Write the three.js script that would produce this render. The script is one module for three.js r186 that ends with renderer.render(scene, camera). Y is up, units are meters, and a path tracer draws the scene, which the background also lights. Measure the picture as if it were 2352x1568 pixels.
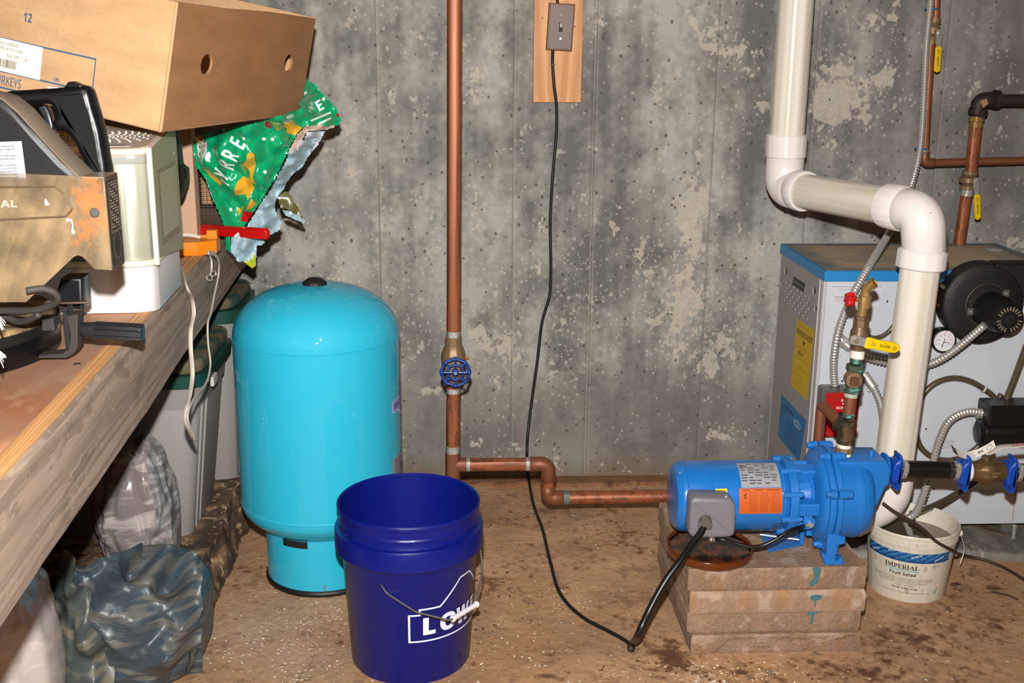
import * as THREE from 'three';
import { RoundedBoxGeometry } from 'three/addons/geometries/RoundedBoxGeometry.js';
import { mergeGeometries, mergeVertices, toCreasedNormals } from 'three/addons/utils/BufferGeometryUtils.js';

// ---------------------------------------------------------------- camera, light, exposure
const scene = new THREE.Scene();
const camera = new THREE.PerspectiveCamera(33.56, 2352 / 1568, 0.05, 30);
const rad = (d) => (d * Math.PI) / 180;
camera.position.set(0, 1.3, 3.25);
camera.rotation.set(rad(-14.85), rad(-2.9), rad(0.45), 'YXZ');
scene.add(camera);
const renderer = new THREE.WebGLRenderer({ antialias: true });
renderer.toneMapping = THREE.LinearToneMapping;
renderer.toneMappingExposure = 0.86;
renderer.shadowMap.enabled = true;
scene.background = new THREE.Color(0x050403);

// the flash on top of the camera
const flash = new THREE.SpotLight(0xfdfbf7, 39.5, 0, rad(52), 1, 2);
flash.position.set(-0.012, 1.445, 3.2);
flash.target.position.set(0.22, 0.62, 0);
scene.add(flash.target);
flash.castShadow = true; flash.shadow.radius = 0.9; flash.shadow.mapSize.set(2048, 2048);
scene.add(flash);
// the bare bulb on the ceiling behind the photographer
const bulbLight = new THREE.PointLight(0xffc890, 2.2, 0, 2);
bulbLight.position.set(0.35, 2.24, 3.6);
bulbLight.castShadow = true; bulbLight.shadow.radius = 2;
scene.add(bulbLight);

// ---------------------------------------------------------------- helpers
const V = (a, b, c) => (Array.isArray(a) ? new THREE.Vector3(...a) : a.isVector3 ? a.clone() : new THREE.Vector3(a, b, c));
let seed = 7;
const rnd = () => { seed = (seed * 1664525 + 1013904223) >>> 0; return seed / 4294967296; };
const PERM = new Float32Array(65536);
for (let i = 0; i < 65536; i++) PERM[i] = rnd();
const HL = (i, j) => PERM[(((i & 255) << 8) | (j & 255))];
function vn(x, y) {
  const i = Math.floor(x), j = Math.floor(y); let u = x - i, v = y - j;
  u = u * u * (3 - 2 * u); v = v * v * (3 - 2 * v);
  const a = HL(i, j), b = HL(i + 1, j), c = HL(i, j + 1), d = HL(i + 1, j + 1);
  return a + (b - a) * u + (c - a) * v + (a - b - c + d) * u * v;
}
function fbm(x, y, o = 4) { let s = 0, a = 0.5, t = 0; for (let k = 0; k < o; k++) { s += a * vn(x + k * 37.3, y + k * 17.9); t += a; x *= 2.03; y *= 2.03; a *= 0.5; } return s / t; }
function vn3(x, y, z) { const k = Math.floor(z); let w = z - k; w = w * w * (3 - 2 * w); return vn(x + k * 19.7, y + k * 7.3) * (1 - w) + vn(x + (k + 1) * 19.7, y + (k + 1) * 7.3) * w; }
const fbm3 = (x, y, z, o = 3) => { let s = 0, a = 0.5, t = 0; for (let k = 0; k < o; k++) { s += a * vn3(x, y, z); t += a; x *= 2.1; y *= 2.1; z *= 2.1; a *= 0.5; } return s / t; };
const clamp = (x, a = 0, b = 1) => Math.min(b, Math.max(a, x));
const sstep = (a, b, x) => { const t = clamp((x - a) / (b - a)); return t * t * (3 - 2 * t); };
const mix = (a, b, t) => a + (b - a) * t;
const mix3 = (a, b, t) => [a[0] + (b[0] - a[0]) * t, a[1] + (b[1] - a[1]) * t, a[2] + (b[2] - a[2]) * t];

// scattered round specks, one at most per cell: 0 outside, 1 at the middle of a speck
function specks(x, y, cell, prob, r0, r1, k = 0) { const i = Math.floor(x / cell), j = Math.floor(y / cell); let m = 0; for (let a = -1; a <= 1; a++) for (let b = -1; b <= 1; b++) { const I = i + a + k * 31, J = j + b + k * 17; if (HL(I * 7 + 3, J * 5 + 1) > prob) continue; const cx = (i + a + HL(I, J)) * cell, cy = (j + b + HL(J + 91, I + 13)) * cell, r = r0 + (r1 - r0) * HL(I + 50, J + 77) ** 2, d = Math.hypot(x - cx, (y - cy) * (0.7 + 0.6 * HL(I + 9, J))) / r; if (d < 1.3) m = Math.max(m, clamp((1.3 - d) / 0.5)); } return m; }
function dataTex(w, h, fn, srgb = true, wrap = THREE.MirroredRepeatWrapping) {
  const d = new Uint8Array(w * h * 4);
  for (let y = 0; y < h; y++) for (let x = 0; x < w; x++) {
    const c = fn(x, y), k = (y * w + x) * 4;
    if (typeof c === 'number') { d[k] = d[k + 1] = d[k + 2] = clamp(c, 0, 255); d[k + 3] = 255; } else { d[k] = clamp(c[0], 0, 255); d[k + 1] = clamp(c[1], 0, 255); d[k + 2] = clamp(c[2], 0, 255); d[k + 3] = c.length > 3 ? clamp(c[3], 0, 255) : 255; }
  }
  const t = new THREE.DataTexture(d, w, h); t.magFilter = THREE.LinearFilter; t.minFilter = THREE.LinearMipmapLinearFilter; t.generateMipmaps = true;
  t.wrapS = t.wrapT = wrap; if (srgb) t.colorSpace = THREE.SRGBColorSpace; t.needsUpdate = true; return t;
}
function canvasTex(w, h, draw, srgb = true) {
  const c = document.createElement('canvas'); c.width = w; c.height = h; const g = c.getContext('2d'); draw(g, w, h);
  const t = new THREE.CanvasTexture(c); if (srgb) t.colorSpace = THREE.SRGBColorSpace; return t;
}
function std(color, rough = 0.6, metal = 0, o = {}) { return new THREE.MeshStandardMaterial({ color, roughness: rough, metalness: metal, ...o }); }
function phys(color, rough = 0.5, metal = 0, o = {}) { return new THREE.MeshPhysicalMaterial({ color, roughness: rough, metalness: metal, ...o }); }

// geometry helpers
function plain(g) {
  let q = g.index ? g.toNonIndexed() : g;
  if (!q.attributes.normal) q.computeVertexNormals();
  for (const k of Object.keys(q.attributes)) if (!['position', 'normal', 'uv'].includes(k)) q.deleteAttribute(k);
  if (!q.attributes.uv) q.setAttribute('uv', new THREE.BufferAttribute(new Float32Array(q.attributes.position.count * 2), 2));
  return q;
}
const join = (list) => (list.length === 1 ? plain(list[0]) : mergeGeometries(list.map(plain)));
function uvBy(g0, fn) { const g = plain(g0), p = g.attributes.position, n = g.attributes.normal, u = g.attributes.uv; for (let i = 0; i < p.count; i++) { const r = fn(p.getX(i), p.getY(i), p.getZ(i), n.getX(i), n.getY(i), n.getZ(i)); u.setXY(i, r[0], r[1]); } return g; }
const tri = (g, s = 1) => uvBy(g, (x, y, z, a, b, c) => { a = Math.abs(a); b = Math.abs(b); c = Math.abs(c); return a > b && a > c ? [z * s, y * s] : b > c ? [x * s, z * s] : [x * s, y * s]; });
const tr = (g, x, y, z) => g.translate(x, y, z);
const rot = (g, x, y, z) => g.applyMatrix4(new THREE.Matrix4().makeRotationFromEuler(new THREE.Euler(x, y, z)));
function rbox(x0, x1, y0, y1, z0, z1, r = 0.003, s = 2) { const w = x1 - x0, h = y1 - y0, d = z1 - z0; return new RoundedBoxGeometry(w, h, d, s, Math.min(r, w / 2.01, h / 2.01, d / 2.01)).translate((x0 + x1) / 2, (y0 + y1) / 2, (z0 + z1) / 2); }
function frameAB(a, b) { const d = b.clone().sub(a), L = d.length(); const q = new THREE.Quaternion().setFromUnitVectors(new THREE.Vector3(0, 1, 0), d.clone().normalize()); return { L, m: new THREE.Matrix4().compose(a, q, new THREE.Vector3(1, 1, 1)) }; }
// turned profile [[radius, t], ...] along the axis from a to b; t in metres from a
function turn(prof, a, b, seg = 28) { a = V(a); b = V(b); const { m } = frameAB(a, b); return toCreasedNormals(new THREE.LatheGeometry(prof.map((p) => new THREE.Vector2(Math.max(p[0], 1e-5), p[1])), seg), rad(32)).applyMatrix4(m); }
function rod(a, b, r, r2 = r, seg = 20, ch = 0.0008) { a = V(a); b = V(b); const L = a.distanceTo(b); const c = Math.min(ch, r * 0.4, L * 0.3); return turn([[0, 0], [r - c, 0], [r, c], [r2, L - c], [r2 - c, L], [0, L]], a, b, seg); }
// prism with n sides (nuts, hex heads) between a and b
function prism(a, b, r, n = 6, ch = 0.001) { a = V(a); b = V(b); const L = a.distanceTo(b); const { m } = frameAB(a, b); const c = Math.min(ch, L / 3); return toCreasedNormals(new THREE.LatheGeometry([[0, 0], [r - c, 0], [r, c], [r, L - c], [r - c, L], [0, L]].map((p) => new THREE.Vector2(p[0] + 1e-5, p[1])), n), rad(20)).applyMatrix4(m); }
// polyline with rounded corners
function bent(pts, br, n = 8) {
  pts = pts.map((p) => V(p)); const out = [pts[0]];
  for (let i = 1; i < pts.length - 1; i++) {
    const p = pts[i], a = pts[i - 1].clone().sub(p), b = pts[i + 1].clone().sub(p); const r = Math.min(br, a.length() * 0.49, b.length() * 0.49);
    const A = p.clone().add(a.normalize().multiplyScalar(r)), B = p.clone().add(b.normalize().multiplyScalar(r));
    for (let k = 0; k <= n; k++) { const t = k / n; out.push(A.clone().multiplyScalar((1 - t) * (1 - t)).add(p.clone().multiplyScalar(2 * t * (1 - t))).add(B.clone().multiplyScalar(t * t))); }
  }
  out.push(pts[pts.length - 1]); return out;
}
function spline(pts, n = 60, tension = 0.5) { return new THREE.CatmullRomCurve3(pts.map((p) => V(p)), false, 'centripetal', tension).getSpacedPoints(n); }
// sweep a circle (or flat section) along points; r may be a function of arc length
function sweep(pts, r, seg = 12, flat = null) {
  const n = pts.length, T = [], pos = [], uv = [], idx = []; let s = 0; const S = [0];
  for (let i = 1; i < n; i++) S.push((s += pts[i].distanceTo(pts[i - 1])));
  for (let i = 0; i < n; i++) T.push(pts[Math.min(n - 1, i + 1)].clone().sub(pts[Math.max(0, i - 1)]).normalize());
  let N = Math.abs(T[0].y) < 0.9 ? new THREE.Vector3(0, 1, 0) : new THREE.Vector3(1, 0, 0); N.sub(T[0].clone().multiplyScalar(N.dot(T[0]))).normalize();
  for (let i = 0; i < n; i++) {
    N.sub(T[i].clone().multiplyScalar(N.dot(T[i]))).normalize(); const B = T[i].clone().cross(N); const R = typeof r === 'function' ? r(S[i], s) : r;
    for (let k = 0; k <= seg; k++) { const a = (k / seg) * Math.PI * 2, c = Math.cos(a) * R * (flat ? flat[0] : 1), d = Math.sin(a) * R * (flat ? flat[1] : 1); pos.push(pts[i].x + N.x * c + B.x * d, pts[i].y + N.y * c + B.y * d, pts[i].z + N.z * c + B.z * d); uv.push(k / seg, S[i] * 2.5); }
  }
  for (let i = 0; i < n - 1; i++) for (let k = 0; k < seg; k++) { const a = i * (seg + 1) + k, b = a + seg + 1; idx.push(a, a + 1, b, b, a + 1, b + 1); }
  const capc = [0, n - 1].map((i) => { pos.push(pts[i].x, pts[i].y, pts[i].z); uv.push(0, 0); return pos.length / 3 - 1; });
  for (let k = 0; k < seg; k++) { idx.push(capc[0], k + 1, k); const o = (n - 1) * (seg + 1); idx.push(capc[1], o + k, o + k + 1); }
  const g = new THREE.BufferGeometry(); g.setAttribute('position', new THREE.Float32BufferAttribute(pos, 3)); g.setAttribute('uv', new THREE.Float32BufferAttribute(uv, 2)); g.setIndex(idx); g.computeVertexNormals();
  return g;
}
const pipe = (pts, r, br = 0.02, seg = 18) => sweep(bent(pts, br), r, seg);
// corrugated metal conduit
function conduit(pts, r = 0.0085, pitch = 0.0072) { const c = new THREE.CatmullRomCurve3(pts.map((p) => V(p)), false, 'centripetal'); const L = c.getLength(), n = Math.ceil((L / pitch) * 6); return sweep(c.getSpacedPoints(n), (s) => r * (0.90 + 0.13 * Math.sin((s / pitch) * Math.PI * 2)), 12); }
// shape outline [[x, y], ...] extruded from z0 to z1 with a rounded edge
function shapeOf(pts, holes = []) { const s = new THREE.Shape(pts.map((p) => new THREE.Vector2(p[0], p[1]))); for (const h of holes) s.holes.push(new THREE.Path(h.map((p) => new THREE.Vector2(p[0], p[1])))); return s; }
function extr(pts, z0, z1, bev = 0.002, holes = [], bs = 2) { const b = Math.min(bev, (z1 - z0) / 2.1); const g = new THREE.ExtrudeGeometry(shapeOf(pts, holes), { depth: z1 - z0 - 2 * b, bevelEnabled: b > 0, bevelThickness: b, bevelSize: b, bevelOffset: -b, bevelSegments: bs, curveSegments: 10 }); return flatCaps(toCreasedNormals(g.translate(0, 0, z0 + b), rad(35))); }
// keeps the flat faces of an extrusion flat
function flatCaps(g) { const P = g.attributes.position, N = g.attributes.normal, a = new THREE.Vector3(), b = new THREE.Vector3(), c = new THREE.Vector3(); for (let i = 0; i < P.count; i += 3) { a.fromBufferAttribute(P, i); b.fromBufferAttribute(P, i + 1).sub(a); c.fromBufferAttribute(P, i + 2).sub(a); b.cross(c).normalize(); if (Math.abs(b.z) > 0.9999) for (let k = 0; k < 3; k++) N.setXYZ(i + k, 0, 0, Math.sign(b.z)); } return g; }
function circ(cx, cy, rx, ry = rx, n = 24, a0 = 0) { const o = []; for (let i = 0; i < n; i++) { const a = a0 + (i / n) * Math.PI * 2; o.push([cx + Math.cos(a) * rx, cy + Math.sin(a) * ry]); } return o; }
function smoothPts(pts, n = 60, closed = true) { return new THREE.CatmullRomCurve3(pts.map((p) => new THREE.Vector3(p[0], p[1], 0)), closed, 'centripetal').getPoints(n).slice(0, closed ? -1 : undefined).map((p) => [p.x, p.y]); }
// rectangle with rounded corners, counterclockwise
function rrect(x0, x1, y0, y1, r, n = 5) { const o = []; for (const [cx, cy, a] of [[x1 - r, y0 + r, -90], [x1 - r, y1 - r, 0], [x0 + r, y1 - r, 90], [x0 + r, y0 + r, 180]]) for (let i = 0; i <= n; i++) { const t = rad(a + (90 * i) / n); o.push([cx + Math.cos(t) * r, cy + Math.sin(t) * r]); } return o; }
// plan outline [[x, z], ...] raised from y0 to y1
function plan(pts, y0, y1, bev = 0.002, bs = 2) { const g = extr(pts.map((p) => [p[0], -p[1]]), y0, y1, bev, [], bs); return g.rotateX(-Math.PI / 2); }
const xy = (list) => list.map((p) => [p[0], p[1]]);

// scene-graph helpers
const taken = {};
function numbered(n) { const k = taken[n] ?? 0; taken[n] = k + 1; return k ? `${n}_${String(k).padStart(3, '0')}` : n; }
const WORLD = new WeakSet(); const OFFSET = new WeakMap();
function th(name, label, category, pos = [0, 0, 0], o = {}) {
  const g = new THREE.Group(); g.name = numbered(name); g.position.set(...pos); g.userData = { label, category }; if (o.group) g.userData.group = o.group;
  if (o.rot) { g.rotation.set(...o.rot); }
  if (!o.local) OFFSET.set(g, new THREE.Vector3(...pos));
  scene.add(g); return g;
}
function offOf(p) { while (p) { if (OFFSET.has(p)) return OFFSET.get(p); p = p.parent; } return null; }
function M(name, geos, mat, parent, label) {
  const g = join(Array.isArray(geos) ? geos : [geos]); const off = offOf(parent); if (off) g.translate(-off.x, -off.y, -off.z);
  const m = new THREE.Mesh(g, mat); m.name = name; m.castShadow = m.receiveShadow = true; if (label) m.userData.label = label; parent.add(m); return m;
}
function single(name, label, category, geos, mat, o = {}) { const g = join(Array.isArray(geos) ? geos : [geos]); const m = new THREE.Mesh(g, mat); m.name = numbered(name); m.castShadow = m.receiveShadow = true; m.userData = { label, category }; if (o.group) m.userData.group = o.group; scene.add(m); return m; }
function struct(name, geos, mat, parent) { const m = new THREE.Mesh(join(Array.isArray(geos) ? geos : [geos]), mat); m.name = name; m.castShadow = m.receiveShadow = true; if (!parent) m.userData.kind = 'structure'; (parent || scene).add(m); return m; }
// a label or print laid on a surface: four corners (top left, top right, bottom right, bottom left), lifted along the normal
function decal(c, lift = 0.0006) { const [a, b, d, e] = c.map((p) => V(p)); const n = b.clone().sub(a).cross(e.clone().sub(a)).normalize().multiplyScalar(-lift); const g = new THREE.BufferGeometry(); const P = [a, e, d, a, d, b].flatMap((p) => [p.x + n.x, p.y + n.y, p.z + n.z]); g.setAttribute('position', new THREE.Float32BufferAttribute(P, 3)); g.setAttribute('uv', new THREE.Float32BufferAttribute([0, 1, 0, 0, 1, 0, 0, 1, 1, 0, 1, 1], 2)); g.computeVertexNormals(); return g; }
// a sheet of print wrapped on a turned body: radius(y), angles in degrees measured from +z towards +x
function wrapPrint(cx, cz, radius, y0, y1, a0, a1, lift = 0.0006, n = 40, m = 6) {
  const pos = [], uv = [], idx = [];
  for (let j = 0; j <= m; j++) for (let i = 0; i <= n; i++) { const y = mix(y0, y1, j / m), a = rad(mix(a0, a1, i / n)), r = radius(y) + lift; pos.push(cx + Math.sin(a) * r, y, cz + Math.cos(a) * r); uv.push(i / n, j / m); }
  for (let j = 0; j < m; j++) for (let i = 0; i < n; i++) { const a = j * (n + 1) + i, b = a + n + 1; idx.push(a, a + 1, b, b, a + 1, b + 1); }
  const g = new THREE.BufferGeometry(); g.setAttribute('position', new THREE.Float32BufferAttribute(pos, 3)); g.setAttribute('uv', new THREE.Float32BufferAttribute(uv, 2)); g.setIndex(idx); g.computeVertexNormals(); return g;
}
function screw(p, n, r = 0.003, h = 0.0015) { const a = V(p), b = a.clone().add(V(n).normalize().multiplyScalar(h)); return turn([[0, h * 1.0], [r * 0.55, h], [r, h * 0.35], [r, 0]].map(([q, t]) => [q, t]).reverse(), a, b, 12); }
function bolt(a, b, r) { return prism(a, b, r, 6, 0.0008); }

// ---------------------------------------------------------------- surface textures
const grainTex = (c0, c1, c2, sx, sy, w = 1024, h = 256, extra = null) => dataTex(w, h, (x, y) => { const u = x / w, v = y / h; const n = fbm(u * sx, v * sy + 2 * fbm(u * 5, v * 3, 2), 4), f = fbm(u * sx * 6 + 9, v * sy * 4, 3); let c = mix3(c0, c1, sstep(0.3, 0.72, n)); c = mix3(c, c2, sstep(0.55, 0.8, f) * 0.6); return extra ? extra(c, u, v) : c; });
const roughTex = dataTex(512, 512, (x, y) => 255 * fbm(x / 40, y / 40, 5), false);
const fineTex = dataTex(512, 512, (x, y) => 255 * (0.6 * fbm(x / 9, y / 9, 3) + 0.4 * rnd()), false);
// ---------------------------------------------------------------- the room
// concrete wall: stains listed by centre and size in metres
const CREAM = [
  [0.7374, 1.298, 0], 0.06, 0.10, 0.9, [0.8287, 1.1188, 0], 0.05, 0.10, 0.6, [0.699, 0.8325, 0], 0.04, 0.12, 1.5, [0.6744, 0.6783, 0], 0.045, 0.10, 1.3, [0.7028, 0.4935, 0], 0.07, 0.14, 1.05,
  [0.3598, 0.9326, 0], 0.02, 0.08, 0.55, [0.3673, 0.6137, 0], 0.03, 0.14, 0.6, [0.3132, 0.4149, 0], 0.05, 0.12, 0.6, [0.1444, 0.3619, -0], 0.07, 0.13, 0.7, [0.0662, 0.4697, 0], 0.06, 0.10, 0.6,
  [1.0518, 1.2408, 0], 0.10, 0.12, 1.05, [1.1515, 1.1751, 0], 0.10, 0.08, 0.95, [1.2302, 1.3432, 0], 0.045, 0.04, 1.1, [1.0736, 1.1261, 0], 0.07, 0.045, 1.1, [1.2284, 1.2299, 0], 0.04, 0.04, 0.7, [0.8148, 0.135, 0], 0.045, 0.03, 1.1,
  [0.0541, 1.2577, 0], 0.06, 0.10, 0.6, [0.0662, 0.8947, 0], 0.05, 0.12, 0.4, [0.3937, 1.3072, 0], 0.03, 0.08, 0.45, [0.8008, 0.3849, 0], 0.07, 0.13, 0.55, [0.5829, 0.5472, 0], 0.07, 0.12, 0.4, [0.8769, 0.6518, 0], 0.05, 0.12, 0.4, [0.2308, 0.7433, 0], 0.03, 0.1, 0.35,
  [1.5146, 1.3751, 0], 0.015, 0.06, 0.8, [1.6577, 0.7292, 0], 0.04, 0.1, 0.4, [1.4142, 1.1461, 0], 0.02, 0.05, 0.5, [-0.3024, 1.0169, 0], 0.05, 0.1, 0.25, [-0.1175, 0.1996, 0], 0.02, 0.03, 0.5];
const DARK = [[1.578, 1.2684, 0], 0.07, 0.2, 0.9, [1.5731, 0.8843, 0], 0.07, 0.16, 0.8, [1.4534, 1.0228, 0], 0.05, 0.12, 0.4, [0.5343, 0.807, 0], 0.08, 0.25, 0.35, [-0.1145, 0.4173, 0], 0.1, 0.1, 0.45, [0.1324, 0.1416, 0], 0.25, 0.05, 0.4, [0.7296, 0.22, 0], 0.3, 0.07, 0.35, [0.8726, 1.119, 0], 0.04, 0.2, 0.35, [-0.2151, 0.5239, 0], 0.1, 0.12, 0.3];
const LX = [[-0.2184, 1.0536, 0], [0.3965, 1.2955, 0], [0.1649, 1.0551, 0], [0.3891, 0.6137, -0], [1.3936, 1.243, 0], [0.7381, 1.0573, 0], [1.02, 0.8327, 0]].map((p) => p[0]);
const unpack = (a) => { const o = []; for (let i = 0; i < a.length; i += 4) o.push([a[i][0], a[i][1], a[i + 1], a[i + 2], a[i + 3]]); return o; };
const creamL = unpack(CREAM), darkL = unpack(DARK);
const blot = (L, x, y) => { let s = 0; for (const [cx, cy, rx, ry, k] of L) { const d = ((x - cx) / rx) ** 2 + ((y - cy) / ry) ** 2; if (d < 4) s += k * Math.exp(-d); } return s; };
const WX0 = -0.9, WW = 2.8, WY0 = -0.05, WH = 1.5;
const wallBump = new Uint8Array(2048 * 1100);
const wallMap = dataTex(2048, 1100, (px, py) => {
  const x = WX0 + (WW * px) / 2048, y = WY0 + (WH * py) / 1100;
  const n1 = fbm(x * 3.1, y * 1.7, 4), n2 = fbm(x * 13 + 40, y * 10, 4), n3 = fbm(x * 70, y * 66 + 9, 2), streak = fbm(x * 24, y * 1.5 + 5, 3);
  let c = mix3([102, 101, 97], [164, 161, 154], clamp(0.5 + (n1 - 0.5) * 1.2 + (n2 - 0.5) * 1.3 + (streak - 0.5) * 0.9 + (n3 - 0.5) * 0.5));
  let h = 128 + (n2 - 0.5) * 50 + (n3 - 0.5) * 40;
  const D = clamp(blot(darkL, x, y)); c = mix3(c, [82, 77, 73], D * 0.9 * sstep(0.26, 0.52, fbm(x * 9 + 3, y * 6, 3) + D * 0.2));
  const right = sstep(1.05, 1.3, x); c = mix3(c, [118, 112, 111], right * 0.4);
  const low = sstep(0.40, 0.24, y) * (0.75 + 0.8 * (n2 - 0.5)); c = mix3(c, [108, 103, 97], clamp(low * 0.6)); c = mix3(c, [120, 100, 80], sstep(0.09, 0.0, y + 0.05 * (n2 - 0.5)) * 0.7);
  const band = sstep(0.3, 0.42, y) * sstep(1.0, 0.6, y);
  const B = blot(creamL, x, y), m = fbm(x * 17 + 70, y * 14, 4), sp = fbm(x * 70 + 10, y * 62, 3);
  const cr = sstep(0.60, 0.66, m * 0.62 + sp * 0.38 + B * 0.18 - 0.082 + band * 0.025); c = mix3(c, mix3([196, 186, 169], [170, 161, 148], n3), cr * 0.8); h += cr * 22;
  const fl = specks(x, y, 0.009, clamp(0.06 + 0.2 * band + 0.45 * B + 0.5 * (m - 0.5)), 0.0008, 0.0042, 1); c = mix3(c, [190, 181, 168], fl * 0.62);
  const pit = specks(x, y, 0.022, 0.25, 0.0006, 0.0040, 5); c = mix3(c, [72, 68, 58], pit * 0.7); h -= pit * 80;
  for (const lx of LX) { const d = Math.abs(x - lx - 0.006 * (fbm(y * 4, lx * 9, 2) - 0.5)); if (d < 0.006) { const k = 1 - d / 0.006; c = mix3(c, x > lx ? [165, 160, 152] : [92, 88, 82], k * 0.5); h += (x > lx ? 30 : -40) * k; } }
  wallBump[py * 2048 + px] = clamp(h, 0, 255);
  return c;
});
const wallH = dataTex(2048, 1100, (x, y) => wallBump[y * 2048 + x], false);
const wallMat = std(0xffffff, 0.92, 0, { map: wallMap, bumpMap: wallH, bumpScale: 0.006 });
const wallUV = (x, y) => [(x - WX0) / WW, (y - WY0) / WH];
struct('wall_back', uvBy(new THREE.BoxGeometry(5.4, 2.6, 0.2).translate(0.5, 1.2, -0.1), (x, y) => wallUV(x, y)), wallMat);
const wallSide = uvBy(new THREE.BoxGeometry(0.2, 2.6, 5.8).translate(-2.1, 1.2, 2.7), (x, y, z) => wallUV(z, y));
struct('wall_left', wallSide, wallMat);
struct('wall_right', uvBy(new THREE.BoxGeometry(0.2, 2.6, 5.8).translate(3.1, 1.2, 2.7), (x, y, z) => wallUV(z, y)), wallMat);
struct('wall_front', uvBy(new THREE.BoxGeometry(5.4, 2.6, 0.2).translate(0.5, 1.2, 5.5), (x, y) => wallUV(x, y)), wallMat);
struct('ceiling', tri(new THREE.BoxGeometry(5.4, 0.1, 5.8).translate(0.5, 2.4, 2.7)), std(0x8a6f52, 0.9, 0, { bumpMap: roughTex, bumpScale: 0.004 }));

// floor: dusty stained concrete
const RUST = unpack([[0.5099, 0, 1.109], 0.14, 0.05, 1.1, [0.4574, 0, 1.0357], 0.06, 0.06, 0.8, [0.9893, 0, 0.9982], 0.08, 0.07, 1.1, [0.8751, 0, 1.1222], 0.16, 0.05, 1.0, [1.1947, 0, 0.9664], 0.12, 0.09, 0.7, [0.0954, 0, 0.692], 0.05, 0.05, 0.8, [0.0483, 0, 0.8862], 0.1, 0.05, 0.35, [0.4173, -0, 0.3925], 0.09, 0.05, 0.5, [1.2468, 0, 0.7308], 0.1, 0.05, 0.6, [0.183, 0, 0.2969], 0.08, 0.05, 0.4].map((v) => (Array.isArray(v) ? [v[0], v[2], 0] : v)));
const CHIP = unpack([[-0.3985, 0, 0.9682], 0.16, 0.14, 1, [-0.4563, 0, 1.0742], 0.12, 0.08, 1, [-0.2996, 0, 0.812], 0.1, 0.08, 0.9, [0.5268, 0, 1.1183], 0.14, 0.035, 1, [0.094, 0, 1.0043], 0.1, 0.06, 0.9, [0.6412, 0, 1.148], 0.1, 0.03, 0.8, [0.2701, 0, 0.7884], 0.1, 0.1, 0.3].map((v) => (Array.isArray(v) ? [v[0], v[2], 0] : v)));
const PALE = unpack([[-0.4499, 0, 0.889], 0.12, 0.12, 0.8, [-0.3313, 0, 1.0437], 0.1, 0.06, 0.6, [1.264, 0, 0.5572], 0.3, 0.06, 0.5, [-0.05, 0, 1.0177], 0.1, 0.05, 0.2].map((v) => (Array.isArray(v) ? [v[0], v[2], 0] : v)));
const FX0 = -1.0, FW = 2.8, FZ0 = -0.02, FD = 1.9;
const floorBump = new Uint8Array(2048 * 1400);
const floorMap = dataTex(2048, 1400, (px, py) => {
  const x = FX0 + (FW * px) / 2048, z = FZ0 + (FD * py) / 1400;
  const n1 = fbm(x * 4, z * 4 + 3, 4), n2 = fbm(x * 17 + 30, z * 17, 4), n3 = fbm(x * 80, z * 80, 3);
  let c = mix3([146, 112, 83], [190, 150, 113], clamp(0.5 + (n1 - 0.5) * 1.5 + (n2 - 0.5) * 0.8 + (n3 - 0.5) * 0.45));
  c = mix3(c, [176, 132, 88], sstep(0.5, 0.7, fbm(x * 6 + 60, z * 7, 3)) * 0.4);
  const p = clamp(blot(PALE, x, z)); c = mix3(c, [176, 156, 136], p * 0.6);
  const r = blot(RUST, x, z), rm = sstep(0.50, 0.80, 0.5 * fbm(x * 15 + 8, z * 15, 4) + 0.5 * fbm(x * 60, z * 60 + 4, 3) + r * 0.19 - 0.08); c = mix3(c, [88, 54, 30], rm * 0.95);
  const dk = sstep(0.66, 0.78, fbm(x * 24 + 5, z * 24, 4)); c = mix3(c, [118, 88, 64], dk * 0.5);
  const w = blot(CHIP, x, z), wm = specks(x, z, 0.009, clamp(0.04 + 0.55 * clamp(w) * sstep(0.35, 0.6, n2)), 0.0006, 0.0032, 2); c = mix3(c, [224, 214, 200], wm * 0.8);
  const sd = specks(x, z, 0.012, 0.2, 0.0005, 0.0026, 9); c = mix3(c, [92, 66, 46], sd * 0.6);
  floorBump[py * 2048 + px] = clamp(120 + (n2 - 0.5) * 90 + (n3 - 0.5) * 90 + wm * 50 + rm * 25, 0, 255);
  return c;
});
const floorH = dataTex(2048, 1400, (x, y) => floorBump[y * 2048 + x], false);
const floorMat = std(0xffffff, 0.88, 0, { map: floorMap, bumpMap: floorH, bumpScale: 0.006 });
const floorUV = (x, y, z) => [(x - FX0) / FW, (z - FZ0) / FD];
struct('floor', uvBy(new THREE.BoxGeometry(5.4, 0.12, 5.8).translate(0.5, -0.06, 2.7), floorUV), floorMat);
// uneven strip of poured floor left standing against the wall
{
  const pts = [[-0.58, 0]]; const N = 220; const top = [];
  for (let i = 0; i <= N; i++) { const x = mix(-0.58, 0.92, i / N); top.push([x, 0.035 + 0.05 * fbm(x * 22 + 2, 4, 4)]); }
  const outline = [[-0.58, 0], [0.92, 0], ...top.reverse()]; // x, z
  struct('trim_1', uvBy(plan(outline, -0.01, 0.010, 0.005), floorUV), std(0xb8a698, 0.95, 0, { map: floorMap, bumpMap: roughTex, bumpScale: 0.01 }));
}
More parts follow.
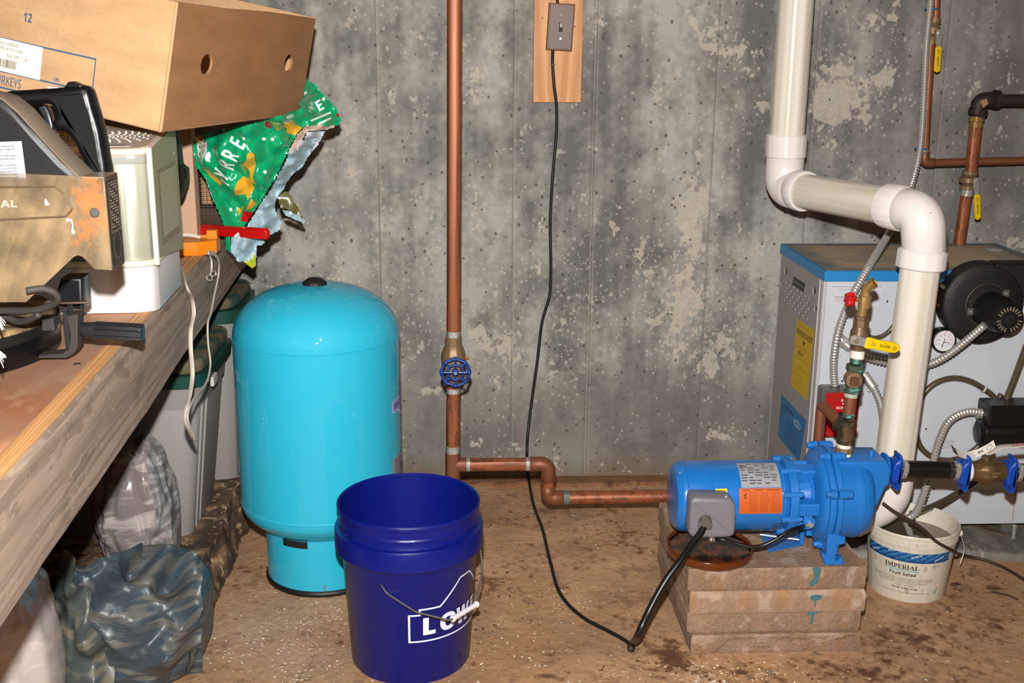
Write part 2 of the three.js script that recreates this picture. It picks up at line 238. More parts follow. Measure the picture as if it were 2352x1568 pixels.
// footing along the left wall, broken rough face
{
  const g = new THREE.BoxGeometry(1.4, 0.12, 0.84, 10, 8, 60).translate(-1.3, 0.06, 0.42); const p = g.attributes.position;
  for (let i = 0; i < p.count; i++) { let x = p.getX(i), y = p.getY(i), z = p.getZ(i); if (x > -0.75) { const k = sstep(-0.75, -0.6, x); x += k * (0.05 * (fbm3(y * 14, z * 12, 3, 4) - 0.5) + 0.02 * (0.12 - y) / 0.12); y += k * (y > 0.1 ? 0.018 * (fbm(x * 20, z * 18, 3) - 0.6) : 0); } p.setXYZ(i, x, y, z); }
  g.computeVertexNormals();
  struct('trim_2', tri(g, 2.5), std(0xffffff, 0.95, 0, { map: dataTex(512, 512, (x, y) => { const n = fbm(x / 60, y / 60, 5), k = fbm(x / 22 + 7, y / 22, 4); return mix3(mix3([62, 46, 36], [118, 92, 70], sstep(0.3, 0.7, n)), [178, 148, 112], sstep(0.6, 0.72, k) * 0.8); }), bumpMap: roughTex, bumpScale: 0.012 }));
}
// concrete pad under the boiler, crumbled front edge
{
  const out = [[0.9, 0.0], [0.9, 0.5]]; for (let i = 0; i <= 40; i++) { const x = mix(0.92, 2.3, i / 40); out.push([x, 0.585 + 0.03 * (fbm(x * 9, 2, 4) - 0.5) + 0.03 * sstep(1.2, 1.5, x)]); } out.push([2.3, 0.0]);
  struct('trim_3', uvBy(plan(out, -0.01, 0.022, 0.008), (x, y, z) => [x * 0.36 - 0.1, 0.45 + z * 0.5]), std(0xf2ebe2, 0.95, 0, { map: wallMap, bumpMap: roughTex, bumpScale: 0.006 }));
}
// loose chips of stone and rust on the floor, too many to count
{
  const base = [0, 1, 2].map((k) => { const g = new THREE.IcosahedronGeometry(1, 0); const p = g.attributes.position; for (let i = 0; i < p.count; i++) { const s = 0.7 + 0.6 * HL(Math.round(p.getX(i) * 9 + 40) + k * 7, Math.round(p.getY(i) * 9 + p.getZ(i) * 5 + 60)); p.setXYZ(i, p.getX(i) * s, p.getY(i) * 0.5 * s, p.getZ(i) * s); } g.computeVertexNormals(); return plain(g); });
  const mk = (n, list, lo, hi) => { const gs = []; for (let i = 0; i < n; i++) { const L = list[Math.floor(rnd() * list.length)]; const a = rnd() * 6.28, q = Math.sqrt(rnd()) * 1.5; const x = L[0] + Math.cos(a) * q * L[2], z = L[1] + Math.sin(a) * q * L[3]; if (x > 0.48 && x < 0.92 && z > 0.62 && z < 1.06) continue; if (z < 0.05 || x < -0.56) continue; const s = lo + (hi - lo) * rnd() ** 2; const g = base[i % 3].clone(); g.scale(s, s, s); g.rotateY(rnd() * 6); g.translate(x, s * 0.25, z); gs.push(g); } return gs; };
  const w = struct('floor_chips', mk(300, CHIP, 0.0010, 0.0028), std(0xd9cfbe, 0.8)); w.userData = { kind: 'stuff', label: 'pale stone chips scattered over the brown floor', category: 'debris' };
  const d = struct('floor_grit', mk(420, RUST, 0.0012, 0.0045), std(0x5a3820, 0.9)); d.userData = { kind: 'stuff', label: 'dark rusty grit lying around the pump blocks', category: 'debris' };
}
// fallen leaves and twigs right of the pail
{
  const leaf = (x, z, s, a, n) => { const g = new THREE.PlaneGeometry(1, 0.45, 8, 4); const p = g.attributes.position; for (let i = 0; i < p.count; i++) { const X = p.getX(i), Y = p.getY(i) * Math.cos(X * 2.9) ** 0.7; p.setXYZ(i, X + 0.1 * Math.sin(X * 7 + n), Y, 0.12 * (fbm(X * 5 + n, Y * 6, 2) - 0.3) + Y * Y * 1.2); } g.rotateX(-Math.PI / 2); g.scale(s, s, s); g.rotateY(a); g.translate(x, 0.004, z); g.computeVertexNormals(); return g; };
  const lm = std(0x5b3c24, 0.8, 0, { side: THREE.DoubleSide });
  const P1 = [1.2363, 0, 0.7421], P2 = [1.3183, 0, 0.768], P3 = [1.3346, 0, 0.8026];
  single('dead_leaf', 'curled dry brown leaf on the floor just right of the fruit salad pail', 'leaf', leaf(P1[0], P1[2], 0.032, 0.4, 1), lm);
  single('dead_leaf', 'torn dry leaf farther right on the floor beside a twig', 'leaf', leaf(P2[0], P2[2], 0.04, -0.2, 5), lm);
  single('twig', 'short dark twig on the floor right of the pail', 'twig', sweep(spline([[P3[0] - 0.025, 0.004, P3[2] - 0.02], [P3[0], 0.006, P3[2]], [P3[0] + 0.02, 0.004, P3[2] + 0.022]], 12), 0.0018, 6), std(0x33221a, 0.9));
}
// ---------------------------------------------------------------- workbench
const BR = 0.0483; // the bench runs to the wall at a slight angle
const oldWood = grainTex([122, 106, 93], [152, 133, 117], [162, 140, 118], 2, 18, 1024, 256, (c, u, v) => { const s = sstep(0.62, 0.72, fbm(u * 9, v * 5 + 3, 4)); return mix3(mix3(c, [98, 82, 70], s * 0.5), [168, 150, 130], sstep(0.72, 0.78, fbm(u * 60, v * 20, 3)) * 0.5); });
const rawWood = grainTex([176, 124, 74], [214, 164, 108], [190, 140, 90], 3, 30);
const topWood = grainTex([150, 92, 58], [196, 142, 102], [180, 140, 110], 4, 6, 1024, 512, (c, u, v) => mix3(c, [150, 122, 104], sstep(0.48, 0.72, fbm(u * 4, v * 3 + 8, 4)) * 0.6));
const benchUV = (su, sv) => (x, y, z, a, b) => (Math.abs(b) > 0.7 ? [z * su, x * sv] : [z * su, y * sv]);
{
  const t = th('workbench', 'low wooden workbench with a thick weathered front board running to the concrete wall', 'workbench', [-0.491, 0, 2.089], { local: true, rot: [0, BR, 0] });
  const prof = [[-0.038, 0.69], [-0.002, 0.69], [0, 0.692], [0, 0.814], [-0.003, 0.823], [-0.010, 0.8285], [-0.038, 0.829]];
  const fb = new THREE.ExtrudeGeometry(shapeOf(prof), { depth: 2.66, bevelEnabled: false, steps: 60 }).translate(0, 0, -2.06); const p = fb.attributes.position;
  for (let i = 0; i < p.count; i++) { const z = p.getZ(i), y = p.getY(i), x = p.getX(i); const k = fbm(z * 6, y * 14, 3) - 0.5; p.setXYZ(i, x + 0.004 * k, y + (y > 0.75 ? 0.003 : 0.005) * (fbm(z * 9, 2, 3) - 0.5), z); } fb.computeVertexNormals();
  M('front_board', uvBy(toCreasedNormals(fb, rad(30)), benchUV(1, 7)), std(0xffffff, 0.85, 0, { map: oldWood, bumpMap: oldWood, bumpScale: 0.002 }), t);
  M('edge_strip', uvBy(rbox(-0.036, -0.0105, 0.79, 0.8312, -2.06, 0.6, 0.002), benchUV(1, 30)), std(0xffffff, 0.7, 0, { map: rawWood, bumpMap: rawWood, bumpScale: 0.0012 }), t, 'pale raw wood edge strip');
  M('bench_top', uvBy(rbox(-0.92, -0.0365, 0.806, 0.8285, -2.06, 0.6, 0.0015), benchUV(0.7, 1.6)), std(0xffffff, 0.6, 0, { map: topWood, bumpMap: roughTex, bumpScale: 0.0006 }), t, 'brown stained worktop sheet');
  for (const z of [0.16, 0.47, -0.5]) M('screw_head', screw([-0.052, 0.8284, z], [0, 1, 0], 0.006, 0.0014), std(0x77706a, 0.4, 0.8), t);
  for (const z of [-1.98, 0.52]) M('leg', tri(rbox(-0.89, -0.80, 0, 0.806, z - 0.045, z + 0.045, 0.003)), std(0xffffff, 0.85, 0, { map: oldWood }), t);
  M('rail', tri(rbox(-0.905, -0.87, 0.69, 0.806, -2.02, 0.58, 0.003)), std(0xffffff, 0.85, 0, { map: oldWood }), t);
}

// ---------------------------------------------------------------- cardboard box, tilted, open on top
const cardTex = dataTex(512, 512, (x, y) => mix3([168, 132, 94], [196, 157, 116], clamp(0.5 + (fbm(x / 70, y / 25, 3) - 0.5) * 0.9 + (fbm(x / 5, y / 5, 2) - 0.5) * 0.4)));
const cardMat = std(0xffffff, 0.82, 0, { map: cardTex });
{
  const W = 0.6, L = 0.46, H = 0.1866, T = 0.0045;
  const t = th('cardboard_box', 'open tan cardboard turkey box tilted on top of the bench clutter', 'box', [-0.507, 1.143, 1.246], { local: true }); t.scale.setScalar(1.1818);
  const m = new THREE.Matrix4().set(0.208, 0.202, 0.957, 0, -0.015, 0.979, -0.203, 0, -0.978, 0.028, 0.207, 0, 0, 0, 0, 1); // columns: along the right face, up, away from the left face
  t.quaternion.setFromRotationMatrix(m);
  // local: x along the right-hand panel, y up, z towards -(left panel direction)
  const right = extr([[0, 0], [W, 0], [W, H - 0.002], [W * 0.6, H + 0.0008], [W * 0.3, H - 0.0015], [0, H]], -T, 0, 0.0012, [circ(0.1275, 0.0985, 0.0205, 0.0155, 28), circ(0.489, 0.100, 0.0205, 0.0155, 28)]);
  M('side_panel', uvBy(right, (x, y) => [x * 2, y * 2]), std(0xd8c2ac, 0.85, 0, { map: cardTex }), t);
  const leftP = rbox(0, T, 0, H, -L, 0, 0.0015);
  const front = M('printed_panel', uvBy(leftP, (x, y, z) => [z * 2, y * 2]), cardMat, t);
  M('side_panel', uvBy(rbox(W - T, W, 0, H, -L, 0, 0.0015), (x, y, z) => [z * 2, y * 2]), cardMat, t);
  M('side_panel', uvBy(rbox(0, W, 0, H, -L, -L + T, 0.0015), (x, y, z) => [x * 2, y * 2]), cardMat, t);
  M('bottom_panel', uvBy(rbox(0, W, 0, T, -L, 0, 0.0015), (x, y, z) => [x * 2, z * 2]), cardMat, t);
  M('corner_crease', sweep([[0.0012, 0.002, -0.0012], [0.0012, 0.09, -0.0012], [0.0012, H - 0.001, -0.0012]].map((p) => V(p)), 0.0024, 10), std(0xb89068, 0.85), t);
  // print on the left panel: v = distance from the near corner
  const q = (v0, v1, w0, w1) => [[0, w1, -v1], [0, w1, -v0], [0, w0, -v0], [0, w0, -v1]];
  const ink = '#27567f';
  const pr = canvasTex(1024, 512, (g, w, h) => { // covers v 0.30..0.10, w -0.002..0.145
    const X = (v) => ((0.30 - v) / 0.20) * w, Y = (y) => h - (y / 0.14) * h; g.clearRect(0, 0, w, h); g.strokeStyle = ink; g.fillStyle = ink; g.lineWidth = 8;
    g.beginPath(); g.moveTo(X(0.30), Y(0.0800)); g.lineTo(X(0.112), Y(0.082)); g.lineTo(X(0.112), Y(0.004)); g.moveTo(X(0.30), Y(0.033)); g.lineTo(X(0.112), Y(0.034)); g.moveTo(X(0.30), Y(0.0095)); g.lineTo(X(0.112), Y(0.0105)); g.stroke();
    g.font = 'bold 64px sans-serif'; g.textAlign = 'center'; g.fillText('12', X(0.2225), Y(0.1115)); g.font = 'bold 27px sans-serif'; g.fillText('LBS.', X(0.168), Y(0.0375)); g.font = '66px sans-serif'; g.textAlign = 'right'; g.save(); g.translate(X(0.2225), Y(0.0145)); g.scale(0.92, 1); g.fillText('TURKEYS', 0, 0); g.restore();
  });
  M('printed_lettering', decal(q(0.10, 0.30, 0, 0.14), 0.0005), std(0xffffff, 0.8, 0, { map: pr, transparent: true }), front);
  const st = canvasTex(1024, 512, (g, w, h) => {
    g.fillStyle = '#f1e7d3'; g.fillRect(0, 0, w, h); g.fillStyle = '#4a4540'; g.textAlign = 'right'; g.font = '56px sans-serif'; g.fillText('FROZEN YOUNG TURKEY', w * 0.70, h * 0.18); g.fillText('BTTMR FZN 4/12-14#', w * 0.75, h * 0.33); g.font = '66px sans-serif'; g.fillText('52.59', w * 0.70, h * 0.53); g.font = '20px sans-serif'; g.fillText('NET WT. 23.854 KG', w * 0.45, h * 0.42); g.fillText('NET WT. LBS', w * 0.70, h * 0.60);
    let x = w * 0.05; let s = 5; while (x < w * 0.68) { s = (s * 73 + 11) % 101; const k = 3 + (s % 8); g.fillRect(x, h * 0.62, k, h * 0.25); x += k + 3 + (s % 6); } g.fillStyle = '#c9a79a'; g.fillRect(w * 0.78, h * 0.46, 34, 44);
    g.font = '17px sans-serif'; g.fillStyle = '#8a7d70'; g.fillText('(01) 9 00 72745 (3202) 005259', w * 0.5, h * 0.95);
  });
  M('price_sticker', decal(q(0.1945, 0.315, 0.0335, 0.0808), 0.001), std(0xffffff, 0.6, 0, { map: st }), front, 'cream weight sticker with a barcode');
}

// ---------------------------------------------------------------- cream appliance behind the saw
{
  const t = th('room_heater', 'cream portable appliance with a perforated metal side under the cardboard box', 'heater', [-0.529, 0.829, 1.269], { local: true, rot: [0, BR, 0] });
  const white = std(0xc9c6c6, 0.45), cream = std(0xd8d2b4, 0.4), capc = std(0xdcc9ba, 0.5);
  const P = (i, r) => { const o = rrect(-0.27 + i, 0.0 - i, -0.27 + i, 0.0 - i, r, 8); return o; }; // x, z
  M('base', plan(P(0.001, 0.034), 0, 0.083, 0.004), white, t);
  M('base_rim', plan(P(-0.001, 0.036), 0.083, 0.094, 0.003), cream, t, 'cream rim strip');
  const pearl = dataTex(256, 256, (x, y) => { const n = fbm(x / 16, y / 300, 3); return mix3([150, 150, 134], [222, 222, 205], sstep(0.3, 0.7, n)); });
  M('lens_panel', uvBy(plan(P(0.005, 0.03), 0.094, 0.285, 0.001), (x, y, z, a, b, c) => [x * 5 + z * 5, y * 3]), phys(0xffffff, 0.22, 0.15, { map: pearl, clearcoat: 0.6, clearcoatRoughness: 0.1 }), t, 'glossy pearl front panel');
  M('trim_band', plan(P(0.002, 0.032), 0.262, 0.284, 0.002), phys(0xb9bcb4, 0.2, 0.4), t);
  const slope = (g) => { const p = g.attributes.position; for (let i = 0; i < p.count; i++) if (p.getY(i) > 0.29) p.setY(i, p.getY(i) - 0.016 + 0.12 * -p.getZ(i)); return g; };
  const cap = M('top_cap', slope(plan(P(-0.002, 0.038), 0.276, 0.304, 0.006, 3)), capc, t, 'beige top cap');
  // vent dots fan out on the cap
  const dots = []; for (let r = 0; r < 9; r++) for (let k = 0; k < 22; k++) { const a = rad(-30 + k * 10 + r * 3), R = 0.025 + r * 0.0095; const x = -0.125 + Math.cos(a) * R * 1.2, z = -0.13 + Math.sin(a) * R; if (x > -0.012 || z > -0.05 || x < -0.25) continue; dots.push(new THREE.CylinderGeometry(0.0019, 0.0022, 0.0016, 8).translate(x, 0.3045, z)); }
  const dm = M('vent_dots', slope(join(dots)), std(0xe9e4da, 0.5), cap); dm.userData.kind = 'stuff';
  M('slot', slope(rbox(-0.23, -0.03, 0.3035, 0.3046, -0.044, -0.022, 0.0004)), std(0xcfcac6, 0.4), cap); M('slot', slope(rbox(-0.22, -0.04, 0.3040, 0.3050, -0.030, -0.026, 0.0004)), std(0x241f1d, 0.5), cap);
  for (const [x, z] of [[-0.135, -0.12], [-0.118, -0.155]]) M('button', slope(plan(circ(x, z, 0.016, 0.013, 20), 0.303, 0.318, 0.003)), cream, cap);
  const perf = canvasTex(512, 512, (g, w, h) => { g.fillStyle = '#8a876c'; g.fillRect(0, 0, w, h); for (let j = 0; j < 40; j++) for (let i = 0; i < 22; i++) { if (j < 2 || j > 36) continue; const x = 22 + i * 22 + (j % 2) * 11, y = 12 + j * 12.4; g.fillStyle = '#f0ecd0'; g.beginPath(); g.ellipse(x, y, 7, 4.2, 0, 0, 6.3); g.fill(); } });
  M('perforated_side', extr([[-0.255, 0.07], [-0.035, 0.095], [-0.012, 0.105], [-0.012, 0.284], [-0.255, 0.312]], 0, 0.0022, 0.0006).applyMatrix4(new THREE.Matrix4().makeRotationY(-Math.PI / 2)).scale(1, 1, -1).scale(1, 1, -1).translate(0.004, 0, 0), std(0x9d9a7e, 0.42, 0.2), t, 'perforated sheet metal side');
  {
    const g = new THREE.PlaneGeometry(0.16, 0.135).rotateY(Math.PI / 2).translate(0.0048, 0.178, -0.15);
    M('perforation', g, std(0xffffff, 0.45, 0.3, { map: perf }), t);
  }
  M('side_trim', rbox(-0.001, 0.008, 0.085, 0.29, -0.014, -0.006, 0.002), std(0xe6dfc0, 0.4), t, 'cream vertical edge trim');
  for (const [y, z] of [[0.25, -0.03], [0.21, -0.03], [0.26, -0.22], [0.12, -0.22]]) M('screw_head', screw([0.0044, y, z], [1, 0, 0], 0.0028, 0.001), std(0xd2cca8, 0.4, 0.5), t);
}

// ---------------------------------------------------------------- mitre saw, front left
{
  const t = th('mitre_saw', 'dusty black mitre saw with a stained clear blade guard at the left edge', 'saw', [-0.80, 0.829, 1.52]);
  const blk = std(0x0b0b0d, 0.32), sat = std(0x0e0e10, 0.45, 0, { bumpMap: fineTex, bumpScale: 0.0002 }), dustM = std(0x6e5f50, 0.95, 0, { bumpMap: fineTex, bumpScale: 0.001 });
  const dustTop = std(0xffffff, 0.95, 0, { map: dataTex(512, 512, (x, y) => mix3([84, 66, 42], [156, 130, 88], sstep(0.35, 0.65, fbm(x / 60, y / 60, 5)))), bumpMap: fineTex, bumpScale: 0.001 });
  // upper blade housing
  const out = xy([[-0.7091, 1.2301, 1.62], [-0.6507, 1.2287, 1.62], [-0.6276, 1.2247, 1.62], [-0.6128, 1.2195, 1.62], [-0.5944, 1.2031, 1.62], [-0.568, 1.1698, 1.62], [-0.5411, 1.1374, 1.62], [-0.5123, 1.1082, 1.62], [-0.5319, 1.0712, 1.62], [-0.7348, 1.0152, 1.62]]);
  const house = M('blade_housing', extr(out, 1.585, 1.655, 0.010, [], 4), sat, t);
  const rimO = xy([[-0.709, 1.2307, 1.62], [-0.6506, 1.2293, 1.62], [-0.6275, 1.2253, 1.62], [-0.6127, 1.2201, 1.62], [-0.5943, 1.2042, 1.62], [-0.5679, 1.1704, 1.62], [-0.541, 1.138, 1.62], [-0.5118, 1.1076, 1.62], [-0.5295, 1.1057, 1.62], [-0.5535, 1.1325, 1.62], [-0.5817, 1.1638, 1.62], [-0.6046, 1.19, 1.62], [-0.6208, 1.2053, 1.62], [-0.6321, 1.21, 1.62], [-0.711, 1.2143, 1.62]]);
  M('dusty_rim', uvBy(extr(rimO, 1.583, 1.653, 0.008, [], 4), (x, y) => [x * 6, y * 6]), dustM, house, 'rim caked with wood dust');
  const lab = canvasTex(512, 512, (g, w, h) => { g.fillStyle = '#c9ccd6'; g.fillRect(0, 0, w, h); g.fillStyle = '#20232c'; g.font = 'bold 26px sans-serif'; g.textAlign = 'right'; const T = ['ADVERTENCIA', 'LAS MANOS LEJOS DEL AREA', '', 'DEL SERRUCHO DE CORTAR', 'EN FORMA MANUAL', '', 'NO SACAR LAS GUIAS', 'LA GUARDA FUERA DEL LUGAR', 'DEL TALLADO.', 'EN NINGUN MOMENTO EL SERRUCHO', 'SI NO ESTEN EN SU LUGAR', 'LA OPERACION EN FORMA MANUAL', 'DE LA CUCHILLA']; T.forEach((s, i) => g.fillText(s, w * 0.9, 60 + i * 34)); });
  M('warning_label', decal([[-0.6961, 1.1593, 1.6565], [-0.5911, 1.1632, 1.6565], [-0.5894, 1.0991, 1.6565], [-0.7038, 1.0942, 1.6565]], 0.001), std(0xffffff, 0.5, 0, { map: lab }), house, 'pale blue warning label in Spanish');
  // D-shaped handle
  const hp = xy([[-0.6388, 1.2233, 1.575], [-0.6081, 1.2277, 1.575], [-0.5653, 1.2309, 1.575], [-0.5274, 1.2342, 1.575], [-0.5198, 1.2306, 1.575], [-0.5129, 1.2045, 1.575], [-0.5064, 1.1714, 1.575], [-0.5035, 1.1405, 1.575], [-0.5037, 1.0998, 1.575], [-0.5305, 1.0997, 1.575], [-0.5348, 1.1217, 1.575], [-0.5418, 1.1404, 1.575], [-0.5498, 1.1602, 1.575], [-0.5588, 1.17, 1.575], [-0.5721, 1.1718, 1.575], [-0.5749, 1.181, 1.575], [-0.5708, 1.192, 1.575], [-0.5737, 1.206, 1.575], [-0.5857, 1.2084, 1.575], [-0.6163, 1.2058, 1.575], [-0.6344, 1.2076, 1.575]]);
  const hand = M('handle', extr(smoothPts(hp, 90), 1.545, 1.582, 0.011, [], 5), blk, t);
  M('trigger', extr(xy([[-0.5964, 1.2038, 1.57], [-0.5851, 1.2069, 1.57], [-0.5805, 1.1978, 1.57], [-0.5772, 1.1813, 1.57], [-0.5775, 1.1714, 1.57], [-0.5862, 1.1769, 1.57], [-0.5902, 1.1916, 1.57]]), 1.553, 1.572, 0.003), std(0x14161f, 0.4), hand);
  M('lock_button', extr(xy([[-0.5547, 1.232, 1.57], [-0.5492, 1.2393, 1.57], [-0.543, 1.2399, 1.57], [-0.5289, 1.234, 1.57], [-0.5317, 1.2303, 1.57]]), 1.552, 1.576, 0.003), blk, hand);
  M('paper_tag', rbox(-0.56, -0.545, [-0.5774, 1.2309, 1.575][1] - 0.001, [-0.5774, 1.2309, 1.575][1] + 0.0012, 1.556, 1.570, 0.0004).translate(-0.02, 0.0, 0), std(0xb9b3a6, 0.7), hand);
  // smoked plastic lower guard, open box: front sheet, end wall, top lip
  const gp = xy([[-0.6944, 1.1338, 1.72], [-0.5999, 1.1277, 1.72], [-0.4654, 1.1217, 1.72], [-0.4649, 0.9961, 1.72], [-0.4885, 0.9979, 1.72], [-0.5027, 1.0146, 1.72], [-0.5082, 1.017, 1.72], [-0.5142, 1.0147, 1.72], [-0.5837, 0.9524, 1.72], [-0.7165, 0.9528, 1.72]]);
  const smoke = dataTex(1024, 1024, (x, y) => { const u = x / 1024, v = y / 1024; const n = fbm(u * 5, v * 5 + 2, 5), f = fbm(u * 26, v * 22, 4), st = fbm((u - v * 0.55) * 16, (v + u) * 3, 3); let c = mix3([92, 79, 62], [150, 126, 94], clamp(0.5 + (n - 0.5) * 1.3 + (st - 0.5) * 0.5));
    const o = Math.exp(-(((u - 0.87) / 0.16) ** 2 + ((v - 0.74) / 0.26) ** 2)) * 1.1 + 0.5 * Math.exp(-(((u - 0.66) / 0.22) ** 2 + ((v - 0.46) / 0.12) ** 2)); const om = sstep(0.42, 0.78, f * 0.5 + o * 0.5); c = mix3(c, [186, 104, 52], om * (0.35 + 0.6 * f));
    const sp = vn(u * 420, v * 420) > 0.93 ? 0.6 : 0; c = mix3(c, [236, 226, 206], sp); const top = sstep(0.80, 0.97, v); let a = mix(0.84, 0.42, top * (1 - om)); a = mix(a, 0.95, om); return [...c, a * 255]; }, true, THREE.ClampToEdgeWrapping);
  const gm = phys(0xffffff, 0.28, 0, { map: smoke, transparent: true, clearcoat: 0.5, clearcoatRoughness: 0.12, bumpMap: fineTex, bumpScale: 0.0002 });
  const gx0 = gp[0][0], gx1 = gp[3][0], gy0 = gp[4][1] - 0.05, gy1 = gp[1][1] + 0.01; const ux0 = [-0.6226, 1.1254, 1.72][0];
  const guard = M('blade_guard', uvBy(extr(gp, 1.717, 1.721, 0.001), (x, y) => [(x - ux0) / (gx1 - ux0), (y - gy0) / (gy1 - gy0)]), gm, t, 'smoked plastic guard stained orange');
  const endW = extr([[0, 0], [0.004, 0], [0.004, 0.001], [0, 0.001]], 0, 0.001, 0); void endW;
  const A1 = [-0.4663, 1.1213, 1.717], A2 = [-0.4658, 0.9955, 1.717];
  const wall = new THREE.BoxGeometry(0.003, A1[1] - A2[1], 0.055); { const p = wall.attributes.position; for (let i = 0; i < p.count; i++) { const k = (p.getY(i) + (A1[1] - A2[1]) / 2) / (A1[1] - A2[1]); p.setXYZ(i, p.getX(i) + mix(A2[0], A1[0], k), p.getY(i) + (A1[1] + A2[1]) / 2, p.getZ(i) + 1.690); } }
  M('guard_end', wall, std(0x3a3028, 0.35), guard);
  const wl = canvasTex(128, 512, (g, w, h) => { g.fillStyle = '#2a231e'; g.fillRect(0, 0, w, h); g.strokeStyle = '#8a7866'; g.lineWidth = 5; g.strokeRect(8, 14, w - 16, h * 0.58); g.fillStyle = '#9b8a76'; for (let i = 0; i < 15; i++) for (let k = 0; k < 4; k++) if ((i * 7 + k * 5) % 4) g.fillRect(20 + k * 23, 26 + i * 18, 17, 9); g.beginPath(); g.ellipse(w / 2, h * 0.78, 40, 84, 0, 0, 7); g.fillStyle = '#100d0b'; g.fill(); g.lineWidth = 3; g.stroke(); });
  M('warning_label', decal([[A1[0] + 0.0018, A1[1] - 0.006, 1.715], [A1[0] + 0.0018, A1[1] - 0.006, 1.666], [A2[0] + 0.0018, A2[1] + 0.006, 1.666], [A2[0] + 0.0018, A2[1] + 0.006, 1.715]], 0.0006), std(0xffffff, 0.4, 0, { map: wl }), guard);
  M('guard_lip', plan([[A1[0] - 0.03, 1.718], [A1[0], 1.718], [A1[0], 1.663], [A1[0] - 0.03, 1.663]], A1[1] - 0.002, A1[1] + 0.001, 0.0005), phys(0x8a7866, 0.3, 0, { transparent: true, opacity: 0.75 }), guard);
  // raised panel outline moulded into the guard, and its lettering
  const em = [[-0.6352, 1.1078, 1.7215], [-0.5306, 1.1097, 1.7215], [-0.5175, 1.0988, 1.7215], [-0.5101, 1.0796, 1.7215], [-0.519, 1.0697, 1.7215], [-0.6401, 1.0633, 1.7215]].map((p) => V(p));
  M('moulded_ridge', sweep(bent(em, 0.002), 0.0014, 8), phys(0x5d4c38, 0.35, 0, { transparent: true, opacity: 0.85 }), guard);
  const nal = canvasTex(512, 128, (g, w, h) => { g.clearRect(0, 0, w, h); g.fillStyle = '#cdb58e'; g.font = 'bold 96px sans-serif'; g.textAlign = 'right'; g.fillText('PROFESSIONAL', w - 10, 100); });
  M('lettering', decal([[-0.6762, 1.0934, 1.7214], [-0.579, 1.0958, 1.7214], [-0.5796, 1.0784, 1.7214], [-0.6783, 1.076, 1.7214]], 0.0004), std(0xffffff, 0.6, 0, { map: nal, transparent: true }), guard);
  M('rivet', turn([[0, 0.003], [0.004, 0.003], [0.0062, 0.0018], [0.0068, 0]].reverse(), [-0.481, 1.0749, 1.721], [-0.4798, 1.0755, 1.725], 20), std(0x050507, 0.6), guard);
  const drip = std(0xece8e2, 0.4);
  M('paint_drip', [sweep(spline([[-0.5441, 1.0929, 1.7215], [-0.5434, 1.0889, 1.7215], [-0.5421, 1.0843, 1.7215]], 10), (s, L) => 0.0012 + 0.0018 * (s / L), 8)], drip, guard); M('paint_drip', [sweep(spline([[-0.5189, 1.0645, 1.7215], [-0.5132, 1.0645, 1.7215], [-0.5115, 1.0586, 1.7215], [-0.5123, 1.0492, 1.7215], [-0.5102, 1.0469, 1.7215]], 24), (s, L) => 0.0026 - 0.0018 * Math.sin((s / L) * 3.14), 8)], drip, guard);
  // turntable base with toothed scale ring
  const cx = -0.83, cz = 1.53, R = 0.21;
  M('turntable', uvBy(plan(circ(cx, cz, R - 0.004, R - 0.004, 72), 0.845, 0.888, 0.006, 3), (x, y, z) => [x * 5, z * 5]), dustTop, t, 'turntable covered in sawdust');
  const teeth = []; for (let i = 0; i < 300; i++) { const a = (i / 300) * Math.PI * 2; teeth.push([cx + Math.cos(a) * (i % 2 ? R + 0.0012 : R), cz + Math.sin(a) * (i % 2 ? R + 0.0012 : R)]); }
  M('scale_ring', plan(teeth, 0.866, 0.881, 0.0004, 1), std(0x121212, 0.5), t); M('base_rim', plan(circ(cx, cz, R - 0.0008, R - 0.0008, 72), 0.8295, 0.868, 0.004), blk, t);
  M('fence', extr(xy([[-0.6569, 0.8797, 1.42], [-0.6404, 0.923, 1.42], [-0.6071, 0.9229, 1.42], [-0.609, 0.8708, 1.42]]), 1.37, 1.42, 0.004), std(0x0d0f14, 0.35), t);
  M('pointer', plan([[-0.64, 1.455], [-0.60, 1.452], [-0.588, 1.447], [-0.60, 1.436], [-0.64, 1.436]], 0.888, 0.8915, 0.001), std(0x4a302c, 0.5, 0.3), t);
  // clamp bracket and grooved locking knob
  const bk = std(0x3b3735, 0.6, 0.5);
  M('bracket', [extr(xy([[-0.577, 0.9019, 1.575], [-0.5602, 0.9045, 1.575], [-0.5646, 0.8547, 1.575], [-0.5707, 0.8439, 1.575], [-0.583, 0.8364, 1.575], [-0.6242, 0.8367, 1.575], [-0.6237, 0.8414, 1.575], [-0.5887, 0.844, 1.575], [-0.5791, 0.8507, 1.575], [-0.5749, 0.8683, 1.575]]), 1.56, 1.59, 0.002)], bk, t); M('bracket', rbox(-0.625, -0.605, 0.872, 0.895, 1.55, 1.565, 0.002), bk, t);
  M('bracket_plate', rbox([-0.5911, 0.8713, 1.56][0], [-0.5846, 0.8712, 1.56][0], [-0.5904, 0.844, 1.56][1], [-0.5845, 0.9078, 1.56][1], 1.535, 1.565, 0.001), std(0x17161a, 0.5), t);
